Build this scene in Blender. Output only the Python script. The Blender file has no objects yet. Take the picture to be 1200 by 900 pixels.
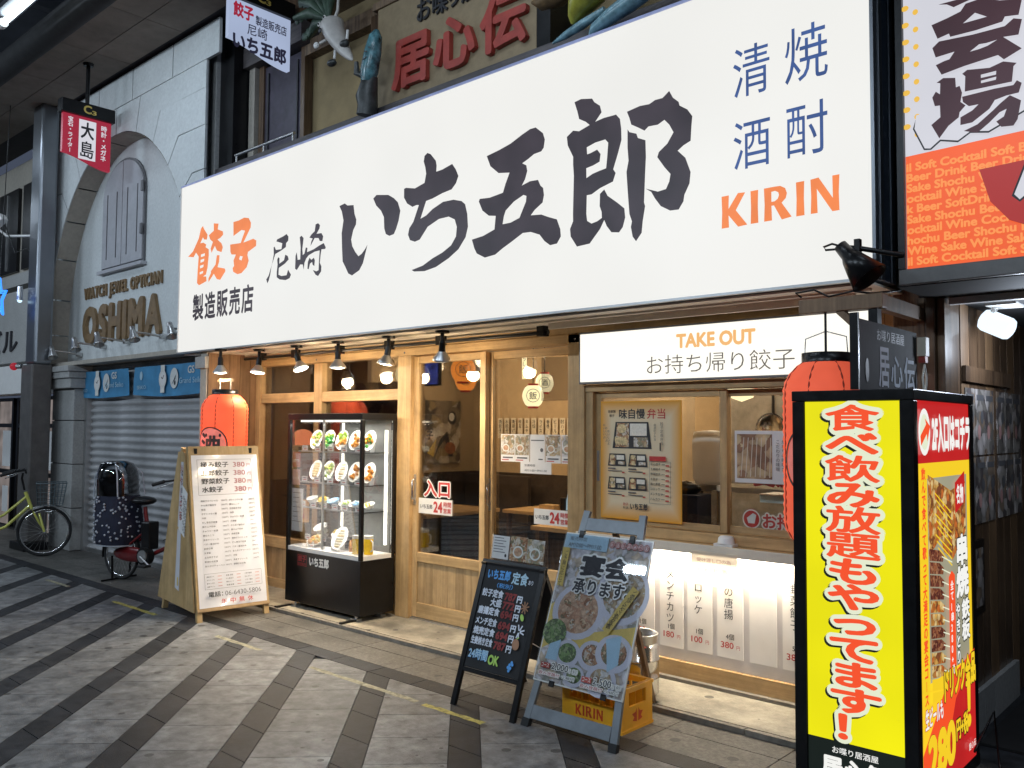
import bpy, bmesh, math, random
from mathutils import Vector, Matrix
from mathutils.geometry import tessellate_polygon
random.seed(7)
S = bpy.context.scene
COL = S.collection
R = math.radians

# ------------------------------------------------------------------ camera, world, exposure
cam_d = bpy.data.cameras.new('camera'); cam = bpy.data.objects.new('camera', cam_d); COL.objects.link(cam)
S.camera = cam
cam_d.sensor_width = 36; cam_d.lens = 1015/1200*36; cam_d.clip_start = .05; cam_d.clip_end = 500
def _cam():
    y, p, r = R(-42.08), R(2.87), R(-.375)
    f = Vector((math.sin(y)*math.cos(p), math.cos(y)*math.cos(p), math.sin(p)))
    rt = Vector((math.cos(y), -math.sin(y), 0)); dn = f.cross(rt)
    r1 = rt*math.cos(r)+dn*math.sin(r); d1 = -rt*math.sin(r)+dn*math.cos(r)
    m = Matrix((r1, -d1, -f)).transposed().to_4x4(); m.translation = (0, 0, 1.55); return m
cam.matrix_world = _cam()
W = bpy.data.worlds.new('World'); S.world = W; W.use_nodes = True
W.node_tree.nodes['Background'].inputs[0].default_value = (.55, .68, 1, 1)
W.node_tree.nodes['Background'].inputs[1].default_value = .10
S.view_settings.view_transform = 'Standard'; S.view_settings.look = 'None'
S.view_settings.exposure = 0; S.view_settings.gamma = 1; S.view_settings.use_curve_mapping = False

def lamp(name, kind, loc, energy, color=(1, 1, 1), rot=(0, 0, 0), **k):
    d = bpy.data.lights.new(name, kind); d.energy = energy; d.color = color
    for a, b in k.items(): setattr(d, a, b)
    o = bpy.data.objects.new(name, d); o.location = loc; o.rotation_euler = rot; COL.objects.link(o); return o

WARM = (1, .72, .42); WARMW = (1, .83, .6); COOL = (.72, .85, 1)
# arcade fluorescents; far row is unseen, added to light the fronts (fixtures further down)
ROW_NEAR = [(x, 2.80) for x in (-17.2, -12.7, -8.2, -3.7, .8)]
ROW_FILL = [(x, -3.2) for x in (-17, -12, -7, -2, 3)]
for x, y in ROW_NEAR: lamp('arcade_tube_and_fill_light', 'AREA', (x, y, 5.40), 18, COOL, (R(8), 0, 0), shape='RECTANGLE', size=2.2, size_y=.12)
for x, y in ROW_FILL: lamp('arcade_tube_and_fill_light', 'AREA', (x, y, 5.00), 118, (.72, .86, 1), (R(58), 0, 0), shape='RECTANGLE', size=2.2, size_y=.12)

# ------------------------------------------------------------------ materials
MATS = {}
def newmat(name):
    m = bpy.data.materials.new(name); m.use_nodes = True
    nt = m.node_tree; b = nt.nodes['Principled BSDF']; MATS[name] = m
    return m, nt, b
def N(nt, t, **k):
    n = nt.nodes.new(t)
    for a, b in k.items():
        if a in n.inputs.keys() if hasattr(n.inputs, 'keys') else False: n.inputs[a].default_value = b
        else: setattr(n, a, b)
    return n
def mat(name, col, rough=.6, metal=0, var=.12, scale=9, bump=0, bscale=60, stretch=(1, 1, 1), objvar=0, spec=.5, coat=0, col2=None, emit=0, dirt=0, spots=False):
    m, nt, b = newmat(name)
    b.inputs['Roughness'].default_value = rough; b.inputs['Metallic'].default_value = metal
    b.inputs['Specular IOR Level'].default_value = spec; b.inputs['Coat Weight'].default_value = coat
    tc = nt.nodes.new('ShaderNodeTexCoord'); mp = nt.nodes.new('ShaderNodeMapping'); mp.inputs['Scale'].default_value = stretch
    nt.links.new(tc.outputs['Object'], mp.inputs[0])
    nz = nt.nodes.new('ShaderNodeTexNoise'); nz.inputs['Scale'].default_value = scale; nz.inputs['Detail'].default_value = 6; nz.inputs['Roughness'].default_value = .65
    nt.links.new(mp.outputs[0], nz.inputs['Vector'])
    rp = nt.nodes.new('ShaderNodeValToRGB'); c2 = col2 or tuple(c*(1-var*2.2) for c in col)
    rp.color_ramp.elements[0].position = .3; rp.color_ramp.elements[1].position = .7
    rp.color_ramp.elements[0].color = (*c2, 1); rp.color_ramp.elements[1].color = (*[min(1, c*(1+var)) for c in col], 1)
    nt.links.new(nz.outputs[0], rp.inputs[0]); out = rp.outputs[0]
    if dirt:
        n2 = nt.nodes.new('ShaderNodeTexNoise'); n2.inputs['Scale'].default_value = 1.3; n2.inputs['Detail'].default_value = 8; n2.inputs['Roughness'].default_value = .7
        nt.links.new(tc.outputs['Object'], n2.inputs['Vector'])
        r2 = nt.nodes.new('ShaderNodeMapRange'); r2.inputs[1].default_value = .35; r2.inputs[2].default_value = .7; r2.inputs[3].default_value = 1-dirt; r2.inputs[4].default_value = 1
        nt.links.new(n2.outputs[0], r2.inputs[0])
        mx = nt.nodes.new('ShaderNodeMix'); mx.data_type = 'RGBA'; mx.blend_type = 'MULTIPLY'; mx.inputs[0].default_value = 1
        nt.links.new(out, mx.inputs[6]); nt.links.new(r2.outputs[0], mx.inputs[7]); out = mx.outputs[2]
    if spots:      # trodden gum and small stains
        vo = nt.nodes.new('ShaderNodeTexVoronoi'); vo.voronoi_dimensions = '2D'; vo.inputs['Scale'].default_value = 6; geo = nt.nodes.new('ShaderNodeNewGeometry'); nt.links.new(geo.outputs['Position'], vo.inputs['Vector'])
        sc_ = nt.nodes.new('ShaderNodeSeparateColor'); nt.links.new(vo.outputs['Color'], sc_.inputs[0])
        th = nt.nodes.new('ShaderNodeMath'); th.operation = 'MULTIPLY'; th.inputs[1].default_value = .17; nt.links.new(sc_.outputs[0], th.inputs[0])
        lt = nt.nodes.new('ShaderNodeMath'); lt.operation = 'LESS_THAN'; nt.links.new(vo.outputs['Distance'], lt.inputs[0]); nt.links.new(th.outputs[0], lt.inputs[1])
        g2 = nt.nodes.new('ShaderNodeMath'); g2.operation = 'GREATER_THAN'; g2.inputs[1].default_value = .62; nt.links.new(sc_.outputs[1], g2.inputs[0])
        ml = nt.nodes.new('ShaderNodeMath'); ml.operation = 'MULTIPLY'; nt.links.new(lt.outputs[0], ml.inputs[0]); nt.links.new(g2.outputs[0], ml.inputs[1])
        m5 = nt.nodes.new('ShaderNodeMath'); m5.operation = 'MULTIPLY'; m5.inputs[1].default_value = .8; nt.links.new(ml.outputs[0], m5.inputs[0])
        mx = nt.nodes.new('ShaderNodeMix'); mx.data_type = 'RGBA'; nt.links.new(m5.outputs[0], mx.inputs[0]); nt.links.new(out, mx.inputs[6]); mx.inputs[7].default_value = (.04, .04, .04, 1); out = mx.outputs[2]
        n4 = nt.nodes.new('ShaderNodeTexNoise'); n4.inputs['Scale'].default_value = 2.4; n4.inputs['Detail'].default_value = 9; n4.inputs['Roughness'].default_value = .75; nt.links.new(geo.outputs['Position'], n4.inputs['Vector'])
        r4 = nt.nodes.new('ShaderNodeMapRange'); r4.inputs[1].default_value = .38; r4.inputs[2].default_value = .58; r4.inputs[3].default_value = .62; r4.inputs[4].default_value = 1.05; nt.links.new(n4.outputs[0], r4.inputs[0])
        mx = nt.nodes.new('ShaderNodeMix'); mx.data_type = 'RGBA'; mx.blend_type = 'MULTIPLY'; mx.inputs[0].default_value = 1; nt.links.new(out, mx.inputs[6]); nt.links.new(r4.outputs[0], mx.inputs[7]); out = mx.outputs[2]
    if objvar:
        oi = nt.nodes.new('ShaderNodeObjectInfo'); r3 = nt.nodes.new('ShaderNodeMapRange'); r3.inputs[3].default_value = 1-objvar; r3.inputs[4].default_value = 1+objvar
        nt.links.new(oi.outputs['Random'], r3.inputs[0])
        mx = nt.nodes.new('ShaderNodeMix'); mx.data_type = 'RGBA'; mx.blend_type = 'MULTIPLY'; mx.inputs[0].default_value = 1
        nt.links.new(out, mx.inputs[6]); nt.links.new(r3.outputs[0], mx.inputs[7]); out = mx.outputs[2]
    nt.links.new(out, b.inputs['Base Color'])
    if bump:
        n3 = nt.nodes.new('ShaderNodeTexNoise'); n3.inputs['Scale'].default_value = bscale; n3.inputs['Detail'].default_value = 5
        nt.links.new(mp.outputs[0], n3.inputs['Vector'])
        bp = nt.nodes.new('ShaderNodeBump'); bp.inputs['Strength'].default_value = bump; bp.inputs['Distance'].default_value = .01
        nt.links.new(n3.outputs[0], bp.inputs['Height']); nt.links.new(bp.outputs[0], b.inputs['Normal'])
        rr = nt.nodes.new('ShaderNodeMapRange'); rr.inputs[3].default_value = max(.02, rough-.12); rr.inputs[4].default_value = min(1, rough+.12)
        nt.links.new(nz.outputs[0], rr.inputs[0]); nt.links.new(rr.outputs[0], b.inputs['Roughness'])
    if emit:
        nt.links.new(out, b.inputs['Emission Color']); b.inputs['Emission Strength'].default_value = emit
    return m
def wood(name, c1, c2, axis='z', rough=.5, coat=0, fine=1, objvar=.1):
    m, nt, b = newmat(name)
    b.inputs['Roughness'].default_value = rough; b.inputs['Coat Weight'].default_value = coat
    tc = nt.nodes.new('ShaderNodeTexCoord'); mp = nt.nodes.new('ShaderNodeMapping')
    s = {'x': (.5, 9, 9), 'y': (9, .5, 9), 'z': (9, 9, .5)}[axis]
    mp.inputs['Scale'].default_value = tuple(v*fine for v in s)
    oi = nt.nodes.new('ShaderNodeObjectInfo'); ad = nt.nodes.new('ShaderNodeVectorMath'); ad.operation = 'ADD'
    sc = nt.nodes.new('ShaderNodeMath'); sc.operation = 'MULTIPLY'; sc.inputs[1].default_value = 7
    nt.links.new(oi.outputs['Random'], sc.inputs[0]); nt.links.new(tc.outputs['Object'], ad.inputs[0]); nt.links.new(sc.outputs[0], ad.inputs[1])
    nt.links.new(ad.outputs[0], mp.inputs[0])
    nz = nt.nodes.new('ShaderNodeTexNoise'); nz.inputs['Scale'].default_value = 2.2; nz.inputs['Detail'].default_value = 9; nz.inputs['Roughness'].default_value = .72; nz.inputs['Distortion'].default_value = .9
    nt.links.new(mp.outputs[0], nz.inputs['Vector'])
    rp = nt.nodes.new('ShaderNodeValToRGB'); rp.color_ramp.elements[0].position = .34; rp.color_ramp.elements[1].position = .66
    rp.color_ramp.elements[0].color = (*c1, 1); rp.color_ramp.elements[1].color = (*c2, 1)
    nt.links.new(nz.outputs[0], rp.inputs[0])
    r3 = nt.nodes.new('ShaderNodeMapRange'); r3.inputs[3].default_value = 1-objvar; r3.inputs[4].default_value = 1+objvar
    nt.links.new(oi.outputs['Random'], r3.inputs[0])
    mx = nt.nodes.new('ShaderNodeMix'); mx.data_type = 'RGBA'; mx.blend_type = 'MULTIPLY'; mx.inputs[0].default_value = 1
    nt.links.new(rp.outputs[0], mx.inputs[6]); nt.links.new(r3.outputs[0], mx.inputs[7])
    n5 = nt.nodes.new('ShaderNodeTexNoise'); n5.inputs['Scale'].default_value = 3.5; n5.inputs['Detail'].default_value = 7; n5.inputs['Roughness'].default_value = .7; nt.links.new(ad.outputs[0], n5.inputs['Vector'])
    r5 = nt.nodes.new('ShaderNodeMapRange'); r5.inputs[1].default_value = .35; r5.inputs[2].default_value = .62; r5.inputs[3].default_value = .74; r5.inputs[4].default_value = 1.04; nt.links.new(n5.outputs[0], r5.inputs[0])
    my = nt.nodes.new('ShaderNodeMix'); my.data_type = 'RGBA'; my.blend_type = 'MULTIPLY'; my.inputs[0].default_value = 1; nt.links.new(mx.outputs[2], my.inputs[6]); nt.links.new(r5.outputs[0], my.inputs[7]); mx = my
    nt.links.new(mx.outputs[2], b.inputs['Base Color'])
    bp = nt.nodes.new('ShaderNodeBump'); bp.inputs['Strength'].default_value = .35; bp.inputs['Distance'].default_value = .004
    nt.links.new(nz.outputs[0], bp.inputs['Height']); nt.links.new(bp.outputs[0], b.inputs['Normal'])
    return m
def glow(name, col, strength=1.0, var=0, scale=2, base=(.02, .02, .02), rough=.35):
    m, nt, b = newmat(name)
    b.inputs['Base Color'].default_value = (*base, 1); b.inputs['Roughness'].default_value = rough
    b.inputs['Emission Strength'].default_value = strength; b.inputs['Specular IOR Level'].default_value = .2
    if var:
        tc = nt.nodes.new('ShaderNodeTexCoord'); nz = nt.nodes.new('ShaderNodeTexNoise'); nz.inputs['Scale'].default_value = scale
        rp = nt.nodes.new('ShaderNodeValToRGB'); rp.color_ramp.elements[0].position = .35; rp.color_ramp.elements[1].position = .65
        rp.color_ramp.elements[0].color = (*[c*(1-var) for c in col], 1); rp.color_ramp.elements[1].color = (*col, 1)
        nt.links.new(tc.outputs['Object'], nz.inputs['Vector']); nt.links.new(nz.outputs[0], rp.inputs[0]); nt.links.new(rp.outputs[0], b.inputs['Emission Color'])
    else: b.inputs['Emission Color'].default_value = (*col, 1)
    return m
def glassmat(name, tint=(1, 1, 1), refl=.9, base=.04, wavy=0):
    m, nt, b = newmat(name); nt.nodes.remove(b)
    tr = nt.nodes.new('ShaderNodeBsdfTransparent'); tr.inputs[0].default_value = (*tint, 1)
    gl = nt.nodes.new('ShaderNodeBsdfGlossy'); gl.inputs['Roughness'].default_value = .02
    if wavy:
        tc = nt.nodes.new('ShaderNodeTexCoord'); nz = nt.nodes.new('ShaderNodeTexNoise'); nz.inputs['Scale'].default_value = wavy; nz.inputs['Detail'].default_value = 2
        bp = nt.nodes.new('ShaderNodeBump'); bp.inputs['Strength'].default_value = 1; bp.inputs['Distance'].default_value = .012
        nt.links.new(tc.outputs['Object'], nz.inputs['Vector']); nt.links.new(nz.outputs[0], bp.inputs['Height']); nt.links.new(bp.outputs[0], gl.inputs['Normal'])
    lw = nt.nodes.new('ShaderNodeFresnel'); lw.inputs[0].default_value = 1.45
    ml = nt.nodes.new('ShaderNodeMath'); ml.operation = 'MULTIPLY'; ml.inputs[1].default_value = refl; nt.links.new(lw.outputs[0], ml.inputs[0])
    mx = nt.nodes.new('ShaderNodeMixShader'); nt.links.new(ml.outputs[0], mx.inputs[0]); nt.links.new(tr.outputs[0], mx.inputs[1]); nt.links.new(gl.outputs[0], mx.inputs[2])
    nt.links.new(mx.outputs[0], nt.nodes['Material Output'].inputs[0]); return m
def mosaic(name, cols, scale=40, emit=0, rough=.5, smooth=False):
    """picture print: irregular patches of the given colours"""
    m, nt, b = newmat(name); b.inputs['Roughness'].default_value = rough
    tc = nt.nodes.new('ShaderNodeTexCoord'); nz = nt.nodes.new('ShaderNodeTexNoise'); nz.inputs['Scale'].default_value = scale*.8; nz.inputs['Detail'].default_value = 3
    vo = nt.nodes.new('ShaderNodeTexVoronoi'); vo.inputs['Scale'].default_value = scale
    mxv = nt.nodes.new('ShaderNodeMix'); mxv.data_type = 'RGBA'; mxv.inputs[0].default_value = .06
    nt.links.new(tc.outputs['Object'], nz.inputs['Vector']); nt.links.new(tc.outputs['Object'], mxv.inputs[6]); nt.links.new(nz.outputs[1], mxv.inputs[7]); nt.links.new(mxv.outputs[2], vo.inputs['Vector'])
    sp = nt.nodes.new('ShaderNodeSeparateColor'); nt.links.new(vo.outputs['Color'], sp.inputs[0])
    rp = nt.nodes.new('ShaderNodeValToRGB'); cr = rp.color_ramp; cr.interpolation = 'LINEAR' if smooth else 'CONSTANT'
    while len(cr.elements) < len(cols): cr.elements.new(.5)
    for i, c in enumerate(cols): cr.elements[i].position = i/len(cols); cr.elements[i].color = (*c, 1)
    nt.links.new(sp.outputs[0], rp.inputs[0])
    dm = nt.nodes.new('ShaderNodeMapRange'); dm.inputs[1].default_value = 0; dm.inputs[2].default_value = .9; dm.inputs[3].default_value = 1.1; dm.inputs[4].default_value = .55
    nt.links.new(vo.outputs['Distance'], dm.inputs[0])
    mx = nt.nodes.new('ShaderNodeMix'); mx.data_type = 'RGBA'; mx.blend_type = 'MULTIPLY'; mx.inputs[0].default_value = 1
    nt.links.new(rp.outputs[0], mx.inputs[6]); nt.links.new(dm.outputs[0], mx.inputs[7])
    if emit:
        b.inputs['Base Color'].default_value = (.02, .02, .02, 1); nt.links.new(mx.outputs[2], b.inputs['Emission Color']); b.inputs['Emission Strength'].default_value = emit
    else: nt.links.new(mx.outputs[2], b.inputs['Base Color'])
    return m

M = {}
M['granite'] = mat('granite_slab', (.33, .34, .35), .40, spec=.35, var=.3, scale=11, bump=.35, bscale=160, objvar=.15, dirt=.5, spots=True)
M['granite_dark'] = mat('granite_dark', (.046, .049, .057), .52, spec=.25, var=.3, scale=14, bump=.25, bscale=160, objvar=.25, dirt=.35, spots=True)
M['granite_brown'] = mat('granite_brown', (.22, .21, .19), .48, spec=.35, var=.3, scale=42, bump=.25, bscale=150, objvar=.12, dirt=.45, spots=True)
M['joint'] = mat('joint', (.045, .043, .04), .9, var=.3)
M['concrete'] = mat('concrete', (.56, .51, .41), .6, var=.14, scale=7, bump=.3, bscale=90, dirt=.55, spots=True)
M['kerb'] = mat('kerb', (.22, .2, .17), .6, var=.15, scale=20, bump=.2, objvar=.1)
M['tape'] = mat('tape', (.50, .44, .10), .5, var=.4, scale=30)
M['tape_worn'] = mat('tape_worn', (.36, .345, .24), .6, var=.35, scale=30)
M['stone'] = mat('stone', (.70, .73, .73), .75, var=.06, scale=30, bump=.3, bscale=220, objvar=.03, dirt=.12)
M['stone_warm'] = mat('stone_warm', (.46, .42, .36), .7, var=.08, scale=20, bump=.2, bscale=150, objvar=.04, dirt=.15)
M['stone_grey'] = mat('stone_grey', (.42, .42, .41), .7, var=.1, scale=40, bump=.25, bscale=150, objvar=.06, dirt=.2)
M['stone_joint'] = mat('stone_joint', (.05, .05, .055), .9)
M['shutter'] = mat('shutter', (.50, .50, .51), .5, metal=.1, var=.10, scale=3, objvar=.07, dirt=.35, bump=.3, bscale=5)
M['steel'] = mat('steel', (.30, .32, .35), .3, metal=.85, var=.08, scale=3, stretch=(1, 1, .2), dirt=.2)
M['polegrey'] = mat('polegrey', (.16, .15, .145), .45, metal=.2, var=.1, dirt=.3)
M['chrome'] = mat('chrome', (.72, .72, .72), .18, metal=1, var=.04)
M['alu'] = mat('alu', (.55, .55, .55), .32, metal=.9, var=.05)
M['black'] = mat('black_paint', (.008, .008, .009), .32, var=.2, bump=.05, spec=.35)
M['blackmatt'] = mat('black_matt', (.02, .02, .022), .75, var=.2)
M['rubber'] = mat('rubber', (.015, .015, .016), .7, var=.2)
M['soffit'] = mat('soffit', (.30, .25, .21), .8, var=.1, scale=4, objvar=.06, dirt=.25)
M['arcade'] = mat('arcade', (.10, .11, .13), .5, var=.15, scale=2)
M['oak'] = wood('oak', (.42, .265, .115), (.62, .42, .205), 'z')
M['oak_x'] = wood('oak_x', (.42, .265, .115), (.62, .42, .205), 'x')
M['oak_panel'] = wood('oak_panel', (.38, .24, .11), (.60, .41, .21), 'z', fine=.8)
M['oak_y'] = wood('oak_y', (.42, .27, .13), (.60, .42, .24), 'y')
M['ply'] = wood('ply', (.42, .27, .11), (.60, .42, .21), 'z', fine=.5)
M['dark_wood'] = wood('dark_wood', (.06, .034, .02), (.19, .115, .065), 'z', rough=.35, coat=.3)
M['old_wood'] = wood('old_wood', (.07, .045, .03), (.30, .20, .12), 'z', rough=.6, fine=1.6)
M['beam_wood'] = wood('beam_wood', (.05, .045, .05), (.14, .12, .12), 'x', rough=.6)
M['brown_wood'] = wood('brown_wood', (.16, .09, .045), (.28, .17, .09), 'z', rough=.5)
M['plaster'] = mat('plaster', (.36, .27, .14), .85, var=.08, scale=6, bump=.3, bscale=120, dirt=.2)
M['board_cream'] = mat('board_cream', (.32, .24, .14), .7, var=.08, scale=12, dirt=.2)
M['int_wall'] = mat('interior_wall', (.50, .38, .24), .8, var=.05, dirt=.1)
M['int_dark'] = mat('interior_dado', (.055, .04, .03), .55, var=.2)
M['int_ceiling'] = mat('interior_ceiling', (.42, .35, .27), .8, var=.05)
M['int_floor'] = mat('interior_floor', (.10, .08, .06), .35, var=.2, scale=14)
M['white'] = mat('white_paint', (.78, .77, .75), .45, var=.03)
M['paper'] = mat('paper', (.78, .77, .76), .6, var=.03)
M['sheet'] = mat('laminated_sheet', (.78, .78, .83), .08, var=.02, coat=.6, bump=.5, bscale=2.2)
M['cream'] = mat('cream', (.72, .66, .55), .5, var=.04)
M['ink'] = mat('ink', (.03, .03, .035), .5, var=.1)
M['inkgrey'] = mat('ink_grey', (.13, .13, .14), .5, var=.1)
M['red'] = mat('red_print', (.55, .05, .045), .45, var=.08)
M['redlet'] = mat('red_letters', (.40, .055, .04), .5, var=.12)
M['pinkp'] = mat('pink_print', (.62, .35, .33), .5, var=.1)
M['maroon'] = mat('maroon', (.33, .02, .03), .5, var=.1)
M['brownlet'] = mat('bronze_letters', (.26, .165, .08), .5, metal=.15, var=.15)
M['blue_ban'] = mat('blue_banner', (.06, .27, .50), .6, var=.12, scale=4)
M['lblue'] = mat('light_blue_print', (.42, .62, .75), .5, var=.05)
M['orangep'] = mat('orange_print', (.75, .36, .10), .45, var=.08)
M['yellowp'] = mat('yellow_print', (.75, .56, .14), .45, var=.1)
M['chalk'] = mat('chalk_white', (.72, .76, .85), .8, var=.1)
M['chalkblue'] = mat('chalk_blue', (.12, .38, .80), .8, var=.15)
M['chalkred'] = mat('chalk_red', (.30, .05, .05), .8, var=.15)
M['chalkgreen'] = mat('chalk_green', (.45, .70, .15), .8, var=.15)
M['chalkbrown'] = mat('chalk_brown', (.42, .22, .13), .8, var=.15)
M['glass'] = glassmat('glass', (.96, .95, .92), .8)
M['caseglass'] = glassmat('case_glass', (.99, .99, .99), .5)
M['film'] = glassmat('frosted_film', (.80, .80, .82), 1.5)
M['sign_white'] = glow('sign_white', (.93, .925, .89), .95, var=.06, scale=.6)
M['sign_edge'] = mat('sign_edge', (.30, .34, .55), .3, metal=.5, emit=.35)
M['sign_frame'] = mat('sign_frame', (.10, .14, .20), .35, metal=.4, var=.1)
M['sign_ink'] = glow('sign_ink', (.050, .038, .050), .95, var=.4, scale=3)
M['sign_orange'] = glow('sign_orange', (1, .27, .075), .95, var=.12, scale=5)
M['sign_blue'] = glow('sign_blue', (.055, .115, .34), .95, var=.3, scale=8)
M['take_white'] = glow('takeout_white', (1, .965, .86), 1.15)
M['take_orange'] = glow('takeout_orange', (.92, .50, .19), 1)
M['take_ink'] = glow('takeout_ink', (.13, .115, .10), 1)
M['lb_yellow'] = glow('lightbox_yellow', (.93, .86, .0), 1.0, var=.13, scale=1.6)
M['lb_red'] = glow('lightbox_red', (.92, .085, .022), 1)
M['lb_halo'] = glow('lightbox_halo', (.78, .83, .62), 1)
M['lb_black'] = glow('lightbox_black', (.010, .018, .012), .5)
M['lb_white'] = glow('lightbox_white', (.90, .90, .86), 1)
M['lb_redbg'] = glow('lightbox_red_ground', (.58, .018, .018), 1, var=.2)
M['lb_grey'] = glow('lightbox_grey_ground', (.38, .36, .25), 1, var=.25)
M['lb_gold'] = glow('lightbox_gold', (.92, .62, .02), 1)
M['lb_food'] = mosaic('lightbox_skewers', [(.55, .24, .05), (.75, .42, .10), (.28, .09, .03), (.62, .16, .03), (.85, .6, .25)], 38, emit=.9)
M['lb_skew'] = mosaic('lightbox_dark_skewers', [(.20, .05, .03), (.35, .12, .05), (.12, .03, .02), (.45, .2, .1)], 60, emit=.9)
M['rs_white'] = glow('redsign_white', (.66, .66, .72), 1, var=.06)
M['rs_orange'] = glow('redsign_orange', (.95, .13, .03), 1, var=.1)
M['rs_lt'] = glow('redsign_light_orange', (.95, .31, .08), 1)
M['rs_dot'] = glow('redsign_dot', (.85, .50, .06), 1)
M['rs_ink'] = glow('redsign_ink', (.055, .018, .026), 1, var=.3)
M['rs_red'] = glow('redsign_red', (.42, .025, .02), 1, var=.1)
M['hang_white'] = glow('hanging_sign_white', (.42, .50, .70), .9, var=.08)
M['hang_red'] = glow('hanging_sign_red', (.40, .02, .05), .8)
M['hang_ink'] = glow('hanging_sign_ink', (.02, .02, .045), .8)
M['star'] = glow('blue_led', (.03, .22, 1), 2.0)
M['tube'] = glow('fluorescent_tube', (.80, .93, 1), 5)
M['bulb'] = glow('lamp_lens', (1, .90, .74), 9)
M['coolbulb'] = glow('cylinder_lamp_glass', (.72, .86, 1), 1.35)
M['casetube'] = glow('case_tube', (1, .97, .85), 3.0)
M['lan_red'] = glow('lantern_paper', (1, .125, .055), .85, var=.25, scale=5, base=(.55, .08, .03), rough=.6)
M['lan_red2'] = glow('lantern_paper_dim', (.95, .135, .07), .66, var=.25, scale=5, base=(.55, .08, .03), rough=.6)
M['lan_rib'] = mat('lantern_rib', (.42, .05, .02), .7)
M['lan_pink'] = mat('lantern_pink', (.68, .20, .17), .6, emit=.45)
M['lan_orange'] = glow('orange_lantern_paper', (1, .30, .045), 2.0)
M['lan_white'] = glow('white_lantern_paper', (1, .86, .50), 1.5)
M['screen'] = glow('screen', (.12, .16, .75), .9, var=.7, scale=9)
def paper_thin(name, col):
    m, nt, b = newmat(name); nt.nodes.remove(b); d = nt.nodes.new('ShaderNodeBsdfDiffuse'); t = nt.nodes.new('ShaderNodeBsdfTranslucent'); x = nt.nodes.new('ShaderNodeMixShader')
    d.inputs[0].default_value = t.inputs[0].default_value = (*col, 1); x.inputs[0].default_value = .45
    nt.links.new(d.outputs[0], x.inputs[1]); nt.links.new(t.outputs[0], x.inputs[2]); nt.links.new(x.outputs[0], nt.nodes['Material Output'].inputs[0]); return m
M['thin_paper'] = paper_thin('thin_paper', (.85, .78, .66))
M['panel_white'] = mat('menu_panel', (.66, .62, .60), .5, var=.02)
M['card'] = mat('menu_card', (.80, .76, .72), .5, var=.02)
M['grey_paint'] = mat('easel_paint', (.20, .22, .24), .4, metal=.3, var=.1)
M['crate'] = mat('yellow_crate', (.80, .40, .025), .4, var=.06, spec=.5)
M['crate_red'] = mat('crate_red', (.50, .05, .015), .5)
M['bike_green'] = mat('bike_green', (.62, .62, .14), .3, var=.05, coat=.4)
M['bike_red'] = mat('bike_red', (.15, .010, .012), .3, var=.1, coat=.4)
M['basket'] = mat('basket', (.12, .16, .18), .6, var=.2)
M['navy'] = mat('navy_cloth', (.010, .013, .034), .8, var=.2)
M['dot'] = mat('cloth_dot', (.45, .48, .54), .8)
M['vinyl'] = glassmat('clear_vinyl', (.74, .77, .80), 4)
M['plate'] = mat('plate', (.80, .80, .76), .2, var=.02)
M['plate_blue'] = mat('plate_blue', (.30, .50, .70), .2, var=.05)
M['gyoza'] = mat('gyoza_food', (.78, .62, .34), .5, var=.25, scale=40)
M['lettuce'] = mat('lettuce_food', (.42, .60, .10), .5, var=.35, scale=50)
M['greens'] = mat('greens_food', (.06, .34, .05), .5, var=.35, scale=50)
M['fried'] = mat('fried_food', (.60, .26, .05), .6, var=.35, scale=60)
M['orangef'] = mat('orange_food', (.80, .36, .06), .5, var=.25, scale=60)
M['rice'] = mat('rice_food', (.82, .80, .72), .5, var=.08, scale=90, bump=.5, bscale=200)
M['yellowf'] = mat('yellow_food', (.85, .60, .08), .4, var=.2, scale=50)
M['meat'] = mat('meat_food', (.34, .13, .06), .5, var=.3, scale=60)
M['sauce'] = mat('sauce_bottle', (.05, .02, .01), .15, var=.1)
M['beer'] = mat('beer', (.85, .55, .03), .1, var=.1, scale=20, emit=.15)
M['foam'] = mat('beer_foam', (.85, .83, .76), .6)
M['case_back'] = mat('case_back', (.15, .155, .15), .5, var=.1)
M['radish'] = mat('radish_body', (.58, .55, .52), .4, var=.12, scale=6)
M['leaf'] = mat('leaf_green', (.06, .10, .07), .5, var=.3)
M['fishblue'] = mat('glazed_blue', (.10, .24, .28), .25, var=.45, scale=12)
M['fishlight'] = mat('glazed_light_blue', (.20, .36, .42), .3, var=.3, scale=14)
M['figdark'] = mat('figure_dark', (.05, .055, .055), .4, var=.3, scale=14)
M['gourd'] = mat('yellow_gourd', (.38, .36, .05), .3, var=.25)
M['potato'] = mat('brown_potato', (.20, .12, .05), .5, var=.3)
M['pic1'] = mosaic('food_photo_warm', [(.55, .30, .16), (.75, .55, .35), (.35, .16, .08), (.70, .62, .52), (.25, .22, .12)], 55)
M['pic2'] = mosaic('food_photo_pale', [(.62, .56, .46), (.45, .30, .18), (.75, .72, .68), (.30, .28, .18), (.55, .42, .25)], 45)
M['pic3'] = mosaic('food_photo_mixed', [(.74, .72, .76), (.60, .54, .50), (.40, .40, .34), (.66, .54, .40), (.80, .78, .80)], 30)
M['ham'] = mosaic('sliced_meat_photo', [(.62, .38, .24), (.70, .48, .32), (.55, .30, .18), (.66, .45, .30)], 45)
M['greenpic'] = mosaic('green_dish_photo', [(.16, .26, .08), (.25, .38, .14), (.12, .16, .08), (.35, .42, .22)], 60)
M['posterpic'] = mosaic('wall_poster_picture', [(.30, .24, .18), (.62, .55, .46), (.12, .10, .09), (.42, .32, .18), (.70, .66, .60)], 9)
M['flyerwall'] = mosaic('flyer_collage', [(.22, .20, .18), (.42, .38, .35), (.12, .10, .10), (.55, .50, .48), (.30, .22, .16)], 16)
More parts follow.
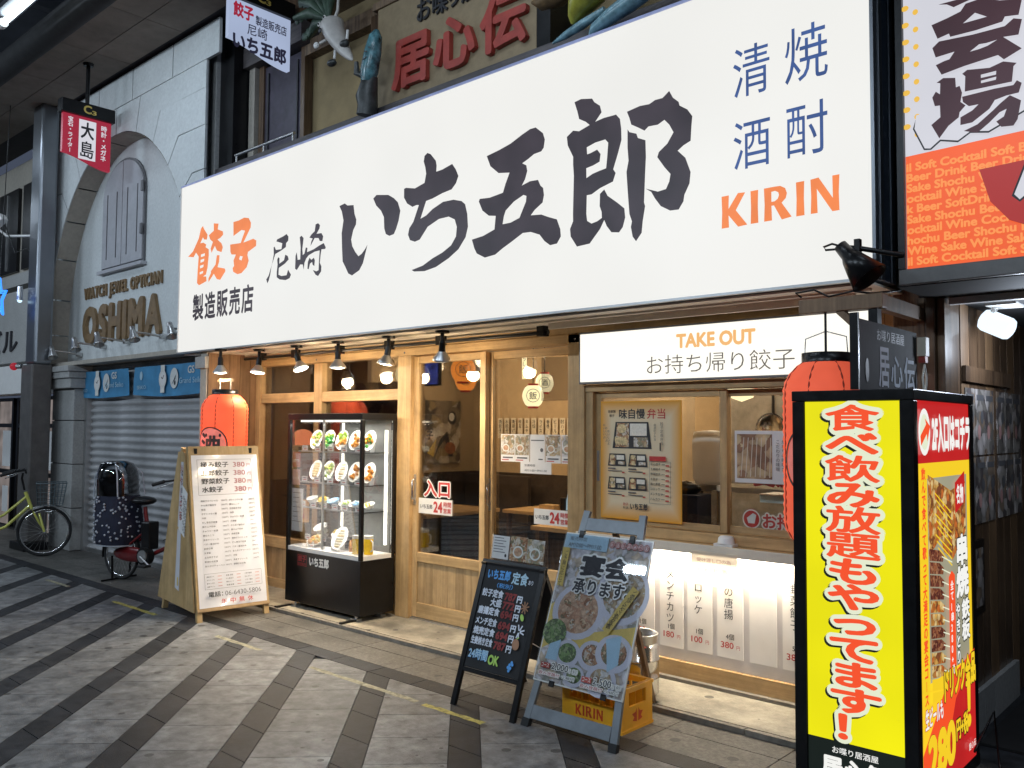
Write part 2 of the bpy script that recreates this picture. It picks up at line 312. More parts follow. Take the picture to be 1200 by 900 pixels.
M['redpic'] = mosaic('red_pattern', [(.30, .07, .05), (.20, .04, .03), (.42, .22, .16), (.12, .03, .02)], 14)
M['mural'] = mosaic('mural_picture', [(.10, .05, .035), (.22, .12, .07), (.35, .24, .16), (.07, .03, .02)], 12)
M['photo_gold'] = mosaic('noodle_photo', [(.42, .22, .12), (.62, .42, .24), (.70, .52, .30), (.35, .18, .10)], 20)
def poster_orange():
    m, nt, b = newmat('orange_edged_poster')
    tc = nt.nodes.new('ShaderNodeTexCoord'); sep = nt.nodes.new('ShaderNodeSeparateXYZ'); nt.links.new(tc.outputs['Generated'], sep.inputs[0])
    def edge(o):
        a = nt.nodes.new('ShaderNodeMath'); a.operation = 'SUBTRACT'; a.inputs[1].default_value = .5; nt.links.new(o, a.inputs[0])
        c = nt.nodes.new('ShaderNodeMath'); c.operation = 'ABSOLUTE'; nt.links.new(a.outputs[0], c.inputs[0]); return c.outputs[0]
    mxx = nt.nodes.new('ShaderNodeMath'); mxx.operation = 'MAXIMUM'; nt.links.new(edge(sep.outputs[0]), mxx.inputs[0]); nt.links.new(edge(sep.outputs[2]), mxx.inputs[1])
    rp = nt.nodes.new('ShaderNodeValToRGB'); rp.color_ramp.elements[0].position = .36; rp.color_ramp.elements[0].color = (.78, .66, .46, 1)
    rp.color_ramp.elements[1].position = .5; rp.color_ramp.elements[1].color = (.78, .36, .04, 1)
    nt.links.new(mxx.outputs[0], rp.inputs[0]); nt.links.new(rp.outputs[0], b.inputs['Base Color']); b.inputs['Roughness'].default_value = .25; return m
M['poster'] = poster_orange()

# ------------------------------------------------------------------ helpers
ROOT = {}
def tag(o, label=None, cat=None, group=None, kind=None):
    if label: o['label'] = label
    if cat: o['category'] = cat
    if group: o['group'] = group
    if kind: o['kind'] = kind
    return o
def thing(name, label, cat, loc=(0, 0, 0), rz=0, group=None, kind=None):
    o = bpy.data.objects.new(name, None); COL.objects.link(o); o.location = loc; o.rotation_euler = (0, 0, rz); o.empty_display_size = .1
    tag(o, label, cat, group, kind); ROOT[o.name] = (Matrix.Translation(loc) @ Matrix.Rotation(rz, 4, 'Z')).inverted(); return o
def inv_of(p):
    while p is not None:
        if p.name in ROOT: return ROOT[p.name]
        p = p.parent
    return None
class MB:
    def __init__(s): s.v = []; s.f = []; s.m = []; s.mats = []; s.sm = []
    def slot(s, m):
        if m not in s.mats: s.mats.append(m)
        return s.mats.index(m)
    def add(s, vs, fs, m=None, smooth=False):
        b = len(s.v); s.v += [tuple(v) for v in vs]; i = s.slot(m) if m is not None else 0
        for f in fs: s.f.append([b+k for k in f]); s.m.append(i); s.sm.append(smooth)
        return s
    def box(s, x0, y0, z0, x1, y1, z1, m=None):
        if x0 > x1: x0, x1 = x1, x0
        if y0 > y1: y0, y1 = y1, y0
        if z0 > z1: z0, z1 = z1, z0
        v = [(x, y, z) for z in (z0, z1) for y in (y0, y1) for x in (x0, x1)]
        return s.add(v, [(0, 2, 3, 1), (4, 5, 7, 6), (0, 1, 5, 4), (2, 6, 7, 3), (0, 4, 6, 2), (1, 3, 7, 5)], m)
    def bar(s, a, b, w, d, m=None, up=(0, 0, 1)):
        a = Vector(a); b = Vector(b); t = (b-a).normalized(); u = Vector(up)
        if abs(t.dot(u)) > .98: u = Vector((0, 1, 0))
        x = t.cross(u).normalized(); y = x.cross(t).normalized()
        v = [p+x*sx*w/2+y*sy*d/2 for p in (a, b) for sy in (-1, 1) for sx in (-1, 1)]
        return s.add(v, [(0, 2, 3, 1), (4, 5, 7, 6), (0, 1, 5, 4), (2, 6, 7, 3), (0, 4, 6, 2), (1, 3, 7, 5)], m)
    def cyl(s, a, b, r0, r1=None, n=14, m=None, caps=True, smooth=True):
        r1 = r0 if r1 is None else r1
        a = Vector(a); b = Vector(b); t = (b-a).normalized(); u = Vector((0, 0, 1)) if abs(t.z) < .95 else Vector((1, 0, 0))
        x = t.cross(u).normalized(); y = t.cross(x)
        v = [p+(x*math.cos(2*math.pi*i/n)+y*math.sin(2*math.pi*i/n))*r for p, r in ((a, r0), (b, r1)) for i in range(n)]
        s.add(v, [(i, (i+1) % n, n+(i+1) % n, n+i) for i in range(n)], m, smooth)
        if caps: s.add(v, [tuple(range(n))[::-1], tuple(range(n, 2*n))], m)
        return s
    def tube(s, pts, r, n=8, m=None, closed=False):
        P = [Vector(p) for p in pts]; k = len(P); rr = r if isinstance(r, (list, tuple)) else [r]*k; vs = []
        up = None
        for i, p in enumerate(P):
            t = (P[(i+1) % k]-P[i-1]) if closed else (P[min(i+1, k-1)]-P[max(i-1, 0)])
            t.normalize()
            if up is None: up = Vector((0, 0, 1)) if abs(t.z) < .9 else Vector((1, 0, 0))
            x = t.cross(up); x.normalize(); y = x.cross(t); y.normalize(); up = y
            vs += [p+(x*math.cos(2*math.pi*j/n)+y*math.sin(2*math.pi*j/n))*rr[i] for j in range(n)]
        fs = []
        for i in range(k if closed else k-1):
            a = i*n; b = ((i+1) % k)*n
            fs += [(a+j, a+(j+1) % n, b+(j+1) % n, b+j) for j in range(n)]
        s.add(vs, fs, m, True)
        if not closed: s.add(vs, [tuple(range(n))[::-1], tuple(range((k-1)*n, k*n))], m)
        return s
    def lathe(s, prof, c, n=24, m=None, axis='z', sx=1, sy=1, mt=None):
        vs = []
        for r, h in prof:
            for j in range(n):
                a = 2*math.pi*j/n; p = Vector((r*math.cos(a)*sx, r*math.sin(a)*sy, h))
                if axis == 'y': p = Vector((p.x, p.z, p.y))
                if axis == 'x': p = Vector((p.z, p.x, p.y))
                if mt is not None: p = mt @ p
                vs.append(p+Vector(c))
        k = len(prof)
        return s.add(vs, [(i*n+j, i*n+(j+1) % n, (i+1)*n+(j+1) % n, (i+1)*n+j) for i in range(k-1) for j in range(n)], m, True)
    def ball(s, c, r, m=None, n=12, mt=None, jit=0):
        rx, ry, rz = r if isinstance(r, (tuple, list)) else (r, r, r); vs = []; k = n//2+1
        for i in range(k):
            ph = math.pi*i/(k-1)
            for j in range(n):
                a = 2*math.pi*j/n; q = 1+random.uniform(-jit, jit)
                p = Vector((rx*math.sin(ph)*math.cos(a), ry*math.sin(ph)*math.sin(a), rz*math.cos(ph)))*q
                if mt is not None: p = mt @ p
                vs.append(p+Vector(c))
        return s.add(vs, [(i*n+j, (i+1)*n+j, (i+1)*n+(j+1) % n, i*n+(j+1) % n) for i in range(k-1) for j in range(n)], m, True)
    def prism(s, F, pts, h, m=None, w=0):
        """polygon in frame F extruded by h along the normal"""
        n = len(pts); a = [F.p(x, y, w) for x, y in pts]; b = [F.p(x, y, w+h) for x, y in pts]
        tri = tessellate_polygon([[Vector((x, y, 0)) for x, y in pts]])
        s.add(a+b, [tuple(t) for t in tri]+[tuple(n+i for i in t) for t in tri]+[(i, (i+1) % n, n+(i+1) % n, n+i) for i in range(n)], m); return s
    def obj(s, name, m=None, parent=None, bevel=0, world=True, label=None):
        iv = inv_of(parent) if (world and parent) else None
        vs = [iv @ Vector(v) for v in s.v] if iv else s.v
        me = bpy.data.meshes.new(name); me.from_pydata([tuple(v) for v in vs], [], s.f)
        ml = [x for x in s.mats if x is not None] or []
        if m is not None and (not ml or s.mats == [None]): me.materials.append(m)
        else:
            for x in s.mats: me.materials.append(x if x is not None else m)
            me.polygons.foreach_set('material_index', s.m)
        me.polygons.foreach_set('use_smooth', s.sm)
        bm = bmesh.new(); bm.from_mesh(me); bmesh.ops.recalc_face_normals(bm, faces=bm.faces)
        bm.to_mesh(me); bm.free(); me.update()
        o = bpy.data.objects.new(name, me); COL.objects.link(o)
        if parent: o.parent = parent
        if bevel:
            bv = o.modifiers.new('bevel', 'BEVEL'); bv.width = bevel; bv.segments = 2; bv.limit_method = 'ANGLE'
        if label: o['label'] = label
        return o
def box(name, m, parent, *a, bevel=0, label=None): return MB().box(*a).obj(name, m, parent, bevel, label=label)
def copy_to(o, parent, loc):
    c = o.copy(); COL.objects.link(c); c.parent = parent; c.location = loc; return c

class Fr:
    def __init__(s, o, u, v): s.o = Vector(o); s.u = Vector(u).normalized(); s.v = Vector(v).normalized(); s.n = s.u.cross(s.v)
    def p(s, x, y, w=0): return s.o+s.u*x+s.v*y+s.n*w
def face_y(Y): return Fr((0, Y, 0), (1, 0, 0), (0, 0, 1))     # facing the street
def face_x(X): return Fr((X, 0, 0), (0, 1, 0), (0, 0, 1))     # facing +X

GL = {}
def glyphs(body, off=0, res=3):
    k = (body, off)
    if k not in GL:
        c = bpy.data.curves.new('t', 'FONT'); c.body = body; c.offset = off; c.resolution_u = res
        o = bpy.data.objects.new('t', c); COL.objects.link(o)
        dg = bpy.context.evaluated_depsgraph_get(); dg.update()
        me = bpy.data.meshes.new_from_object(o.evaluated_get(dg))
        vs = [(v.co.x, v.co.y) for v in me.vertices]; fs = [tuple(p.vertices) for p in me.polygons]
        bpy.data.objects.remove(o); bpy.data.curves.remove(c); bpy.data.meshes.remove(me)
        xs = [v[0] for v in vs] or [0, 1]; ys = [v[1] for v in vs] or [0, 1]
        GL[k] = (vs, fs, min(xs), min(ys), max(xs), max(ys))
    return GL[k]
class Print:
    """flat print and lettering laid on a frame, in thin sheets one above the other"""
    STEP = .00016
    def __init__(s, F, w=.0004, step=None): s.F = F; s.w = w; s.mb = MB(); s.step = step or s.STEP
    def up(s): s.w += s.step; return s.w
    def rect(s, x0, y0, x1, y1, m):
        w = s.up(); s.mb.add([s.F.p(x0, y0, w), s.F.p(x1, y0, w), s.F.p(x1, y1, w), s.F.p(x0, y1, w)], [(0, 1, 2, 3)], m); return s
    def poly(s, pts, m, holes=()):
        w = s.up(); loops = [pts]+list(holes); flat = [q for l in loops for q in l]
        tri = tessellate_polygon([[Vector((x, y, 0)) for x, y in l] for l in loops])
        s.mb.add([s.F.p(x, y, w) for x, y in flat], [tuple(t) for t in tri], m); return s
    def ell(s, cx, cy, rx, ry, m, n=22, rot=0):
        c, q = math.cos(rot), math.sin(rot)
        return s.poly([(cx+rx*math.cos(a)*c-ry*math.sin(a)*q, cy+rx*math.cos(a)*q+ry*math.sin(a)*c) for a in [2*math.pi*i/n for i in range(n)]], m)
    def ring(s, cx, cy, r, t, m, n=28):
        w = s.up(); v = [s.F.p(cx+q*math.cos(2*math.pi*i/n), cy+q*math.sin(2*math.pi*i/n), w) for q in (r, r-t) for i in range(n)]
        s.mb.add(v, [(i, (i+1) % n, n+(i+1) % n, n+i) for i in range(n)], m); return s
    def line(s, x0, y0, x1, y1, t, m):
        d = Vector((x1-x0, y1-y0)); q = Vector((-d.y, d.x)).normalized()*t/2
        return s.poly([(x0+q.x, y0+q.y), (x1+q.x, y1+q.y), (x1-q.x, y1-q.y), (x0-q.x, y0-q.y)], m)
    def outline(s, x0, y0, x1, y1, t, m):
        s.rect(x0, y0, x1, y0+t, m); s.rect(x0, y1-t, x1, y1, m); s.rect(x0, y0+t, x0+t, y1-t, m); s.rect(x1-t, y0+t, x1, y1-t, m); return s
    MIC = 2.2e-5
    def _g(s, g, fx, m, bold=0, w=None):
        """lays a glyph mesh down; a bold one is the same glyph repeated a hair apart; returns the top height"""
        w = s.w if w is None else w
        if bold > .006:
            k = 8 if bold > .025 else 5
            for i in range(k):
                a = 2*math.pi*i/k+.3; dx, dy = bold*math.cos(a), bold*math.sin(a)
                w += s.MIC; s.mb.add([s.F.p(*fx(x+dx, y+dy), w) for x, y in g[0]], g[1], m)
        w += s.MIC; s.mb.add([s.F.p(*fx(x, y), w) for x, y in g[0]], g[1], m); return w
    def _set(s, items, m, bold, halo, par=0):
        """items = list of (glyph, f(dx, dy)) drawn as halo layers first, then the letters"""
        w = s.w+s.step
        for rad, hm, ox, oy in (halo or []):
            for j, (g, f) in enumerate(items):
                for i in range(10):
                    t = 2*math.pi*i/10; s._g(g, f(ox+rad*math.cos(t), oy+rad*math.sin(t)), hm, 0, w+s.MIC*(i+10.5*(j % 2)))
            w += s.MIC*22
        tops = [s._g(g, f(0, 0), m, bold, w+s.MIC*.45*(j % 2)) for j, (g, f) in enumerate(items)]
        s.w = max(tops) if tops else w; return s
    def fit(s, body, x0, y0, x1, y1, m, off=0, halo=None, shear=0, wave=0):
        """text stretched to fill a rectangle; halo = [(radius, material, dx, dy), ...] drawn first"""
        g = glyphs(body, min(off, 0)); a, b, c, d = g[2:]; bo = max(off, 0); a -= bo; b -= bo; c += bo; d += bo
        sx = (x1-x0)/max(1e-6, c-a); sy = (y1-y0)/max(1e-6, d-b)
        def f(dx, dy): return lambda x, y: (x0+(x-a)*sx+dx+shear*((y-b)*sy), y0+(y-b)*sy+dy)
        return s._set([(g, f)], m, bo, halo)
    def line_text(s, body, x, y, h, m, off=0, sx=1, align='L', width=None):
        g = glyphs(body, min(off, 0)); sc = h/.9
        w = (g[4]-g[2])*sc*sx
        if width: sx *= width/max(w, 1e-6); w = width
        ox = x if align == 'L' else x-w/2
        return s._set([(g, lambda dx, dy: (lambda a, b: (ox+(a-g[2])*sc*sx+dx, y+b*sc+dy)))], m, off, None)
    def column(s, body, cx, y1, size, m, off=0, pitch=None, sx=1, halo=None):
        p = pitch or size; items = []
        for i, ch in enumerate(body):
            if ch == ' ': continue
            if ch == 'ー':
                s.rect(cx-size*.05, y1-p*(i+1)+p*.12, cx+size*.05, y1-p*i-p*.12, m); continue
            items.append((glyphs(ch, min(off, 0)), (lambda i: lambda dx, dy: (lambda a, b: (cx+(a-.5)*size*sx+dx, y1-p*(i+1)+(b+.12)*size+dy)))(i)))
        return s._set(items, m, off, halo)
    def obj(s, name, parent=None, label=None):
        return s.mb.obj(name, None, parent, label=label)


# ================================================================== THE SETTING
# ground: dark joint bed with the paving laid into it
g = MB().box(-40, -30, -.3, 30, 30, -.012).obj('pavement', M['joint']); tag(g, kind='structure')
rng = random.Random(3)
TH = .012
def tile(name, pts, m, top=0.0, bottom=-.012):
    n = len(pts); v = [(x, y, bottom) for x, y in pts]+[(x, y, top) for x, y in pts]
    o = MB().add(v, [tuple(range(n))[::-1], tuple(range(n, 2*n))]+[(i, (i+1) % n, n+(i+1) % n, n+i) for i in range(n)], m).obj(name, m)
    o.parent = g; return o
def clip(pts, ymax):
    out = []
    for i, a in enumerate(pts):
        b = pts[(i+1) % len(pts)]
        if a[1] <= ymax: out.append(a)
        if (a[1] <= ymax) != (b[1] <= ymax):
            t = (ymax-a[1])/(b[1]-a[1]); out.append((a[0]+t*(b[0]-a[0]), ymax))
    return out
def area(p): return abs(sum(p[i][0]*p[(i+1) % len(p)][1]-p[(i+1) % len(p)][0]*p[i][1] for i in range(len(p))))/2
def inview(x, y):
    v = cam.matrix_world.inverted() @ Vector((x, y, 0))
    return v.z < -.5 and abs(v.x/v.z) < .66 and -v.y/v.z*-1 < .9 and (v.y/-v.z) > -.52
YB = 3.53; PER = .77; G = .003
slabs = []; darks = []
for k in range(-18, 6):
    s0 = .11+PER*k; s1 = s0+.55           # light band, s = x + y
    t = 2.2+((k*37) % 10)*.049
    while t < 17:
        a, b = s0+G, s1-G; c, d = t+G, t+.49-G
        P = [((s-q)/2, (s+q)/2) for s, q in ((a, c), (b, c), (b, d), (a, d))]
        P = clip(P, YB-G); t += .49
        if len(P) < 3 or area(P) < .004: continue
        cx = sum(p[0] for p in P)/len(P); cy = sum(p[1] for p in P)/len(P)
        if cy > -1.5: slabs.append((cx, cy, P))
    y = YB-.265*20
    while y < YB-.01:                       # dark band, joints parallel to the shopfronts
        y1 = y+.265; a, b = s1+G, s1+PER-.55-G
        P = [(a-y-G, y+G), (b-y-G, y+G), (b-y1+G, y1-G), (a-y1+G, y1-G)]
        cx = sum(p[0] for p in P)/4; cy = (y+y1)/2; y = y1
        darks.append((cx, cy, P))
def share(lst, name, m, lim):
    lst.sort(key=lambda q: (not inview(q[0], q[1]), q[0]**2+q[1]**2))
    for cx, cy, P in lst[:lim]: tile(name, P, m)
    rest = MB()
    for cx, cy, P in lst[lim:]:
        if cx > -22:
            n = len(P); rest.add([(x, y, 0) for x, y in P], [tuple(range(n))], m)
    o = rest.obj(name+'_field', m); o.parent = g; o['kind'] = 'stuff'
share(slabs, 'paving_slab', M['granite'], 290); share(darks, 'paving_stone', M['granite_dark'], 290)
x = -16
while x < 3:
    w = .40; tile('band_stone', [(x+G, YB+G), (x+w-G, YB+G), (x+w-G, YB+.14-G), (x+G, YB+.14-G)], M['granite_dark']); x += w
x = -16.1; k = 0
while x < 3:
    w = .62; y0 = YB+.14
    for y1 in (YB+.40, 4.15) if x > -7.7 else (YB+.40, 4.15, 4.62):
        tile('granite_flag', [(x+G, y0+G), (x+w-G, y0+G), (x+w-G, y1-G), (x+G, y1-G)], M['granite_brown']); y0 = y1
    x += w
# worn yellow guide tape, stuck on the paving
for i, (xa, xb, y, mm) in enumerate(((-9.3, -8.75, 3.38, 'tape_worn'), (-7.75, -6.95, 3.375, 'tape'), (-5.95, -5.35, 3.35, 'tape_worn'), (-4.75, -3.72, 3.34, 'tape_worn'), (-3.66, -3.2, 3.335, 'tape'))):
    rr = random.Random(i); top = []; bot = []
    n = 12
    for j in range(n+1):
        xx = xa+(xb-xa)*j/n; top.append((xx, y+.022+rr.uniform(-.008, .004), .0012)); bot.append((xx, y-.022+rr.uniform(-.004, .008), .0012))
    o = MB().add(bot+top, [(j, j+1, n+2+j, n+1+j) for j in range(n)]).obj('yellow_tape', M[mm])
    tag(o, ['short worn yellow tape mark near the green bicycle', 'yellow tape strip beside the wooden menu board legs', 'faded yellow tape in front of the food display case',
            'long scuffed yellow tape leading to the black menu board', 'bright yellow tape strip under the black menu board'][i], 'floor tape', 'strips of yellow tape along the pavement')

# entrance apron
ap = box('entrance_apron', M['concrete'], None, -7.56, 4.155, -.01, -1.3, 4.72, .03); tag(ap, kind='structure')
x = -7.55
while x < -1.4:
    o = box('kerb_stone', M['kerb'], ap, x+.002, 4.118, -.01, x+.6, 4.15, .028); x += .604

# arcade roof over the street and the low ceiling along the shopfronts
rf = box('arcade_roof', M['arcade'], None, -40, -8, 7.2, 12, 4.9, 7.3); tag(rf, kind='structure')
for i in range(12):
    xx = -36+i*4
    box('roof_beam', M['steel'], rf, xx, -8, 6.95, xx+.14, 4.4, 7.195)
sf = box('walkway_ceiling', M['stone_joint'], None, -30, 3.42, 5.615, 10, 4.6, 5.7); tag(sf, kind='structure')
xx = -30
while xx < 10:
    for y0, y1 in ((3.43, 3.80), (3.80, 4.20)):
        box('ceiling_panel', M['soffit'], sf, xx+.004, y0+.004, 5.60, xx+1.2-.004, y1-.004, 5.614)
    xx += 1.2
gt = MB().cyl((-30, 3.30, 5.62), (10, 3.30, 5.62), .13, n=20, m=M['blackmatt'], caps=False).obj('eaves_pipe', None); tag(gt, 'long dark rounded eaves pipe along the edge of the walkway ceiling', 'pipe')
ot = box('street_far_side', M['arcade'], None, -40, -8.4, 0, 12, -8.1, 7.2); tag(ot, kind='structure')

# fluorescent fixtures, the far row unseen and added: housing, tube and cap at each end
fxn = 0
for row, fz in ((ROW_NEAR, 5.52), (ROW_FILL, 5.12)):
    for i, (fx, fy) in enumerate(row):
        seen = row is ROW_NEAR and i == 2
        t = thing('fluorescent_fixture', 'bluish white fluorescent tube fixture glowing in the top left corner' if seen else 'unseen fluorescent tube fixture hanging from the arcade roof', 'light fixture', (fx, fy, fz), group=None if seen else 'fluorescent fixtures of the arcade')
        box('housing', M['steel'], t, fx-1.15, fy-.09, fz, fx+1.15, fy+.09, fz+.05)
        MB().cyl((fx-1.05, fy, fz-.05), (fx+1.05, fy, fz-.05), .03, n=12, m=M['tube']).obj('tube', None, t)
        for s in (-1, 1): MB().cyl((fx+s*1.05, fy, fz-.05), (fx+s*1.13, fy, fz-.05), .045, n=12, m=M['white']).obj('end_cap', None, t)
        MB().box(fx-.02, fy-.02, fz+.05, fx+.02, fy+.02, 7.19).obj('hanger', M['steel'], t)

# ================================================================== NEIGHBOUR: stone fronted watch shop
os_ = thing('stone_shopfront', 'pale stone fronted watch shop with closed shutter and a tall arched recess', 'building', (-9.9, 4.3, 0))
AC = (-10.05, 2.7, 1.86, 2.21)
def arc(th, k=1.0): return (AC[0]+AC[2]*k*math.cos(R(th)), AC[1]+AC[3]*k*math.sin(R(th)))
FZ0, FZ1, FX0, FX1 = 2.33, 5.6, -12.35, -7.98
F4 = face_y(4.25)
def stoneblock(pts, m='stone', d=.03, Y=4.25, name='stone_block'):
    cx = sum(p[0] for p in pts)/len(pts); cy = sum(p[1] for p in pts)/len(pts)
    q = []
    for x_, y_ in pts:
        dx, dy = cx-x_, cy-y_; L = math.hypot(dx, dy); q.append((x_+dx/L*.009, y_+dy/L*.009))
    MB().prism(face_y(Y+d), q, d, m=M[m]).obj(name, None, os_)
# backing of the fascia, with the recess cut through
outl = [(FX0, FZ0), (FX0, FZ1), (FX1, FZ1), (FX1, FZ0)]
archp = [arc(t) for t in range(0, 181, 6)]
bk = MB()
for i in range(len(archp)-1):
    a, b = archp[i], archp[i+1]
    bk.add([(a[0], 4.272, a[1]), (b[0], 4.272, b[1]), (b[0], 4.272, FZ1), (a[0], 4.272, FZ1)], [(0, 1, 2, 3)])
bk.add([(FX0, 4.272, FZ0), (archp[-1][0], 4.272, FZ0), (archp[-1][0], 4.272, FZ1), (FX0, 4.272, FZ1)], [(0, 1, 2, 3)])
bk.add([(archp[0][0], 4.272, FZ0), (FX1, 4.272, FZ0), (FX1, 4.272, FZ1), (archp[0][0], 4.272, FZ1)], [(0, 1, 2, 3)])
bk.obj('joint_backing', M['stone_joint'], os_)
TC = 5.22
def bound(th):
    a = arc(th, 1.0)
    if 62 < th < 118:
        b = arc(th, 1.3); s = (TC-a[1])/(b[1]-a[1]); return [a, (a[0]+(b[0]-a[0])*s, TC)]
    b = arc(th, 1.17); return [a, b, (FX1 if th < 90 else FX0, b[1])]
ths = [4, 20, 33, 46, 60, 74, 90, 106, 122, 136, 149, 161, 173]
prev = None
for th in ths:
    cur = bound(th)
    if prev:
        p0, c0 = prev
        mid = [arc(p0+(th-p0)*f) for f in (.75, .5, .25)]
        if len(c0) == 3 and len(cur) == 3: pts = c0+cur[::-1]+mid
        elif len(c0) == 2 and len(cur) == 2: pts = c0+cur[::-1]+mid
        elif len(c0) == 3: pts = c0+[(FX1, TC)]+cur[::-1]+mid
        else: pts = c0+[(FX0, TC)]+cur[::-1]+mid
        stoneblock(pts)
    prev = (th, cur)
stoneblock([arc(4), arc(4, 1.17), (FX1, arc(4, 1.17)[1]), (FX1, FZ0), (arc(-9)[0], FZ0)])
stoneblock([arc(173), arc(173, 1.17), (FX0, arc(173, 1.17)[1]), (FX0, FZ0), (arc(189)[0], FZ0)])
xx = FX0
for w in (.85, .95, .9, .95, .96):
    stoneblock([(xx, TC), (xx+w, TC), (xx+w, FZ1-.02), (xx, FZ1-.02)]); xx += w
# recess: reveal stones and rendered back wall
for i, (a, b) in enumerate(zip([0]+list(range(14, 180, 14)), list(range(14, 180, 14))+[180])):
    n = 4; v = []
    for j in range(n+1):
        t = a+.25+(b-a-.5)*j/n; p = arc(t, .9985)
        v += [(p[0], 4.256, p[1]), (p[0], 4.50, p[1])]
    MB().add(v, [(2*j, 2*j+1, 2*j+3, 2*j+2) for j in range(n)]).obj('arch_stone', M['stone_warm'], os_)
for s in (0, 180):
    px_ = arc(s)[0]; MB().box(px_-.003, 4.256, FZ0, px_+.003, 4.5, AC[1]-.003).obj('arch_stone', M['stone_warm'], os_)
box('recess_wall', M['stone'], os_, FX0, 4.5, FZ0-.0, FX1, 4.56, FZ1-.01)
MB().box(FX0, 4.26, FZ0-.05, FX1, 4.56, FZ0-.003).obj('lintel_soffit', M['stone_warm'], os_)
# arched blind window in the recess
F5 = face_y(4.497)
wx0, wx1, wz0 = -10.86, -9.78, 3.46
wc = (wx0+wx1)/2; wr = (wx1-wx0)/2
def arched(x0, x1, z0, zs, rise, n=14):
    c = (x0+x1)/2; r = (x1-x0)/2
    return [(x0, z0), (x1, z0)]+[(c+r*math.cos(math.pi*i/n), zs+rise*math.sin(math.pi*i/n)) for i in range(n+1)]
MB().prism(F5, arched(wx0-.03, wx1+.03, wz0-.03, 4.30, .44), .02, m=M['inkgrey']).obj('window_frame', None, os_)
shm = mat('blind_shutter', (.44, .44, .47), .6, var=.06)
for s in (0, 1):
    x0, x1 = (wx0, wc-.008) if s == 0 else (wc+.008, wx1)
    pts = [(x0, wz0), (x1, wz0)]
    arcp = [(wc+wr*math.cos(math.pi*i/20), 4.30+.41*math.sin(math.pi*i/20)) for i in range(21)]
    arcp = [p for p in arcp if x0-1e-4 <= p[0] <= x1+1e-4]
    if s == 0: pts += [(x1, 4.30+.41)]+arcp
    else: pts += arcp+[(x0, 4.30+.41)]
    o = MB().prism(F5, pts, .035, m=shm).obj('shutter_leaf', None, os_)
    MB().box(x0+.13, 4.455, wz0+.1, x0+.142, 4.462, 4.36).box(x1-.142, 4.455, wz0+.1, x1-.13, 4.462, 4.36).obj('groove_bead', M['inkgrey'], o)
box('window_sill', shm, os_, wx0-.06, 4.43, wz0-.07, wx1+.06, 4.5, wz0-.03)
for z_ in (3.75, 4.25): MB().box(wx1-.02, 4.44, z_, wx1+.03, 4.456, z_+.12).obj('hinge', M['inkgrey'], os_)
# letters
def letters3d(body, F, x0, y0, x1, y1, depth, m, parent, off=.03, name='letter'):
    """standing letters, each one an object"""
    gs = [glyphs(c, 0) for c in body]; tot = sum((q[4]-q[2]+2*off) if c != ' ' else .3 for q, c in zip(gs, body))+.10*(len(body)-1)
    sc = (x1-x0)/tot; hh = max(q[5] for q, c in zip(gs, body) if c != ' ')+2*off; sy = (y1-y0)/hh; cx = x0
    for q, c in zip(gs, body):
        if c == ' ': cx += .40*sc; continue
        n = len(q[0]); cnt = {}; mb = MB()
        for f in q[1]:
            for i in range(len(f)): e = tuple(sorted((f[i], f[(i+1) % len(f)]))); cnt[e] = cnt.get(e, 0)+1
        for i in range(9 if off > .01 else 1):
            r_ = off if i else 0; t = 2*math.pi*i/8; dx, dy = off+r_*math.cos(t), off+r_*math.sin(t); d_ = depth+i*.0003
            A = [F.p(cx+(a-q[2]+dx)*sc, y0+(b+dy)*sy, 0) for a, b in q[0]]; B = [F.p(cx+(a-q[2]+dx)*sc, y0+(b+dy)*sy, d_) for a, b in q[0]]
            mb.add(A+B, [tuple(n+i for i in f) for f in q[1]]+[(e[0], e[1], n+e[1], n+e[0]) for e, k in cnt.items() if k == 1], m)
        mb.obj(name, None, parent)
        cx += (q[4]-q[2]+2*off+.10)*sc
FR = face_y(4.498)
letters3d('OSHIMA', FR, -11.38, 2.56, -9.28, 3.03, .035, M['brownlet'], os_, off=.055)
letters3d('WATCH JEWEL OPTICIAN', FR, -11.40, 3.13, -9.30, 3.28, .02, M['brownlet'], os_, off=.03)
# column with capital, then the shutter in its guides
for z0, z1 in ((0, .52), (.52, 1.06), (1.06, 1.60), (1.60, 2.0)):
    box('column_block', M['stone_grey'], os_, -11.85, 4.31, z0+.005, -11.17, 4.75, z1-.005, bevel=.006)
box('column_core', M['stone_joint'], os_, -11.83, 4.33, 0, -11.19, 4.74, 2.2)
MB().box(-11.95, 4.24, 2.0, -11.12, 4.75, 2.12).box(-12.0, 4.21, 2.123, -11.1, 4.75, 2.2).box(-12.05, 4.19, 2.203, -11.08, 4.75, 2.275).obj('capital', M['stone_grey'], os_, bevel=.01)
box('side_wall', M['blackmatt'], os_, -12.34, 4.6, 0, -11.86, 4.75, 2.27)
sh = thing('roller_shutter', 'closed grey roller shutter under two blue banners', 'shutter', (-9.4, 4.5, 0))
MB().box(-11.165, 4.44, 0, -11.10, 4.56, 2.28).obj('guide_rail', M['alu'], sh); MB().box(-7.74, 4.44, 0, -7.72, 4.56, 2.28).obj('guide_rail', M['alu'], sh)
pz = .088; prof = [(.0, .0), (.004, .016), (.02, .026), (.03, .044), (.026, .066), (.008, .080), (0, .088)]
sl = None
for i in range(26):
    v = [(x_, 4.52-d, h) for x_ in (-11.1, -7.74) for d, h in prof]; n = len(prof)
    if sl is None:
        sl = MB().add(v, [(j, j+1, n+j+1, n+j) for j in range(n-1)], M['shutter'], True).obj('slat', M['shutter'], sh, world=False)
        sl.location = (9.4, -4.5, .0)
    else: copy_to(sl, sh, (9.4, -4.5, i*pz))
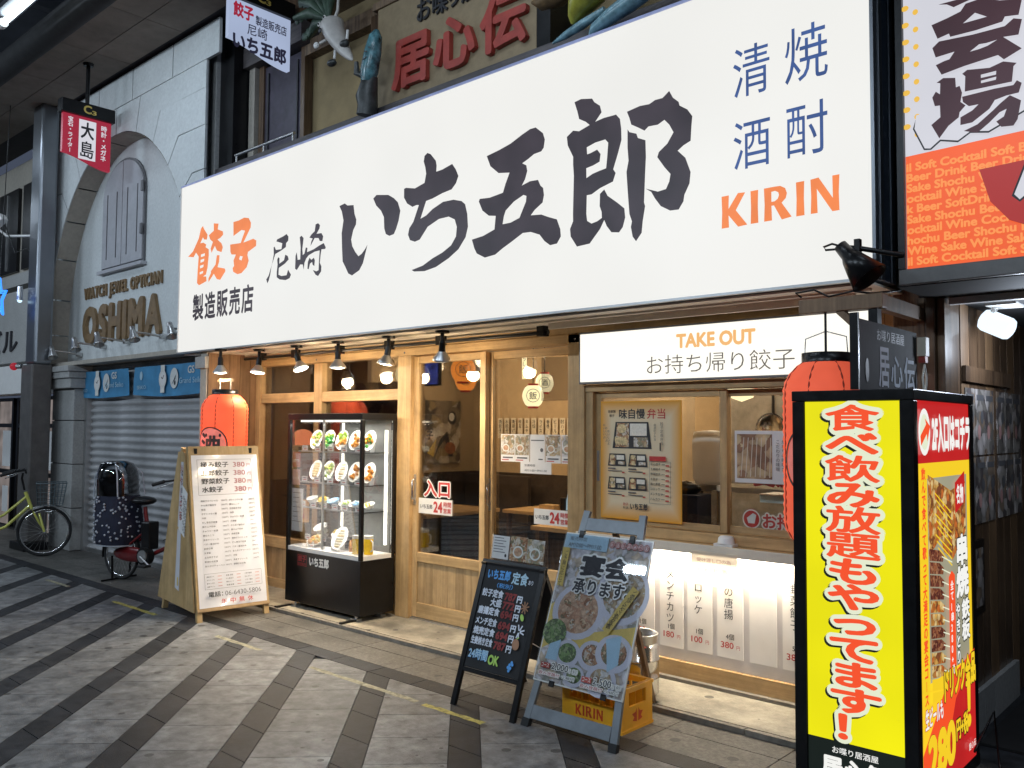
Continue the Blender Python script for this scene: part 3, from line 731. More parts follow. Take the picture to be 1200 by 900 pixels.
for i in (0,): box('bottom_bar', M['alu'], sh, -11.1, 4.47, .0, -7.74, 4.515, .05)
for k, (x0, x1, sag) in enumerate(((-11.35, -9.93, .02), (-9.78, -8.1, .03))):
    nx = 16; v = []
    for i in range(nx+1):
        u = i/nx; x_ = x0+(x1-x0)*u; s_ = sag*math.sin(u*math.pi)
        for j, z_ in enumerate((2.20, 2.05, 1.89-s_)): v.append((x_, 4.425-.012*math.sin(u*9+j), z_))
    b = MB().add(v, [(3*i+j, 3*i+3+j, 3*i+4+j, 3*i+1+j) for i in range(nx) for j in (0, 1)], M['blue_ban'], True).obj('blue_banner', M['blue_ban'])
    tag(b, ['blue watch banner nearer the stone column, narrower of the two', 'blue watch banner beside the white gyoza shop sign, wider of the two'][k], 'banner', 'blue banners above the roller shutter')
    P = Print(face_y(4.41)); c = x0+(x1-x0)*.42
    P.ell(c, 2.05, .085, .10, M['plate']); P.ell(c, 2.05, .06, .075, M['paper']); P.rect(c-.045, 2.13, c+.045, 2.2, M['plate']); P.rect(c-.045, 1.90, c+.045, 1.97, M['plate'])
    P.line(c, 2.05, c+.03, 2.09, .01, M['ink']); P.line(c, 2.05, c-.03, 2.07, .01, M['ink'])
    c += .26; P.ell(c, 2.05, .09, .11, M['plate']); P.ell(c, 2.05, .07, .09, M['stone']); P.poly([(c-.05, 1.98), (c+.03, 2.04), (c+.05, 2.1), (c+.0, 2.04)], M['ink']); P.ell(c+.02, 2.0, .02, .025, M['ink'])
    P.ell(x0+.2, 2.1, .035, .05, M['lblue']); P.fit('SEIKO', x0+.1, 1.95, x0+.32, 1.99, M['lblue'])
    P.fit('GS', x1-.42, 2.09, x1-.28, 2.17, M['plate'], .02); P.fit('Grand Seiko', x1-.6, 1.99, x1-.1, 2.05, M['lblue'])
    o = P.obj('banner_print', b)
# small floodlights of the watch shop
for k, (lx, lz) in enumerate(((-11.45, 2.44), (-10.75, 2.50), (-10.1, 2.52), (-9.2, 2.52), (-8.35, 2.5))):
    t = thing('floodlight', ['small floodlight above the column capital, leftmost of the unlit row', 'unlit floodlight below the letter O of the stone shop', 'unlit floodlight below the letter S and H of the stone shop',
              'unlit floodlight below the last letters of the stone shop', 'unlit floodlight by the end of the white sign'][k], 'floodlight', (lx, 4.5, lz), group='small floodlights above the roller shutter')
    MB().cyl((lx, 4.49, lz), (lx, 4.43, lz), .03, m=M['alu']).obj('wall_plate', None, t)
    MB().tube([(lx, 4.44, lz), (lx-.02, 4.3, lz+.02), (lx-.05, 4.18, lz+.03)], .012, m=M['alu']).obj('arm', None, t)
    MB().lathe([(0, .10), (.028, .095), (.032, .03), (.055, -.05), (.06, -.07), (.052, -.065), (0, -.03)], (lx-.05, 4.16, lz), n=16, m=M['alu'], mt=Matrix.Rotation(R(-28), 3, 'Y')).obj('lamp_head', None, t)

# perpendicular hanging signs under the walkway ceiling
def hang_sign(name, label, X, Y0, Y1, ztop, zrod, body, printer, headname='header_box'):
    t = thing(name, label, 'hanging sign', (X, (Y0+Y1)/2, ztop))
    MB().cyl((X, (Y0+Y1)/2, 5.6), (X, (Y0+Y1)/2, ztop+.14), .022, m=M['black']).obj('rod', None, t)
    MB().cyl((X, (Y0+Y1)/2, 5.6), (X, (Y0+Y1)/2, 5.57), .06, .05, m=M['black']).obj('rod_flange', None, t)
    MB().box(X-.06, Y0-.03, ztop, X+.06, Y1+.03, ztop+.15).obj(headname, M['black'], t, bevel=.006)
    P = Print(face_x(X+.061)); P.fit('C', (Y0+Y1)/2-.06, ztop+.03, (Y0+Y1)/2+.03, ztop+.125, M['yellowp'], .03); P.fit('3', (Y0+Y1)/2+.03, ztop+.03, (Y0+Y1)/2+.08, ztop+.08, M['yellowp'], .03); P.obj('header_print', t)
    n = 14; pts = [(Y0, ztop-.003), (Y0, ztop-body)]
    for i in range(1, n+1):
        u = i/n; pts.append((Y0+(Y1-Y0)*u, ztop-body-.12*(3*u*u-2*u**3)))
    pts.append((Y1, ztop-.003)); pts = pts[::-1]
    return t, pts
t, pts = hang_sign('hanging_sign', 'red hanging sign with white lettering under a black header near the stone arch', -9.95, 3.62, 4.14, 4.98, 5.6, .44, None)
MB().prism(face_x(-9.975), pts, .05, m=M['hang_red']).obj('sign_plate', None, t)
P = Print(face_x(-9.925)); P.rect(3.79, 4.50, 3.975, 4.945, M['rs_white']); P.fit('大', 3.81, 4.735, 3.955, 4.925, M['ink'], .03); P.fit('島', 3.81, 4.52, 3.955, 4.71, M['ink'], .015)
P.column('宝石・ライター', 3.70, 4.95, .058, M['rs_white'], .025); P.column('時計・メガネ', 4.06, 4.93, .068, M['rs_white'], .025); P.obj('sign_print', t)
t, pts = hang_sign('hanging_sign', 'white hanging sign with black brush lettering above the big white sign', -6.8, 3.80, 4.42, 5.29, 5.6, .36, None)
MB().prism(face_x(-6.825), pts, .05, m=M['hang_white']).obj('sign_plate', None, t)
P = Print(face_x(-6.775)); P.fit('餃子', 3.84, 5.13, 4.04, 5.27, M['hang_red'], .045); P.fit('製造販売店', 4.06, 5.12, 4.38, 5.21, M['hang_ink'], .02)
P.fit('尼崎', 3.98, 5.01, 4.18, 5.11, M['hang_ink'], .01); P.fit('いち五郎', 3.84, 4.845, 4.38, 5.0, M['hang_ink'], .045); P.obj('sign_print', t)

# ================================================================== far left: column of the arcade, next building
pl = thing('arcade_column', 'tall grey steel column carrying the walkway ceiling', 'column', (-11.75, 4.1, 0))
MB().box(-11.9, 3.98, 2.3, -11.58, 4.19, 5.6).obj('upper_shaft', M['steel'], pl, bevel=.03)
MB().box(-11.93, 3.95, .1, -11.56, 4.19, 2.298).obj('lower_shaft', M['polegrey'], pl, bevel=.02)
MB().box(-11.98, 3.9, 0, -11.5, 4.19, .098).obj('plinth', M['black'], pl, bevel=.01)
MB().box(-12.0, 4.08, 1.0, -11.95, 4.12, 2.2).box(-11.97, 4.06, 2.3, -11.93, 4.1, 5.55).obj('cable_duct', M['alu'], pl)
nb = thing('corner_building', 'grey rendered building beyond the steel column with lit shop windows', 'building', (-15, 4.8, 0))
box('wall', M['stone_warm'], nb, -24, 4.75, 2.1, -12.36, 5.0, 5.6)
box('fascia', M['stone_grey'], nb, -24, 4.5, 2.45, -12.4, 4.74, 3.5)
letters3d('ビル', face_y(4.497), -14.9, 2.62, -13.75, 2.95, .02, M['ink'], nb, off=0)
box('lower_fascia', M['white'], nb, -24, 4.35, 1.98, -12.6, 4.7, 2.38)
iw = glow('warm_room', (.42, .36, .34), .55, var=.6, scale=3)
for i, (x0, x1) in enumerate(((-16.6, -15.4), (-15.3, -14.45), (-14.3, -13.5), (-13.4, -12.7))):
    f = MB().box(x0, 4.7, .0, x0+.07, 4.8, 1.95).box(x1-.07, 4.7, 0, x1, 4.8, 1.95).box(x0+.07, 4.7, 1.5, x1-.07, 4.8, 1.56).box(x0+.07, 4.7, .8, x1-.07, 4.8, .86).box(x0+.07, 4.7, 1.9, x1-.07, 4.8, 1.95).obj('window_frame', M['black'], nb)
    box('pane', iw, f, x0+.07, 4.76, .02, x1-.07, 4.77, 1.9)
    P = Print(face_y(4.758)); P.rect(x0+.25, .9, x0+.62, 1.45, M['lblue'] if i % 2 == 0 else M['paper']); P.rect(x0+.3, .2, x0+.55, .6, M['paper']); P.obj('window_notice', f)
for i in range(3): 
    x0 = -15.4+i*1.05; f = box('upper_window', M['black'], nb, x0, 4.7, 3.9, x0+.85, 4.74, 5.2); box('mullion', M['alu'], f, x0+.4, 4.68, 3.95, x0+.43, 4.70, 5.15)
box('eaves_band', M['stone_grey'], nb, -24, 4.55, 3.6, -12.4, 4.74, 3.78)
st = []
for i in range(10):
    a = math.pi/2+i*math.pi/5; q = .26 if i % 2 == 0 else .11; st.append((-12.02+q*math.cos(a), 3.12+q*math.sin(a)))
s_ = thing('star_light', 'blue glowing star decoration at the left edge of the photo', 'star light', (-12.02, 3.7, 3.12))
MB().tube([(x_, 3.7, z_) for x_, z_ in st], .016, n=6, m=M['star'], closed=True).obj('light_tube', None, s_)
st2 = [(-12.02+(x_+12.02)*.72, 3.12+(z_-3.12)*.72) for x_, z_ in st]
MB().tube([(x_, 3.7, z_) for x_, z_ in st2], .011, n=6, m=M['star'], closed=True).obj('light_tube', None, s_)
MB().tube([(-12.02, 3.7, 3.38), (-12.02, 3.75, 5.6)], .005, n=5, m=M['black']).obj('cord', None, s_)
cc = thing('security_camera', 'white security camera on a bracket fixed to the steel column', 'camera', (-11.95, 3.9, 4.0))
MB().bar((-12.6, 3.62, 3.96), (-12.28, 3.80, 4.22), .11, .10, m=M['white']).obj('camera_housing', None, cc, bevel=.01)
MB().tube([(-12.38, 3.76, 4.08), (-12.3, 3.85, 3.98), (-11.9, 4.0, 3.95)], .016, m=M['white']).obj('bracket', None, cc)
MB().tube([(-12.28, 3.82, 4.12), (-12.15, 3.9, 3.75), (-12.0, 4.0, 3.8), (-11.92, 4.02, 3.7)], .007, m=M['black']).obj('cable', None, cc)
wl = thing('warning_light', 'small red lamp on the side of the steel column', 'lamp', (-12.0, 3.93, 2.28))
MB().cyl((-11.93, 3.96, 2.28), (-12.0, 3.92, 2.28), .03, m=M['alu']).obj('lamp_base', None, wl)
MB().ball((-12.03, 3.9, 2.28), .05, m=glow('red_lamp', (.5, .02, .04), .6)).obj('lens', None, wl)
sl_ = thing('clip_lamp', 'small white lit lamp clipped on the steel column by the camera cables', 'lamp', (-11.95, 3.93, 3.25))
MB().cyl((-11.97, 3.92, 3.3), (-11.97, 3.92, 3.12), .03, .04, m=M['alu']).obj('shade', None, sl_)
MB().ball((-11.97, 3.92, 3.12), .03, m=glow('clip_bulb', (.6, .85, 1), 1.5)).obj('bulb', None, sl_)
BRUSH = {
    'i1': ([(-5.522,3.278),(-5.454,3.288),(-5.419,3.266),(-5.342,3.256),(-5.328,3.185),(-5.305,3.137),(-5.308,3.1),(-5.341,3.061),(-5.365,2.99),(-5.35,2.937),(-5.313,2.888),(-5.272,2.849),(-5.233,2.862),(-5.195,2.891),(-5.164,2.922),(-5.188,2.86),(-5.215,2.789),(-5.259,2.739),(-5.348,2.709),(-5.395,2.73),(-5.431,2.782),(-5.469,2.833),(-5.48,2.942),(-5.487,3.058),(-5.467,3.156),(-5.49,3.23)], []),
    'i2': ([(-5.103,3.265),(-5.065,3.286),(-4.928,3.262),(-4.864,3.227),(-4.818,3.188),(-4.789,3.121),(-4.806,3.053),(-4.832,2.997),(-4.858,2.959),(-4.909,2.953),(-4.95,2.973),(-4.969,3.018),(-4.975,3.104),(-5.01,3.158),(-5.067,3.206)], []),
    'chi': ([(-4.504,3.488),(-4.47,3.472),(-4.416,3.414),(-4.407,3.378),(-4.41,3.335),(-4.349,3.338),(-4.25,3.358),(-4.213,3.311),(-4.188,3.262),(-4.211,3.216),(-4.254,3.181),(-4.347,3.171),(-4.445,3.151),(-4.512,3.145),(-4.528,3.113),(-4.569,3.027),(-4.51,3.041),(-4.444,3.076),(-4.338,3.109),(-4.234,3.106),(-4.155,3.083),(-4.12,3.055),(-4.099,2.986),(-4.091,2.897),(-4.113,2.829),(-4.181,2.756),(-4.275,2.707),(-4.404,2.661),(-4.52,2.646),(-4.631,2.656),(-4.657,2.67),(-4.538,2.688),(-4.438,2.727),(-4.34,2.754),(-4.253,2.793),(-4.206,2.848),(-4.199,2.913),(-4.22,2.967),(-4.28,2.996),(-4.377,2.995),(-4.492,2.958),(-4.575,2.878),(-4.626,2.87),(-4.679,2.889),(-4.701,2.931),(-4.689,2.976),(-4.646,3.016),(-4.588,3.129),(-4.614,3.133),(-4.657,3.127),(-4.716,3.162),(-4.75,3.21),(-4.751,3.275),(-4.73,3.279),(-4.633,3.257),(-4.531,3.278),(-4.515,3.342),(-4.525,3.39),(-4.542,3.434),(-4.534,3.473)], []),
    'go': ([(-3.921,3.344),(-3.808,3.361),(-3.708,3.382),(-3.611,3.418),(-3.543,3.439),(-3.496,3.439),(-3.436,3.389),(-3.42,3.345),(-3.429,3.295),(-3.449,3.276),(-3.509,3.271),(-3.556,3.25),(-3.607,3.232),(-3.572,3.212),(-3.564,3.174),(-3.582,3.125),(-3.609,3.089),(-3.541,3.104),(-3.474,3.1),(-3.454,3.06),(-3.432,3.041),(-3.425,2.994),(-3.436,2.95),(-3.499,2.915),(-3.533,2.885),(-3.446,2.876),(-3.388,2.851),(-3.321,2.826),(-3.294,2.762),(-3.289,2.716),(-3.319,2.676),(-3.374,2.673),(-3.419,2.705),(-3.459,2.751),(-3.532,2.779),(-3.599,2.782),(-3.689,2.742),(-3.773,2.707),(-3.837,2.675),(-3.931,2.667),(-4.006,2.704),(-4.029,2.741),(-4.053,2.804),(-3.948,2.814),(-3.846,2.842),(-3.836,2.93),(-3.898,2.941),(-3.957,2.985),(-3.991,3.051),(-3.983,3.068),(-3.892,3.06),(-3.773,3.072),(-3.751,3.126),(-3.716,3.193),(-3.813,3.209),(-3.887,3.269)], [[(-3.595,3.026),(-3.57,3.015),(-3.574,2.979),(-3.601,2.932),(-3.628,2.884),(-3.704,2.865),(-3.774,2.865),(-3.763,2.916),(-3.747,2.951),(-3.677,2.997)]]),
    'ro1': ([(-3.187,3.523),(-3.137,3.53),(-3.054,3.512),(-3.037,3.486),(-2.996,3.454),(-2.984,3.412),(-3.03,3.366),(-2.968,3.374),(-2.88,3.373),(-2.853,3.341),(-2.844,3.283),(-2.842,3.215),(-2.866,3.143),(-2.9,3.054),(-2.883,3.029),(-2.902,2.982),(-2.995,2.96),(-3.057,2.934),(-3.092,2.935),(-3.095,2.824),(-3.089,2.78),(-3.057,2.759),(-3.015,2.766),(-2.981,2.781),(-2.983,2.817),(-2.997,2.853),(-2.995,2.926),(-2.964,2.947),(-2.94,2.905),(-2.873,2.854),(-2.822,2.811),(-2.816,2.757),(-2.833,2.704),(-2.859,2.677),(-2.913,2.686),(-2.946,2.727),(-2.964,2.766),(-2.994,2.717),(-3.07,2.641),(-3.165,2.636),(-3.213,2.704),(-3.218,2.751),(-3.195,2.794),(-3.196,2.84),(-3.193,2.955),(-3.19,3.071),(-3.196,3.142),(-3.196,3.189),(-3.238,3.268),(-3.245,3.322),(-3.197,3.35),(-3.151,3.336),(-3.072,3.356),(-3.101,3.382),(-3.151,3.411),(-3.165,3.462)], [[(-3.093,3.225),(-3.03,3.24),(-2.957,3.243),(-2.936,3.219),(-2.943,3.136),(-2.951,3.07),(-2.995,3.065),(-3.05,3.056),(-3.095,3.039),(-3.096,3.099),(-3.044,3.106),(-2.998,3.119),(-2.991,3.163),(-3.016,3.195),(-3.065,3.184),(-3.09,3.182)]]),
    'ro2': ([(-2.8,3.267),(-2.787,3.248),(-2.739,3.228),(-2.729,3.201),(-2.678,3.177),(-2.675,3.081),(-2.68,2.995),(-2.684,2.909),(-2.688,2.823),(-2.681,2.8),(-2.697,2.716),(-2.704,2.652),(-2.742,2.609),(-2.765,2.639),(-2.777,2.696),(-2.77,2.727),(-2.787,2.774),(-2.796,2.874),(-2.804,2.975),(-2.807,3.02),(-2.793,3.083),(-2.8,3.162)], []),
    'ro3': ([(-2.804,3.371),(-2.754,3.378),(-2.716,3.383),(-2.652,3.378),(-2.614,3.392),(-2.565,3.391),(-2.522,3.42),(-2.498,3.376),(-2.462,3.343),(-2.456,3.321),(-2.408,3.288),(-2.377,3.243),(-2.383,3.187),(-2.388,3.11),(-2.433,3.094),(-2.469,3.072),(-2.421,3.023),(-2.389,2.938),(-2.396,2.877),(-2.428,2.82),(-2.434,2.785),(-2.464,2.745),(-2.518,2.748),(-2.578,2.783),(-2.615,2.832),(-2.64,2.874),(-2.678,2.9),(-2.597,2.868),(-2.544,2.873),(-2.523,2.911),(-2.515,2.952),(-2.553,2.997),(-2.6,3.063),(-2.59,3.09),(-2.535,3.126),(-2.495,3.181),(-2.522,3.23),(-2.553,3.264),(-2.596,3.247),(-2.658,3.251),(-2.684,3.233),(-2.729,3.262),(-2.774,3.289),(-2.787,3.331)], []),
    'gyA': ([(-7.934,3.185),(-7.84,3.225),(-7.735,3.335),(-7.696,3.426),(-7.66,3.446),(-7.633,3.41),(-7.568,3.349),(-7.578,3.304),(-7.628,3.311),(-7.654,3.336),(-7.702,3.286),(-7.639,3.283),(-7.588,3.257),(-7.6,3.234),(-7.539,3.206),(-7.536,3.149),(-7.553,3.038),(-7.58,2.972),(-7.636,2.959),(-7.574,2.952),(-7.567,2.907),(-7.708,2.882),(-7.747,2.908),(-7.74,3.022),(-7.727,3.161),(-7.78,3.206),(-7.824,3.167)], [[(-7.684,3.175),(-7.609,3.178),(-7.613,3.153),(-7.683,3.149)],[(-7.689,3.124),(-7.619,3.128),(-7.623,3.103),(-7.688,3.096)],[(-7.697,3.068),(-7.629,3.073),(-7.633,3.048),(-7.695,3.042)],[(-7.699,3.007),(-7.634,3.013),(-7.638,2.991),(-7.698,2.984)]]),
    'gyB': ([(-7.457,3.44),(-7.37,3.424),(-7.382,3.372),(-7.29,3.34),(-7.281,3.308),(-7.335,3.284),(-7.382,3.276),(-7.309,3.231),(-7.283,3.191),(-7.305,3.148),(-7.389,3.174),(-7.428,3.223),(-7.486,3.165),(-7.505,3.208),(-7.466,3.266),(-7.516,3.295),(-7.543,3.339),(-7.454,3.37)], []),
    'gyC': ([(-7.387,3.13),(-7.339,3.124),(-7.344,3.062),(-7.37,3.016),(-7.239,2.988),(-7.226,2.962),(-7.317,2.892),(-7.377,2.905),(-7.435,2.962),(-7.529,2.893),(-7.531,2.929),(-7.489,2.974),(-7.49,2.993),(-7.407,3.045)], []),
    'za': ([(-7.107,3.398),(-7.016,3.398),(-6.927,3.41),(-6.849,3.394),(-6.81,3.346),(-6.813,3.305),(-6.929,3.184),(-6.765,3.197),(-6.717,3.173),(-6.719,3.126),(-6.848,3.09),(-6.857,3.062),(-6.834,3.011),(-6.864,2.955),(-6.951,2.912),(-7.018,2.91),(-7.091,2.94),(-7.104,2.975),(-7.078,2.993),(-7.091,3.043),(-7.053,3.093),(-7.128,3.103),(-7.148,3.13),(-7.155,3.198),(-6.973,3.187),(-6.952,3.224),(-6.906,3.289),(-6.967,3.304),(-7.101,3.269)], [[(-6.98,3.071),(-6.935,3.06),(-6.955,3.026),(-6.996,3.043)]]),
    'ama1': ([(-6.249,3.163),(-6.22,3.137),(-6.222,3.103),(-6.253,3.085),(-6.255,3.053),(-6.321,3.033),(-6.413,3.014),(-6.429,2.985),(-6.466,2.923),(-6.485,2.844),(-6.507,2.795),(-6.526,2.775),(-6.545,2.81),(-6.509,2.84),(-6.46,2.93),(-6.436,3.015),(-6.441,3.075),(-6.426,3.08),(-6.405,3.048),(-6.321,3.044),(-6.31,3.093),(-6.401,3.121),(-6.389,3.137),(-6.299,3.15)], []),
    'ama2': ([(-6.368,2.981),(-6.347,2.971),(-6.349,2.923),(-6.279,2.944),(-6.262,2.989),(-6.224,2.973),(-6.21,2.942),(-6.266,2.913),(-6.354,2.888),(-6.358,2.83),(-6.313,2.814),(-6.237,2.812),(-6.216,2.857),(-6.172,2.809),(-6.192,2.782),(-6.248,2.772),(-6.338,2.787),(-6.384,2.811),(-6.385,2.855),(-6.375,2.919),(-6.382,2.961)], []),
    'saki1': ([(-6.094,2.988),(-6.079,2.922),(-6.043,2.921),(-6.04,3.02),(-6.055,3.108),(-6.031,3.117),(-6.0,3.093),(-6.015,3.003),(-6.007,2.952),(-5.984,2.963),(-5.967,3.01),(-5.943,3.004),(-5.948,2.969),(-5.854,2.981),(-5.784,3.0),(-5.721,3.013),(-5.692,2.973),(-5.701,2.962),(-5.749,2.966),(-5.759,2.927),(-5.769,2.859),(-5.747,2.829),(-5.749,2.788),(-5.789,2.754),(-5.824,2.769),(-5.863,2.812),(-5.813,2.795),(-5.784,2.802),(-5.781,2.874),(-5.774,2.96),(-5.841,2.959),(-5.923,2.941),(-5.958,2.918),(-5.981,2.885),(-5.991,2.83),(-6.005,2.874),(-6.041,2.879),(-6.089,2.838),(-6.114,2.852),(-6.111,2.959)], []),
    'saki2': ([(-5.801,3.186),(-5.775,3.165),(-5.783,3.138),(-5.82,3.102),(-5.753,3.098),(-5.729,3.068),(-5.739,3.031),(-5.774,3.036),(-5.792,3.063),(-5.845,3.071),(-5.902,3.012),(-5.891,3.049),(-5.874,3.071),(-5.918,3.085),(-5.893,3.106),(-5.846,3.127),(-5.836,3.181)], []),
    'saki3': ([(-5.911,2.919),(-5.886,2.898),(-5.851,2.911),(-5.837,2.888),(-5.843,2.841),(-5.867,2.857),(-5.874,2.879),(-5.903,2.869),(-5.92,2.825),(-5.938,2.831),(-5.933,2.887)], [])}
BRUSH_RED = {
    'kaA': ([(-1.119,3.435),(-1.029,3.432),(-0.975,3.418),(-1.057,3.403),(-1.084,3.424)], []),
    'ka1': ([(-1.149,3.351),(-1.085,3.362),(-1.03,3.375),(-1.009,3.403),(-0.942,3.407),(-0.877,3.374),(-0.794,3.354),(-0.808,3.289),(-0.859,3.298),(-0.869,3.279),(-0.971,3.273),(-1.073,3.275),(-1.078,3.291),(-1.125,3.282)], [[(-1.021,3.319),(-0.973,3.351),(-0.927,3.319)]]),
    'ka2': ([(-1.147,3.246),(-1.119,3.268),(-0.985,3.258),(-0.86,3.257),(-0.827,3.28),(-0.796,3.267),(-0.81,3.205),(-0.867,3.212),(-0.799,3.143),(-0.866,3.115),(-0.888,3.14),(-1.021,3.129),(-1.111,3.116),(-1.134,3.165),(-1.099,3.174),(-1.078,3.176),(-1.057,3.204),(-1.134,3.2)], [[(-0.996,3.186),(-0.959,3.208),(-0.932,3.205),(-0.89,3.207),(-0.926,3.192),(-0.959,3.187)]]),
    'ba1': ([(-1.132,3.085),(-1.105,3.099),(-1.056,3.087),(-1.054,3.044),(-1.039,3.047),(-1.03,3.014),(-1.037,2.975),(-1.017,2.955),(-1.041,2.931),(-1.045,2.909),(-1.087,2.881),(-1.125,2.834),(-1.157,2.901),(-1.119,2.927),(-1.12,2.98),(-1.141,2.982),(-1.151,3.023),(-1.136,3.046),(-1.119,3.03),(-1.117,3.079)], []),
    'ba2': ([(-1.028,3.097),(-1.008,3.109),(-0.921,3.094),(-0.869,3.107),(-0.819,3.087),(-0.831,3.076),(-0.838,3.012),(-1.019,3.016),(-1.016,3.083)], [[(-0.955,3.073),(-0.896,3.074),(-0.897,3.058),(-0.955,3.059)],[(-0.955,3.047),(-0.896,3.049),(-0.898,3.036),(-0.955,3.036)]]),
    'ba3': ([(-1.03,2.996),(-0.904,2.999),(-0.833,2.996),(-0.82,3.013),(-0.802,2.997),(-0.814,2.959),(-0.859,2.958),(-0.924,2.946),(-1.004,2.948),(-1.027,2.972)], []),
    'ba4': ([(-1.038,2.907),(-0.991,2.926),(-0.957,2.955),(-0.904,2.949),(-0.925,2.917),(-0.992,2.874),(-1.039,2.873)], []),
    'ba5': ([(-1.026,2.844),(-0.972,2.861),(-0.912,2.906),(-0.885,2.929),(-0.847,2.956),(-0.806,2.924),(-0.82,2.848),(-0.836,2.824),(-0.881,2.829),(-0.9,2.856),(-0.871,2.871),(-0.86,2.901),(-0.886,2.893),(-0.926,2.858),(-0.973,2.824)], [])}

# ================================================================== THE GYOZA SHOP: big illuminated sign
SX0, SX1, SY, SZ0, SZ1 = -8.10, -1.42, 4.08, 2.25, 3.90
bs = thing('illuminated_sign', 'huge white illuminated gyoza shop sign with black brush lettering', 'shop sign', (-4.76, 4.2, SZ0))
box('cabinet', M['sign_frame'], bs, SX0+.004, SY+.02, SZ0+.004, SX1, 4.36, SZ1-.004, bevel=.004)
box('face_panel', M['sign_white'], bs, SX0+.01, SY, SZ0+.012, SX1-.012, SY+.019, SZ1-.012)
MB().box(SX0, SY-.008, SZ1-.012, SX1, SY+.03, SZ1+.004).obj('edge_trim', M['sign_edge'], bs)
MB().box(SX0, SY-.008, SZ0-.004, SX1, SY+.03, SZ0+.010).obj('edge_trim', M['alu'], bs)
MB().box(SX0-.004, SY-.008, SZ0+.012, SX0+.008, SY+.03, SZ1-.014).obj('edge_trim', M['white'], bs)
MB().box(SX1-.010, SY-.008, SZ0+.012, SX1+.006, SY+.05, SZ1-.014).obj('edge_trim', M['steel'], bs)
MB().box(SX1+.002, SY+.055, SZ0, SX1+.010, SY+.10, SZ1).box(SX1+.002, SY+.2, SZ0, SX1+.010, SY+.22, SZ1).obj('side_rib', M['steel'], bs)
FS = face_y(SY-.001)
def brush(keys, m, name='lettering'):
    P = Print(FS)
    for k in keys: P.poly(BRUSH[k][0], m, BRUSH[k][1])
    P.obj(name, bs)
for ks, m in ((('i1', 'i2'), 'sign_ink'), (('chi',), 'sign_ink'), (('go',), 'sign_ink'), (('ro1', 'ro2', 'ro3'), 'sign_ink'), (('gyA', 'gyB', 'gyC'), 'sign_orange'), (('za',), 'sign_orange'), (('ama1', 'ama2'), 'sign_ink'), (('saki1', 'saki2', 'saki3'), 'sign_ink')):
    brush(ks, M[m], 'brush_character')
P = Print(FS)
xs = [-7.83, -7.60, -7.38, -7.16, -6.95, -6.73]
for i, ch in enumerate('製造販売店'): P.fit(ch, xs[i]+.012, 2.545-.0*i, xs[i+1]-.012, 2.80, M['sign_ink'], .028)
P.obj('small_lettering', bs)
for ch, x0, z0, x1, z1 in (('清', -2.135, 3.27, -1.93, 3.54), ('焼', -1.85, 3.27, -1.63, 3.555), ('酒', -2.135, 2.89, -1.93, 3.145), ('酎', -1.845, 2.895, -1.635, 3.16)):
    P = Print(FS); P.fit(ch, x0, z0, x1, z1, M['sign_blue'], .005); P.obj('blue_character', bs)
# heavy capitals with flared ends, drawn as outlines (unit height)
def capital(c):
    if c == 'K': return [[(0, 0), (.27, 0), (.255, .38), (.60, -.02), (.93, -.0), (.52, .50), (.86, 1.0), (.60, 1.02), (.255, .58), (.27, 1), (0, 1), (.02, .5)]], .95
    if c == 'I': return [[(0, 0), (.27, 0), (.255, .5), (.27, 1), (0, 1), (.015, .5)]], .37
    if c == 'R':
        return [[(0, 0), (.27, 0), (.255, .44), (.34, .44), (.60, -.02), (.93, .02), (.60, .48), (.74, .60), (.78, .74), (.72, .90), (.56, .99), (.35, 1.0), (0, 1), (.02, .5)], [(.255, .56), (.255, .86), (.38, .87), (.49, .81), (.51, .72), (.47, .62), (.36, .56)]], .98
    if c == 'N': return [[(0, 0), (.22, 0), (.20, .70), (.68, -.02), (.90, -.02), (.885, .5), (.91, 1), (.69, 1), (.70, .36), (.26, 1.02), (0, 1), (.02, .5)]], .95
def kirin(P, x0, y0, x1, y1, m):
    gl = [capital(c) for c in 'KIRIN']; tot = sum(a[1] for a in gl)+.10*4; sx = (x1-x0)/tot; h = y1-y0; cx = x0
    for lp, w in gl:
        f = lambda q: [(cx+a*sx, y0+b*h) for a, b in q]
        P.poly(f(lp[0]), m, [f(q) for q in lp[1:]]); cx += (w+.10)*sx
P = Print(FS); kirin(P, -2.205, 2.60, -1.575, 2.77, M['sign_orange']); P.obj('brand_lettering', bs)

# soffit between sign and shopfront, fascia rail, conduit
fc = thing('gyoza_shopfront', 'light wood framed gyoza shop front with sliding glass doors and take out window', 'shopfront', (-4.5, 4.7, 0))
sm_ = mat('soffit_board', (.80, .73, .62), .6, var=.04)
box('soffit_board', sm_, fc, -8.05, 4.125, 2.234, -1.45, 4.615, 2.2445)
for y in (4.24, 4.50): box('soffit_trim', M['cream'], fc, -8.0, y, 2.222, -1.5, y+.02, 2.2335)
box('fascia_rail', M['cream'], fc, -3.62, 4.36, 2.195, -1.62, 4.38, 2.2335)
cd = MB(); cd.tube([(-7.5, 4.46, 2.19), (-3.7, 4.46, 2.19)], .014, n=8, m=M['black'])
cd.obj('conduit', None, fc)
for x in (-7.2, -6.65, -6.0, -5.35, -4.75, -3.75): MB().box(x-.03, 4.43, 2.165, x+.03, 4.49, 2.25).obj('conduit_clip', M['black'], fc)
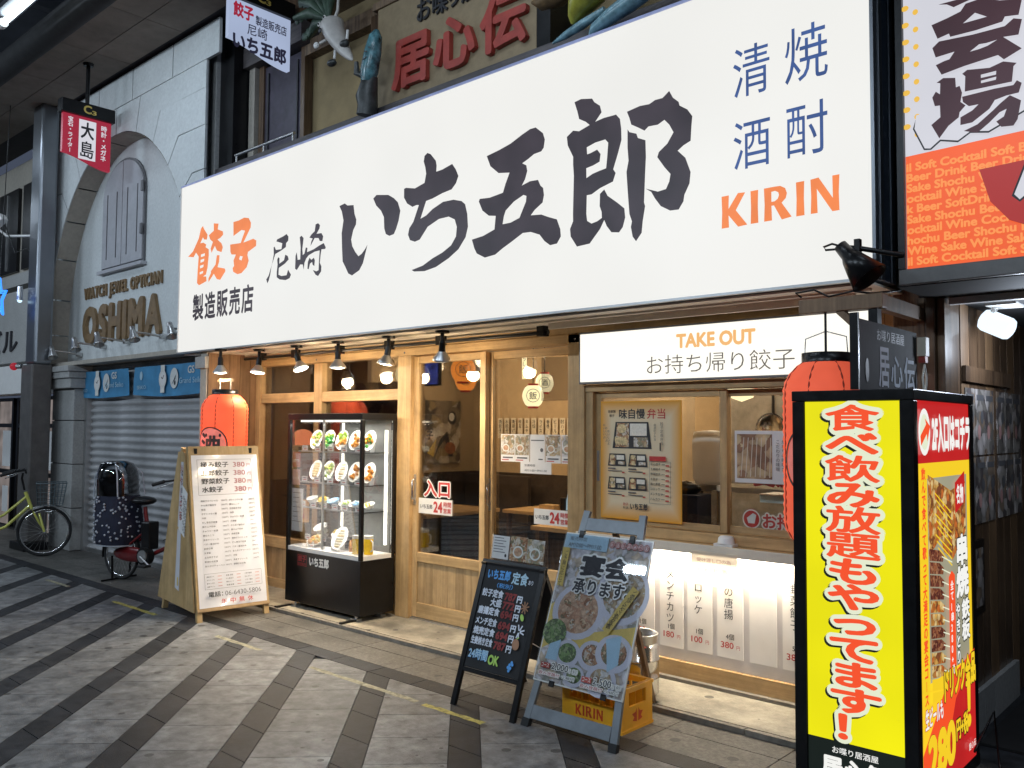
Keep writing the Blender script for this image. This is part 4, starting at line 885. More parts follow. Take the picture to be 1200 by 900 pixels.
# recess return on the left: pilaster, boarded wall
box('pilaster', M['stone_warm'], fc, -7.72, 4.12, 0, -7.60, 4.70, 2.245, bevel=.004)
MB().box(-7.77, 4.09, 2.09, -7.58, 4.3, 2.2).obj('pilaster_cap', M['stone_grey'], fc, bevel=.004)
y = 4.125
while y < 4.66: box('wall_board', M['brown_wood'], fc, -7.60, y+.002, .03, -7.575, y+.108, 2.245); y += .11
def frame(name, x0, y0, z0, x1, y1, z1, ax='z', lab=None): return box(name, M['oak' if ax == 'z' else 'oak_x'], fc, x0, y0, z0, x1, y1, z1, bevel=.003, label=lab)
frame('post', -7.575, 4.63, .03, -7.50, 4.76, 2.255)
frame('head_rail', -7.50, 4.62, 2.125, -3.52, 4.75, 2.185, 'x')
box('head_board', M['oak_x'], fc, -7.50, 4.64, 2.187, -1.62, 4.74, 2.254)
frame('post', -6.62, 4.64, .03, -6.50, 4.75, 2.123)
frame('post', -5.43, 4.62, .03, -5.27, 4.77, 2.123)
frame('transom', -7.50, 4.645, 1.77, -6.622, 4.74, 1.86, 'x'); frame('transom', -6.498, 4.645, 1.77, -5.432, 4.74, 1.86, 'x')
frame('sill_rail', -7.50, 4.645, .40, -6.622, 4.74, .50, 'x'); frame('sill_rail', -6.498, 4.645, .40, -5.432, 4.74, .50, 'x')
frame('bottom_rail', -7.50, 4.645, .03, -6.622, 4.74, .11, 'x'); frame('bottom_rail', -6.498, 4.645, .03, -5.432, 4.74, .11, 'x')
def boards(x0, x1, z0, z1, y, par, w=.095):
    n = max(1, round((x1-x0)/w)); w = (x1-x0)/n
    for i in range(n): box('panel_board', M['oak_panel'], par, x0+i*w+.0015, y, z0, x0+(i+1)*w-.0015, y+.02, z1)
boards(-7.50, -6.622, .112, .398, 4.67, fc); boards(-6.498, -5.432, .112, .398, 4.67, fc)
for x0, x1 in ((-7.50, -6.622), (-6.498, -5.432)):
    for z0, z1 in ((.502, 1.768), (1.862, 2.123)): box('glass_pane', M['glass'], fc, x0, 4.69, z0, x1, 4.694, z1)
# two sliding doors
def door(x0, x1, y, label, hs):
    d = thing('sliding_door', label, 'door', ((x0+x1)/2, y, .03), group='sliding glass doors of the gyoza shop')
    def b(n, *a, ax='z'): return box(n, M['oak' if ax == 'z' else 'oak_x'], d, *a, bevel=.003)
    b('stile', x0, y, .045, x0+.055, y+.045, 2.115); b('stile', x1-.055, y, .045, x1, y+.045, 2.115)
    b('top_rail', x0+.056, y+.002, 2.06, x1-.056, y+.043, 2.115, ax='x'); b('lock_rail', x0+.056, y+.002, .48, x1-.056, y+.043, .555, ax='x'); b('bottom_rail', x0+.056, y+.002, .045, x1-.056, y+.043, .16, ax='x')
    boards(x0+.057, x1-.057, .162, .478, y+.015, d, .09)
    box('glass_pane', M['glass'], d, x0+.056, y+.02, .557, x1-.056, y+.024, 2.058)
    hx = x0+.028 if hs < 0 else x1-.028
    h = MB().box(hx-.012, y-.004, .93, hx+.012, y, 1.17).obj('handle', M['alu'], d)
    MB().tube([(hx, y-.003, .96), (hx, y-.03, .98), (hx, y-.03, 1.12), (hx, y-.003, 1.14)], .006, m=M['chrome']).obj('pull_bar', None, h)
    return d
door(-5.27, -4.47, 4.655, 'sliding glass door with the red entrance lettering and an orange lantern behind it', -1)
door(-4.50, -3.66, 4.712, 'sliding glass door with the row of food flyers taped inside', -1)
box('door_track', M['alu'], fc, -5.27, 4.64, .03, -3.66, 4.77, .042)
frame('post', -3.66, 4.62, .03, -3.52, 4.77, 2.185)
# take out window
frame('window_head', -3.52, 4.63, 1.79, -1.62, 4.76, 1.838, 'x')
frame('window_sill', -3.52, 4.63, .87, -1.62, 4.76, .93, 'x')
frame('jamb', -3.52, 4.635, .932, -3.46, 4.755, 1.788); frame('jamb', -1.68, 4.635, .932, -1.62, 4.755, 1.788)
def sash(x0, x1, y, label):
    s = thing('sliding_window', label, 'window', ((x0+x1)/2, y, .935), group='sliding sashes of the take out window')
    for n, a in (('stile', (x0, y, .935, x0+.045, y+.03, 1.785)), ('stile', (x1-.045, y, .935, x1, y+.03, 1.785))): box(n, M['oak'], s, *a, bevel=.002)
    for n, a in (('rail', (x0+.046, y, .935, x1-.046, y+.03, .975)), ('rail', (x0+.046, y, 1.745, x1-.046, y+.03, 1.785))): box(n, M['oak_x'], s, *a, bevel=.002)
    box('glass_pane', M['glass'], s, x0+.046, y+.012, .976, x1-.046, y+.016, 1.744)
    MB().box(x0+.01, y-.003, 1.2, x0+.03, y, 1.4).obj('finger_pull', M['alu'], s)
sash(-3.46, -2.50, 4.67, 'take out window sash with the lunch box poster taped on it')
sash(-2.55, -1.68, 4.705, 'take out window sash behind the red lantern, with red stickers')
# illuminated take out board
tb = thing('takeout_sign', 'white illuminated take out board above the serving window', 'shop sign', (-2.6, 4.6, 1.84))
box('cabinet', M['inkgrey'], tb, -3.53, 4.575, 1.840, -1.60, 4.627, 2.183); box('face_panel', M['take_white'], tb, -3.515, 4.568, 1.853, -1.615, 4.5745, 2.17)
P = Print(face_y(4.567)); P.fit('TAKE OUT', -2.78, 2.035, -2.26, 2.125, M['take_orange'], .045); P.obj('orange_lettering', tb)
P = Print(face_y(4.567)); P.fit('お持ち帰り餃子', -2.99, 1.885, -2.03, 2.0, M['take_ink'], -.006); P.obj('dark_lettering', tb)
# counter shelf
box('counter_shelf', M['oak_x'], fc, -3.52, 4.545, .835, -1.62, 4.66, .868, bevel=.004)
box('counter_edge', M['cream'], fc, -3.52, 4.53, .815, -1.62, 4.543, .872, bevel=.002)
box('menu_backboard', M['panel_white'], fc, -3.52, 4.66, .145, -1.62, 4.68, .833)
box('base_board', M['oak_x'], fc, -3.52, 4.64, .035, -1.62, 4.70, .143, bevel=.003)
box('base_kerb', M['kerb'], fc, -3.52, 4.60, .030, -1.5, 4.638, .05)
MB().box(-3.5, 4.58, .818, -1.64, 4.60, .832).obj('strip_light', glow('led_strip', (1, .93, .78), 4), fc)
lamp('strip_lamp', 'AREA', (-2.57, 4.615, .806), 22, (1, .88, .68), (R(16), 0, 0), shape='RECTANGLE', size=1.8, size_y=.02)
cards = [('トリカツ', '1個', '180', -3.36), ('ハムカツ', '1個', '180', -3.16), ('メンチカツ', '1個', '180', -2.955), ('コロッケ', '1個', '100', -2.76), ('鶏の唐揚', '4個', '380', -2.56), ('', '', '', -2.355), ('野菜餃子', '5個', '380', -2.155), ('五郎餃子', '5個', '380', -1.95)]
for i, (nm, q, pr, x0) in enumerate(cards):
    x1 = x0+.165; c = (x0+x1)/2
    cd_ = box('menu_card', M['card'], None, x0, 4.655, .215, x1, 4.6595, .78)
    tag(cd_, ['tall price card hidden behind the banquet poster easel, farthest left under the counter', 'tall price card half hidden behind the banquet poster easel', 'tall price card for menchi cutlets under the counter', 'tall price card for croquettes priced 100 yen',
              'tall price card for fried chicken under the small paper note', 'blank tall price card under the counter', 'tall price card for vegetable gyoza cut off by the yellow light box', 'tall price card behind the yellow light box, last under the counter'][i], 'price card', 'tall price cards under the take out counter')
    if nm:
        P = Print(face_y(4.654)); P.column(nm, c-.008, .69 if len(nm) == 5 else .70, .062, M['ink'], .006, pitch=.066)
        P.line_text(q, c, .325, .033, M['ink'], .01, align='C'); P.line_text(pr, c-.018, .272, .045, M['red'], .012, align='C', sx=1.15); P.line_text('円', c+.052, .272, .024, M['red'], align='C')
        P.obj('card_print', cd_)
nt_ = MB().add([(-2.66, 4.526, .64), (-2.36, 4.526, .64), (-2.36, 4.526, .838), (-2.66, 4.526, .838)], [(0, 1, 2, 3)]).obj('paper_note', M['thin_paper']); tag(nt_, 'small paper note hanging from the counter edge over the price cards', 'note')
P = Print(face_y(4.524)); P.fit('受け渡し口の為', -2.62, .775, -2.40, .80, M['pinkp']); P.fit('お 飲 物 置', -2.62, .72, -2.42, .745, M['pinkp']); P.obj('note_print', nt_)
bell = MB().box(-2.53, 4.56, .870, -2.41, 4.64, .885, M['white']).lathe([(.05, 0), (.045, .03), (.035, .042), (0, .045)], (-2.47, 4.60, .886), n=18, m=M['white']).obj('call_bell', M['white'])
tag(bell, 'white call bell standing on the take out counter', 'bell')

# poster on the window
po = box('lunchbox_poster', M['poster'], None, -3.405, 4.652, .965, -2.795, 4.656, 1.725); tag(po, 'orange edged lunch box poster taped on the take out window', 'poster')
P = Print(face_y(4.651)); ax_, az = -3.405, .965
P.fit('味自慢', -3.26, 1.61, -3.06, 1.675, M['ink'], .02); P.fit('弁当', -3.045, 1.61, -2.91, 1.675, M['red'], .01)
P.fit('自家製', -3.345, 1.65, -3.285, 1.668, M['ink'], .01); P.fit('餃子', -3.335, 1.622, -3.295, 1.64, M['ink'], .01)
def bento(x0, y0, x1, y1, k=4):
    d = (x1-x0)*.08; P.poly([(x0, y0), (x1, y0), (x1-d, y1), (x0+d, y1)], M['ink'])
    mx, my = x0+(x1-x0)*.44, y0+(y1-y0)*.45
    P.poly([(x0+d*.9, y0+.008), (mx-.004, y0+.008), (mx-.004, my), (mx-.004, y1-.008), (x0+d*1.5, y1-.008)], M['pic1'])
    P.rect(mx+.004, my+.005, x1-d*1.5, y1-.01, M['rice']); P.rect(mx+(x1-mx)*.2, y0+.01, x1-d*1.1, my-.005, M['pic2'])
    P.ell(x0+(mx-x0)*.55, y1-(y1-y0)*.25, (mx-x0)*.26, (y1-y0)*.17, M['gyoza'])
    for j in range(5): P.ell(x0+.03+(mx-x0-.04)*j/5, y0+(y1-y0)*.28, (x1-x0)*.035, (y1-y0)*.17, M['gyoza'], rot=.2)
bento(-3.31, 1.42, -3.01, 1.59); bento(-3.345, 1.305, -3.20, 1.385); bento(-3.185, 1.305, -3.04, 1.385); bento(-3.345, 1.155, -3.20, 1.235); bento(-3.185, 1.155, -3.04, 1.235)
for x0 in (-3.34, -3.18):
    for z in (1.285, 1.135): P.rect(x0, z, x0+.06, z+.008, M['inkgrey']); P.rect(x0, z-.014, x0+.11, z-.009, M['inkgrey']); P.rect(x0+.11, z-.024, x0+.13, z-.016, M['red'])
P.column('餃子定食弁当', -2.93, 1.59, .024, M['inkgrey']); P.column('唐揚餃子弁当', -2.98, 1.58, .018, M['inkgrey']); P.rect(-2.945, 1.41, -2.935, 1.46, M['ink'])
for i in range(3): P.column('おいしいよ', -3.37+i*.018, 1.58-.02*i, .02, M['inkgrey'])
P.rect(-3.02, 1.345, -2.90, 1.375, M['red']); P.outline(-3.02, 1.08, -2.865, 1.343, .002, M['inkgrey'])
for i, s_ in enumerate(('極み餃子', '五郎餃子', '野菜餃子', '水餃子', '鶏の唐揚', 'コロッケ', 'メンチカツ', 'ハムカツ')):
    z = 1.318-i*.031; P.fit(s_, -3.01, z, -3.01+.018*len(s_), z+.017, M['ink'], .01); P.rect(-2.93, z+.006, -2.905, z+.009, M['ink']); P.rect(-2.90, z-.004, -2.875, z+.005, M['red'])
P.fit('餃子', -3.215, 1.055, -3.175, 1.075, M['red'], .01); P.fit('製造', -3.215, 1.035, -3.175, 1.05, M['ink'], .01); P.fit('いち五郎', -3.16, 1.032, -3.03, 1.075, M['ink'], .04)
P.obj('poster_print', po)
# stickers on doors and windows
st_ = Print(face_y(4.674)); st_.fit('入口', -5.155, 1.0, -4.86, 1.13, M['red'], .03, halo=[(.014, M['white'], 0, 0), ]); o = st_.obj('entrance_sticker'); tag(o, 'red entrance lettering stuck on the glass door', 'sticker')
def s24(x0, z0, x1, z1, y, lab, lettered=True):
    b = box('opening_hours_sticker', M['white'], None, x0, y, z0, x1, y+.0015, z1); tag(b, lab, 'sticker', 'opening hours stickers on the doors')
    P = Print(face_y(y-.0005)); w = x1-x0; h = z1-z0
    P.fit('いち五郎', x0+w*.05, z0+h*.32, x0+w*.42, z0+h*.62, M['ink'], .02); P.fit('24', x0+w*.45, z0+h*.12, x0+w*.72, z0+h*.85, M['red'], .04)
    P.fit('時間', x0+w*.75, z0+h*.52, x0+w*.97, z0+h*.86, M['red'], .02); P.fit('営業', x0+w*.75, z0+h*.12, x0+w*.97, z0+h*.45, M['red'], .02); P.obj('sticker_print', b)
s24(-5.215, .865, -4.83, .985, 4.672, 'opening hours sticker just below the red entrance lettering')
s24(-4.05, .865, -3.725, .975, 4.729, 'opening hours sticker on the door with the flyers')
for i, x in enumerate((-4.375, -4.235, -4.09, -3.945, -3.80)):
    o = box('flyer', M['paper'], None, x, 4.7285, 1.30, x+.138, 4.7295, 1.50)
    tag(o, ['small food flyer nearest the orange lantern in the row on the glass door', 'small food flyer second from the left in the row on the glass door', 'pale flyer mostly blank in the middle of the row on the glass door', 'small flyer with big plate, second from the right in the row on the glass door', 'small darker flyer next to the door post, last of the row on the glass door'][i], 'flyer', 'flyers taped inside the glass door')
    P = Print(face_y(4.728)); 
    if i != 2: P.rect(x+.004, 1.35, x+.134, 1.495, M['pic2' if i != 4 else 'pic3']); P.ell(x+.05, 1.40, .035, .028, M['plate']); P.ell(x+.05, 1.40, .026, .02, M['ham']); P.rect(x+.02, 1.325, x+.12, 1.335, M['inkgrey']); P.rect(x+.01, 1.31, x+.08, 1.316, M['red'])
    else: P.rect(x+.01, 1.455, x+.13, 1.462, M['inkgrey']); P.ell(x+.11, 1.39, .014, .014, M['inkgrey']); P.rect(x+.08, 1.32, x+.12, 1.328, M['inkgrey'])
    P.obj('flyer_print', o)
o = box('paper_notice', M['paper'], None, -4.18, 4.7265, 1.22, -3.89, 4.7275, 1.305); tag(o, 'white opening times notice taped below the flyer row', 'notice')
P = Print(face_y(4.726)); P.fit('営業時間', -4.14, 1.27, -4.04, 1.287, M['inkgrey']); P.fit('AM11:00～PM11:00', -4.14, 1.235, -3.93, 1.25, M['inkgrey']); P.obj('notice_print', o)
o = Print(face_y(4.722)).fit('受渡口', -2.36, 1.215, -1.95, 1.35, M['redlet'], .045).obj('pickup_sticker'); tag(o, 'dark red pick up lettering on the glass behind the red lantern', 'sticker')
P = Print(face_y(4.720)); P.ell(-2.37, 1.025, .055, .06, M['red']); P.ring(-2.37, 1.025, .057, .008, M['white']); P.poly([(-2.39, 1.0), (-2.35, 1.0), (-2.34, 1.05), (-2.36, 1.06), (-2.40, 1.03)], M['white'])
P.fit('お持ち帰り', -2.30, .975, -1.85, 1.065, M['red'], .03, halo=[(.012, M['white'], 0, 0)]); o = P.obj('takeaway_sticker'); tag(o, 'round red emblem and take away lettering at the bottom of the serving window', 'sticker')

# right end: board wall and the old timber posts
for i, (x0, x1) in enumerate(((-1.615, -1.56), (-1.558, -1.50))): box('wall_board', M['oak'], fc, x0, 4.60, .05, x1, 4.75, 2.255, bevel=.002)
# emergency door latch hole, small screws on the head rail
for x in (-3.60, -5.35, -6.56): MB().cyl((x, 4.618, 2.15), (x, 4.622, 2.15), .009, m=M['inkgrey']).obj('screw', None, fc)

# ================================================================== six track lamps under the sign
def spot_lamp(x, y, tilt, lab, aim):
    t = thing('spot_lamp', lab, 'spot lamp', (x, y, 2.25), group='clip spot lamps under the big sign')
    MB().cyl((x, y, 2.233), (x, y, 2.216), .055, .05, n=18, m=M['black']).obj('ceiling_plate', None, t)
    c = Vector((x, y, 2.15)); d = Vector(aim).normalized()
    MB().cyl((x, y, 2.225), (x, y, 2.15), .014, m=M['black']).ball((x, y, 2.15), .022, m=M['black'], n=10).obj('stem', None, t)
    p1 = c+d*.05; MB().cyl(tuple(c-d*.0), tuple(p1+d*.02), .022, .026, m=M['black']).obj('socket', None, t)
    q = Vector((0, 0, -1)).rotation_difference(d).to_matrix()
    MB().lathe([(.024, 0), (.036, -.02), (.062, -.055), (.068, -.07), (.062, -.072)], tuple(p1+d*.01), n=20, m=M['alu'], mt=q).obj('reflector_bulb', None, t)
    MB().lathe([(0, -.080), (.036, -.077), (.062, -.068)], tuple(p1+d*.01), n=20, m=M['bulb'], mt=q).obj('lens', None, t)
    e = p1+d*.10
    lamp('bulb_glow', 'POINT', tuple(e+Vector((0, 0, -.02))), 9, (1, .78, .5), shadow_soft_size=.05)
    lamp('spot_lamp_light', 'SPOT', tuple(e), 22 if x < -7 else 62, (1, .80, .55), d.to_track_quat('-Z', 'Y').to_euler(), spot_size=R(125), spot_blend=.8, shadow_soft_size=.05)
spl = [(-7.12, 3.99, 'clip spot lamp right above the red lantern by the wooden menu board', (.0, .02, -1)),
       (-6.86, 4.22, 'clip spot lamp second from the left under the big sign', (.08, -.15, -1)),
       (-6.28, 4.22, 'clip spot lamp pointing towards the food display case, tilted most', (.45, .1, -1)),
       (-5.70, 4.22, 'clip spot lamp straight above the food display case', (.0, .0, -1)),
       (-5.07, 4.22, 'clip spot lamp above the post beside the sliding door', (-.15, -.1, -1)),
       (-4.48, 4.22, 'clip spot lamp above the sliding door, nearest the white take out board', (-.30, .25, -1))]
for x, y, lab, aim in spl: spot_lamp(x, y, 0, lab, aim)

# ================================================================== upper storey above the sign
up = thing('upper_storey', 'dim plastered upper storey with dark timber frame above the big sign', 'building', (-4, 4.8, 4))
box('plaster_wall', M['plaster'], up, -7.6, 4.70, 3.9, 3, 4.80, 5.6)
box('back_wall', M['blackmatt'], up, -7.95, 4.80, 2.3, 3, 4.9, 5.6)
box('corner_post', M['stone_grey'], up, -8.05, 4.36, 2.28, -7.98, 4.56, 5.6); box('corner_post', M['black'], up, -7.975, 4.4, 2.28, -7.72, 4.6, 5.6)
box('timber_ledge', M['beam_wood'], up, -8.0, 4.365, 3.86, 2, 4.52, 4.12, bevel=.004)
box('ledge_infill', M['blackmatt'], up, -8.0, 4.52, 3.86, 2, 4.70, 4.05)
box('window_surround', M['stone_warm'], up, -7.70, 4.56, 4.05, -7.60, 4.72, 5.15); box('lintel_beam', M['beam_wood'], up, -7.95, 4.50, 5.12, -6.72, 4.70, 5.32)
w_ = box('window_leaf', mat('window_leaf', (.06, .05, .075), .4, var=.2), up, -7.50, 4.62, 4.05, -6.86, 4.69, 5.1)
for xa, xb in ((-7.58, -7.50), (-6.86, -6.80)): box('window_frame', M['dark_wood'], w_, xa, 4.60, 4.05, xb, 4.69, 5.12)
for x_ in (-7.44, -6.94): box('leaf_bead', M['ink'], w_, x_, 4.605, 4.12, x_+.02, 4.618, 5.03)
lamp_w = box('lit_transom', glow('lit_transom_pane', (.75, .50, .18), .7), up, -7.60, 4.66, 5.36, -7.0, 4.69, 5.5)
box('upper_beam', M['old_wood'], up, -6.8, 4.60, 5.02, 2, 4.70, 5.16); box('upper_beam', M['dark_wood'], up, -7.9, 4.50, 5.34, 2, 4.70, 5.6)
box('timber_post', M['dark_wood'], up, -5.72, 4.52, 4.12, -5.60, 4.70, 5.02); box('timber_post', M['black'], up, -3.80, 4.44, 4.12, -3.68, 4.70, 5.3)
hr = thing('window_rail', 'thin metal rail on short legs above the left end of the big sign', 'rail', (-7.2, 4.3, 4.12))
MB().cyl((-7.62, 4.38, 4.19), (-6.62, 4.38, 4.19), .014, m=M['alu']).obj('rail_bar', None, hr)
for x in (-7.6, -7.12, -6.64): MB().cyl((x, 4.38, 4.12), (x, 4.38, 4.19), .010, m=M['alu']).obj('leg', None, hr)
kb = thing('izakaya_board', 'cream board with red raised lettering above the big sign', 'shop sign', (-4.7, 4.45, 4.12))
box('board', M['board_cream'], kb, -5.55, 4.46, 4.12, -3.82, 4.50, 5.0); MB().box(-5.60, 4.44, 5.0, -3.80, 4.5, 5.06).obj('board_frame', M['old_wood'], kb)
letters3d('居心伝', face_y(4.458), -5.32, 4.27, -3.88, 4.66, .04, M['redlet'], kb, off=.034)
letters3d('お喋り居酒屋', face_y(4.458), -5.05, 4.74, -4.0, 4.92, .015, M['ink'], kb, off=.015)

# sculpted radish figure, leafy top, face, arms and feet
rd = thing('radish_figure', 'white radish figure with an open mouth, leafy hair and raised arm', 'figure', (-5.6, 4.25, 4.1))
ax0 = Vector((-5.80, 4.22, 4.70)); pts_ = []; rad = []
for i in range(15):
    u = i/14; pts_.append((ax0.x+.05+.42*u**1.5, ax0.y, ax0.z-.62*u)); rad.append(.150*min(1, (u/.14)**.5 if u > 0 else .15)*(1-u)**.62+.008)
MB().tube(pts_, rad, n=18, m=M['radish']).obj('body', None, rd)
lf = MB()
for i, (dx, dz, L) in enumerate(((-.55, .10, 1), (-.5, .3, 1), (-.35, .42, 1), (-.15, .48, .9), (.02, .45, .8), (-.6, -.08, .9))):
    e = (ax0.x+dx*L, 4.22+.04*i-.1, ax0.z+.05+dz*L); mid = (ax0.x+dx*.5, 4.22+.02*i-.05, ax0.z+.1+dz*.5)
    lf.tube([(ax0.x, 4.22, ax0.z), mid, e], [.02, .07, .03], n=7, m=M['leaf'])
    for k in range(4): lf.ball((mid[0]+(e[0]-mid[0])*k/3, mid[1], mid[2]+(e[2]-mid[2])*k/3), (.07, .02, .055), m=M['leaf'], n=8, jit=.2)
lf.obj('leaf_crown', None, rd)
for sx_, sz in ((-.05, -.10), (.05, -.05)): 
    e_ = MB().lathe([(.016, 0), (.026, .003), (.026, .012), (.016, .012)], (ax0.x+.04+sx_, 4.09, ax0.z+sz), n=14, axis='y', m=M['white']).obj('eye', None, rd); MB().ball((ax0.x+.04+sx_, 4.09, ax0.z+sz), .012, m=M['ink'], n=8).obj('pupil', None, e_)
MB().ball((ax0.x+.03, 4.085, ax0.z-.19), (.026, .015, .033), m=M['ink'], n=12).obj('mouth', None, rd)
a_ = MB().tube([(ax0.x+.15, 4.2, ax0.z-.05), (ax0.x+.22, 4.19, ax0.z+.03), (ax0.x+.24, 4.18, ax0.z+.14)], [.02, .018, .016], m=M['radish']).obj('arm', None, rd); MB().ball((ax0.x+.24, 4.18, ax0.z+.17), .035, m=M['radish'], n=10).tube([(ax0.x+.24, 4.18, ax0.z+.18), (ax0.x+.26, 4.18, ax0.z+.29)], [.014, .008], m=M['radish']).obj('hand', None, a_)
a_ = MB().tube([(ax0.x+.0, 4.2, ax0.z-.25), (ax0.x-.1, 4.18, ax0.z-.27)], .018, m=M['radish']).obj('arm', None, rd); MB().ball((ax0.x-.16, 4.17, ax0.z-.28), (.045, .03, .04), m=M['white'], n=10, jit=.1).obj('hand', None, a_)
for dx, dz in ((.17, -.58), (.40, -.42)): 
    l_ = MB().tube([(ax0.x+dx, 4.2, ax0.z+dz+.16), (ax0.x+dx, 4.19, ax0.z+dz+.05)], .016, m=M['white']).obj('leg', None, rd); MB().ball((ax0.x+dx-.02, 4.17, ax0.z+dz), (.07, .05, .04), m=M['figdark'], n=12).obj('shoe', None, l_)
rd.location = (-5.776, 4.25, 4.528); rd.scale = (.72, .72, .72)
ff = thing('fish_figure', 'blue green glazed fish like figure standing upright beside the radish figure', 'figure', (-5.32, 4.3, 4.12))
MB().tube([(-5.42, 4.27, 4.02), (-5.40, 4.27, 4.12), (-5.42, 4.27, 4.2), (-5.38, 4.27, 4.33), (-5.34, 4.27, 4.40)], [.10, .10, .11, .085, .06], n=14, m=M['figdark']).obj('lower_body', None, ff)
MB().tube([(-5.38, 4.25, 4.34), (-5.36, 4.25, 4.44), (-5.31, 4.25, 4.62), (-5.27, 4.25, 4.76), (-5.25, 4.25, 4.82)], [.07, .09, .085, .065, .02], n=16, m=M['fishblue']).obj('body', None, ff)
MB().tube([(-5.45, 4.26, 4.42), (-5.52, 4.22, 4.46), (-5.50, 4.2, 4.56)], [.035, .035, .02], n=8, m=M['figdark']).obj('arm', None, ff)
P = Print(face_y(4.158)); P.line(-5.33, 4.60, -5.28, 4.585, .012, M['ink']); P.line(-5.36, 4.52, -5.28, 4.54, .01, M['ink']); P.line(-5.26, 4.62, -5.24, 4.61, .014, M['ink']); P.obj('face_lines', ff); ff.location.x = -5.37; ff.scale = (.82, .82, .82)
vf = MB().tube([(-3.68, 4.25, 4.37), (-3.60, 4.25, 4.34), (-3.48, 4.25, 4.36), (-3.3, 4.25, 4.44), (-3.1, 4.25, 4.55)], [.01, .05, .09, .11, .10], n=14, m=M['potato']).obj('sweet_potato_model'); tag(vf, 'brown sweet potato model above the big sign, leftmost of the vegetables', 'vegetable model', 'vegetable models above the big sign')
vf = MB().tube([(-3.30, 4.2, 4.085), (-3.29, 4.2, 4.12), (-3.23, 4.2, 4.21), (-3.10, 4.2, 4.30), (-2.92, 4.2, 4.38)], [.010, .04, .10, .12, .09], n=16, m=M['gourd']).obj('yellow_gourd_model'); tag(vf, 'yellow green gourd model hanging over the top edge of the big sign', 'vegetable model', 'vegetable models above the big sign')
vf = MB().tube([(-3.46, 4.2, 4.01), (-3.36, 4.2, 4.03), (-3.22, 4.2, 4.06), (-3.05, 4.2, 4.10)], [.006, .024, .03, .02], n=12, m=M['fishlight']).obj('thin_fish_model'); tag(vf, 'thin pale blue fish model lying lowest on the timber ledge', 'fish model', 'fish models above the big sign')
vf = MB().tube([(-3.14, 4.16, 3.945), (-3.10, 4.16, 3.975), (-2.98, 4.16, 4.02), (-2.85, 4.16, 4.055), (-2.66, 4.16, 4.10), (-2.45, 4.16, 4.16)], [.006, .035, .048, .055, .045, .02], n=14, m=M['fishlight']).obj('long_fish_model'); tag(vf, 'long pale blue fish model leaning over the sign edge, larger of the two', 'fish model', 'fish models above the big sign')

# ================================================================== neighbour on the right: red banquet hall sign, recessed stair entrance
rs = thing('banquet_sign', 'orange and white illuminated banquet hall sign at the right edge', 'shop sign', (-.5, 4.1, 2.25))
box('cabinet', M['sign_frame'], rs, -1.30, 4.072, 2.215, .75, 4.30, 4.6, bevel=.004)
MB().box(-1.305, 4.04, 2.20, .76, 4.075, 2.27).obj('bottom_rail', M['polegrey'], rs, bevel=.004); MB().box(-1.305, 4.04, 2.272, -1.275, 4.075, 4.6).obj('side_rail', M['black'], rs)
box('face_panel', M['rs_white'], rs, -1.274, 4.062, 2.272, .75, 4.0715, 4.6)
P = Print(face_y(4.061)); P.poly([(-1.273, 2.272), (.75, 2.272), (.75, 2.75), (-.80, 2.80), (-1.273, 2.785)], M['rs_orange']); P.obj('orange_ground', rs)
P = Print(face_y(4.059)); words = ['il Soft Cocktail Soft Be', 'Beer Drink Beer Drink', ' Sake Shochu Wine Be', 'ocktail Wine Sake Sh', 'k Beer SoftDrink Wine', ' Sake Shochu Beer Co', 'ocktail Wine Cocktail', 'hochu Beer Shochu Be', 'Wine Sake Wine Sake', 'il Soft Cocktail Soft S']
for i, w in enumerate(words): P.line_text(w, -1.268, 2.715-i*.0475, .046, M['rs_lt'], .04, sx=1.08)
P.obj('drink_words', rs)
P = Print(face_y(4.052))
for i in range(9):
    P.ell(-1.262, 2.84+i*.078*1.0, .016, .013, M['rs_dot']) if i else None
    P.ell(-1.218, 2.875+i*.08, .012, .013, M['rs_dot'])
P.obj('yellow_dots', rs)
P = Print(face_y(4.049)); P.poly([(-.97, 2.665), (.7, 2.74), (.7, 2.3), (-.80, 2.40), (-.86, 2.43), (-.93, 2.52)], M['rs_red'])
P.poly([(-.85, 2.53), (-.80, 2.66), (-.7, 2.68), (-.74, 2.56), (-.82, 2.50)], M['ink']); P.poly([(-.84, 2.535), (-.795, 2.65), (-.71, 2.67), (-.75, 2.565), (-.82, 2.51)], M['rs_white']); P.obj('red_brush_patch', rs)
P = Print(face_y(4.045)); 
P.poly([(-1.235, 2.90), (-1.19, 2.795), (-1.16, 2.79), (-1.12, 2.82), (-1.05, 2.80), (-1.0, 2.83), (-.93, 2.815), (-.78, 2.88), (-.78, 2.95), (-1.22, 2.95)], M['ink'])
P.poly([(-1.228, 2.90), (-1.186, 2.802), (-1.163, 2.797), (-1.122, 2.828), (-1.05, 2.808), (-1.0, 2.838), (-.93, 2.823), (-.78, 2.888), (-.78, 2.96), (-1.22, 2.96)], M['rs_white'])
for k in BRUSH_RED: P.poly(BRUSH_RED[k][0], M['rs_ink'], BRUSH_RED[k][1])
P.obj('banquet_lettering', rs)
en = thing('stair_entrance', 'dark timber entrance recess with poster covered side wall right of the take out window', 'entrance', (-.6, 5, 0))
box('post', M['old_wood'], en, -1.498, 4.54, .0, -1.37, 4.80, 2.26, bevel=.006); box('post', M['old_wood'], en, -1.368, 4.50, 0, -1.335, 4.8, 2.2)
box('post', M['dark_wood'], en, -1.333, 4.50, 0, -1.29, 4.78, 2.2, bevel=.004); box('post', M['dark_wood'], en, -1.288, 4.53, 0, -1.252, 4.78, 2.2, bevel=.004)
box('ceiling', M['blackmatt'], en, -1.33, 4.10, 2.20, 1.4, 8.0, 2.214)
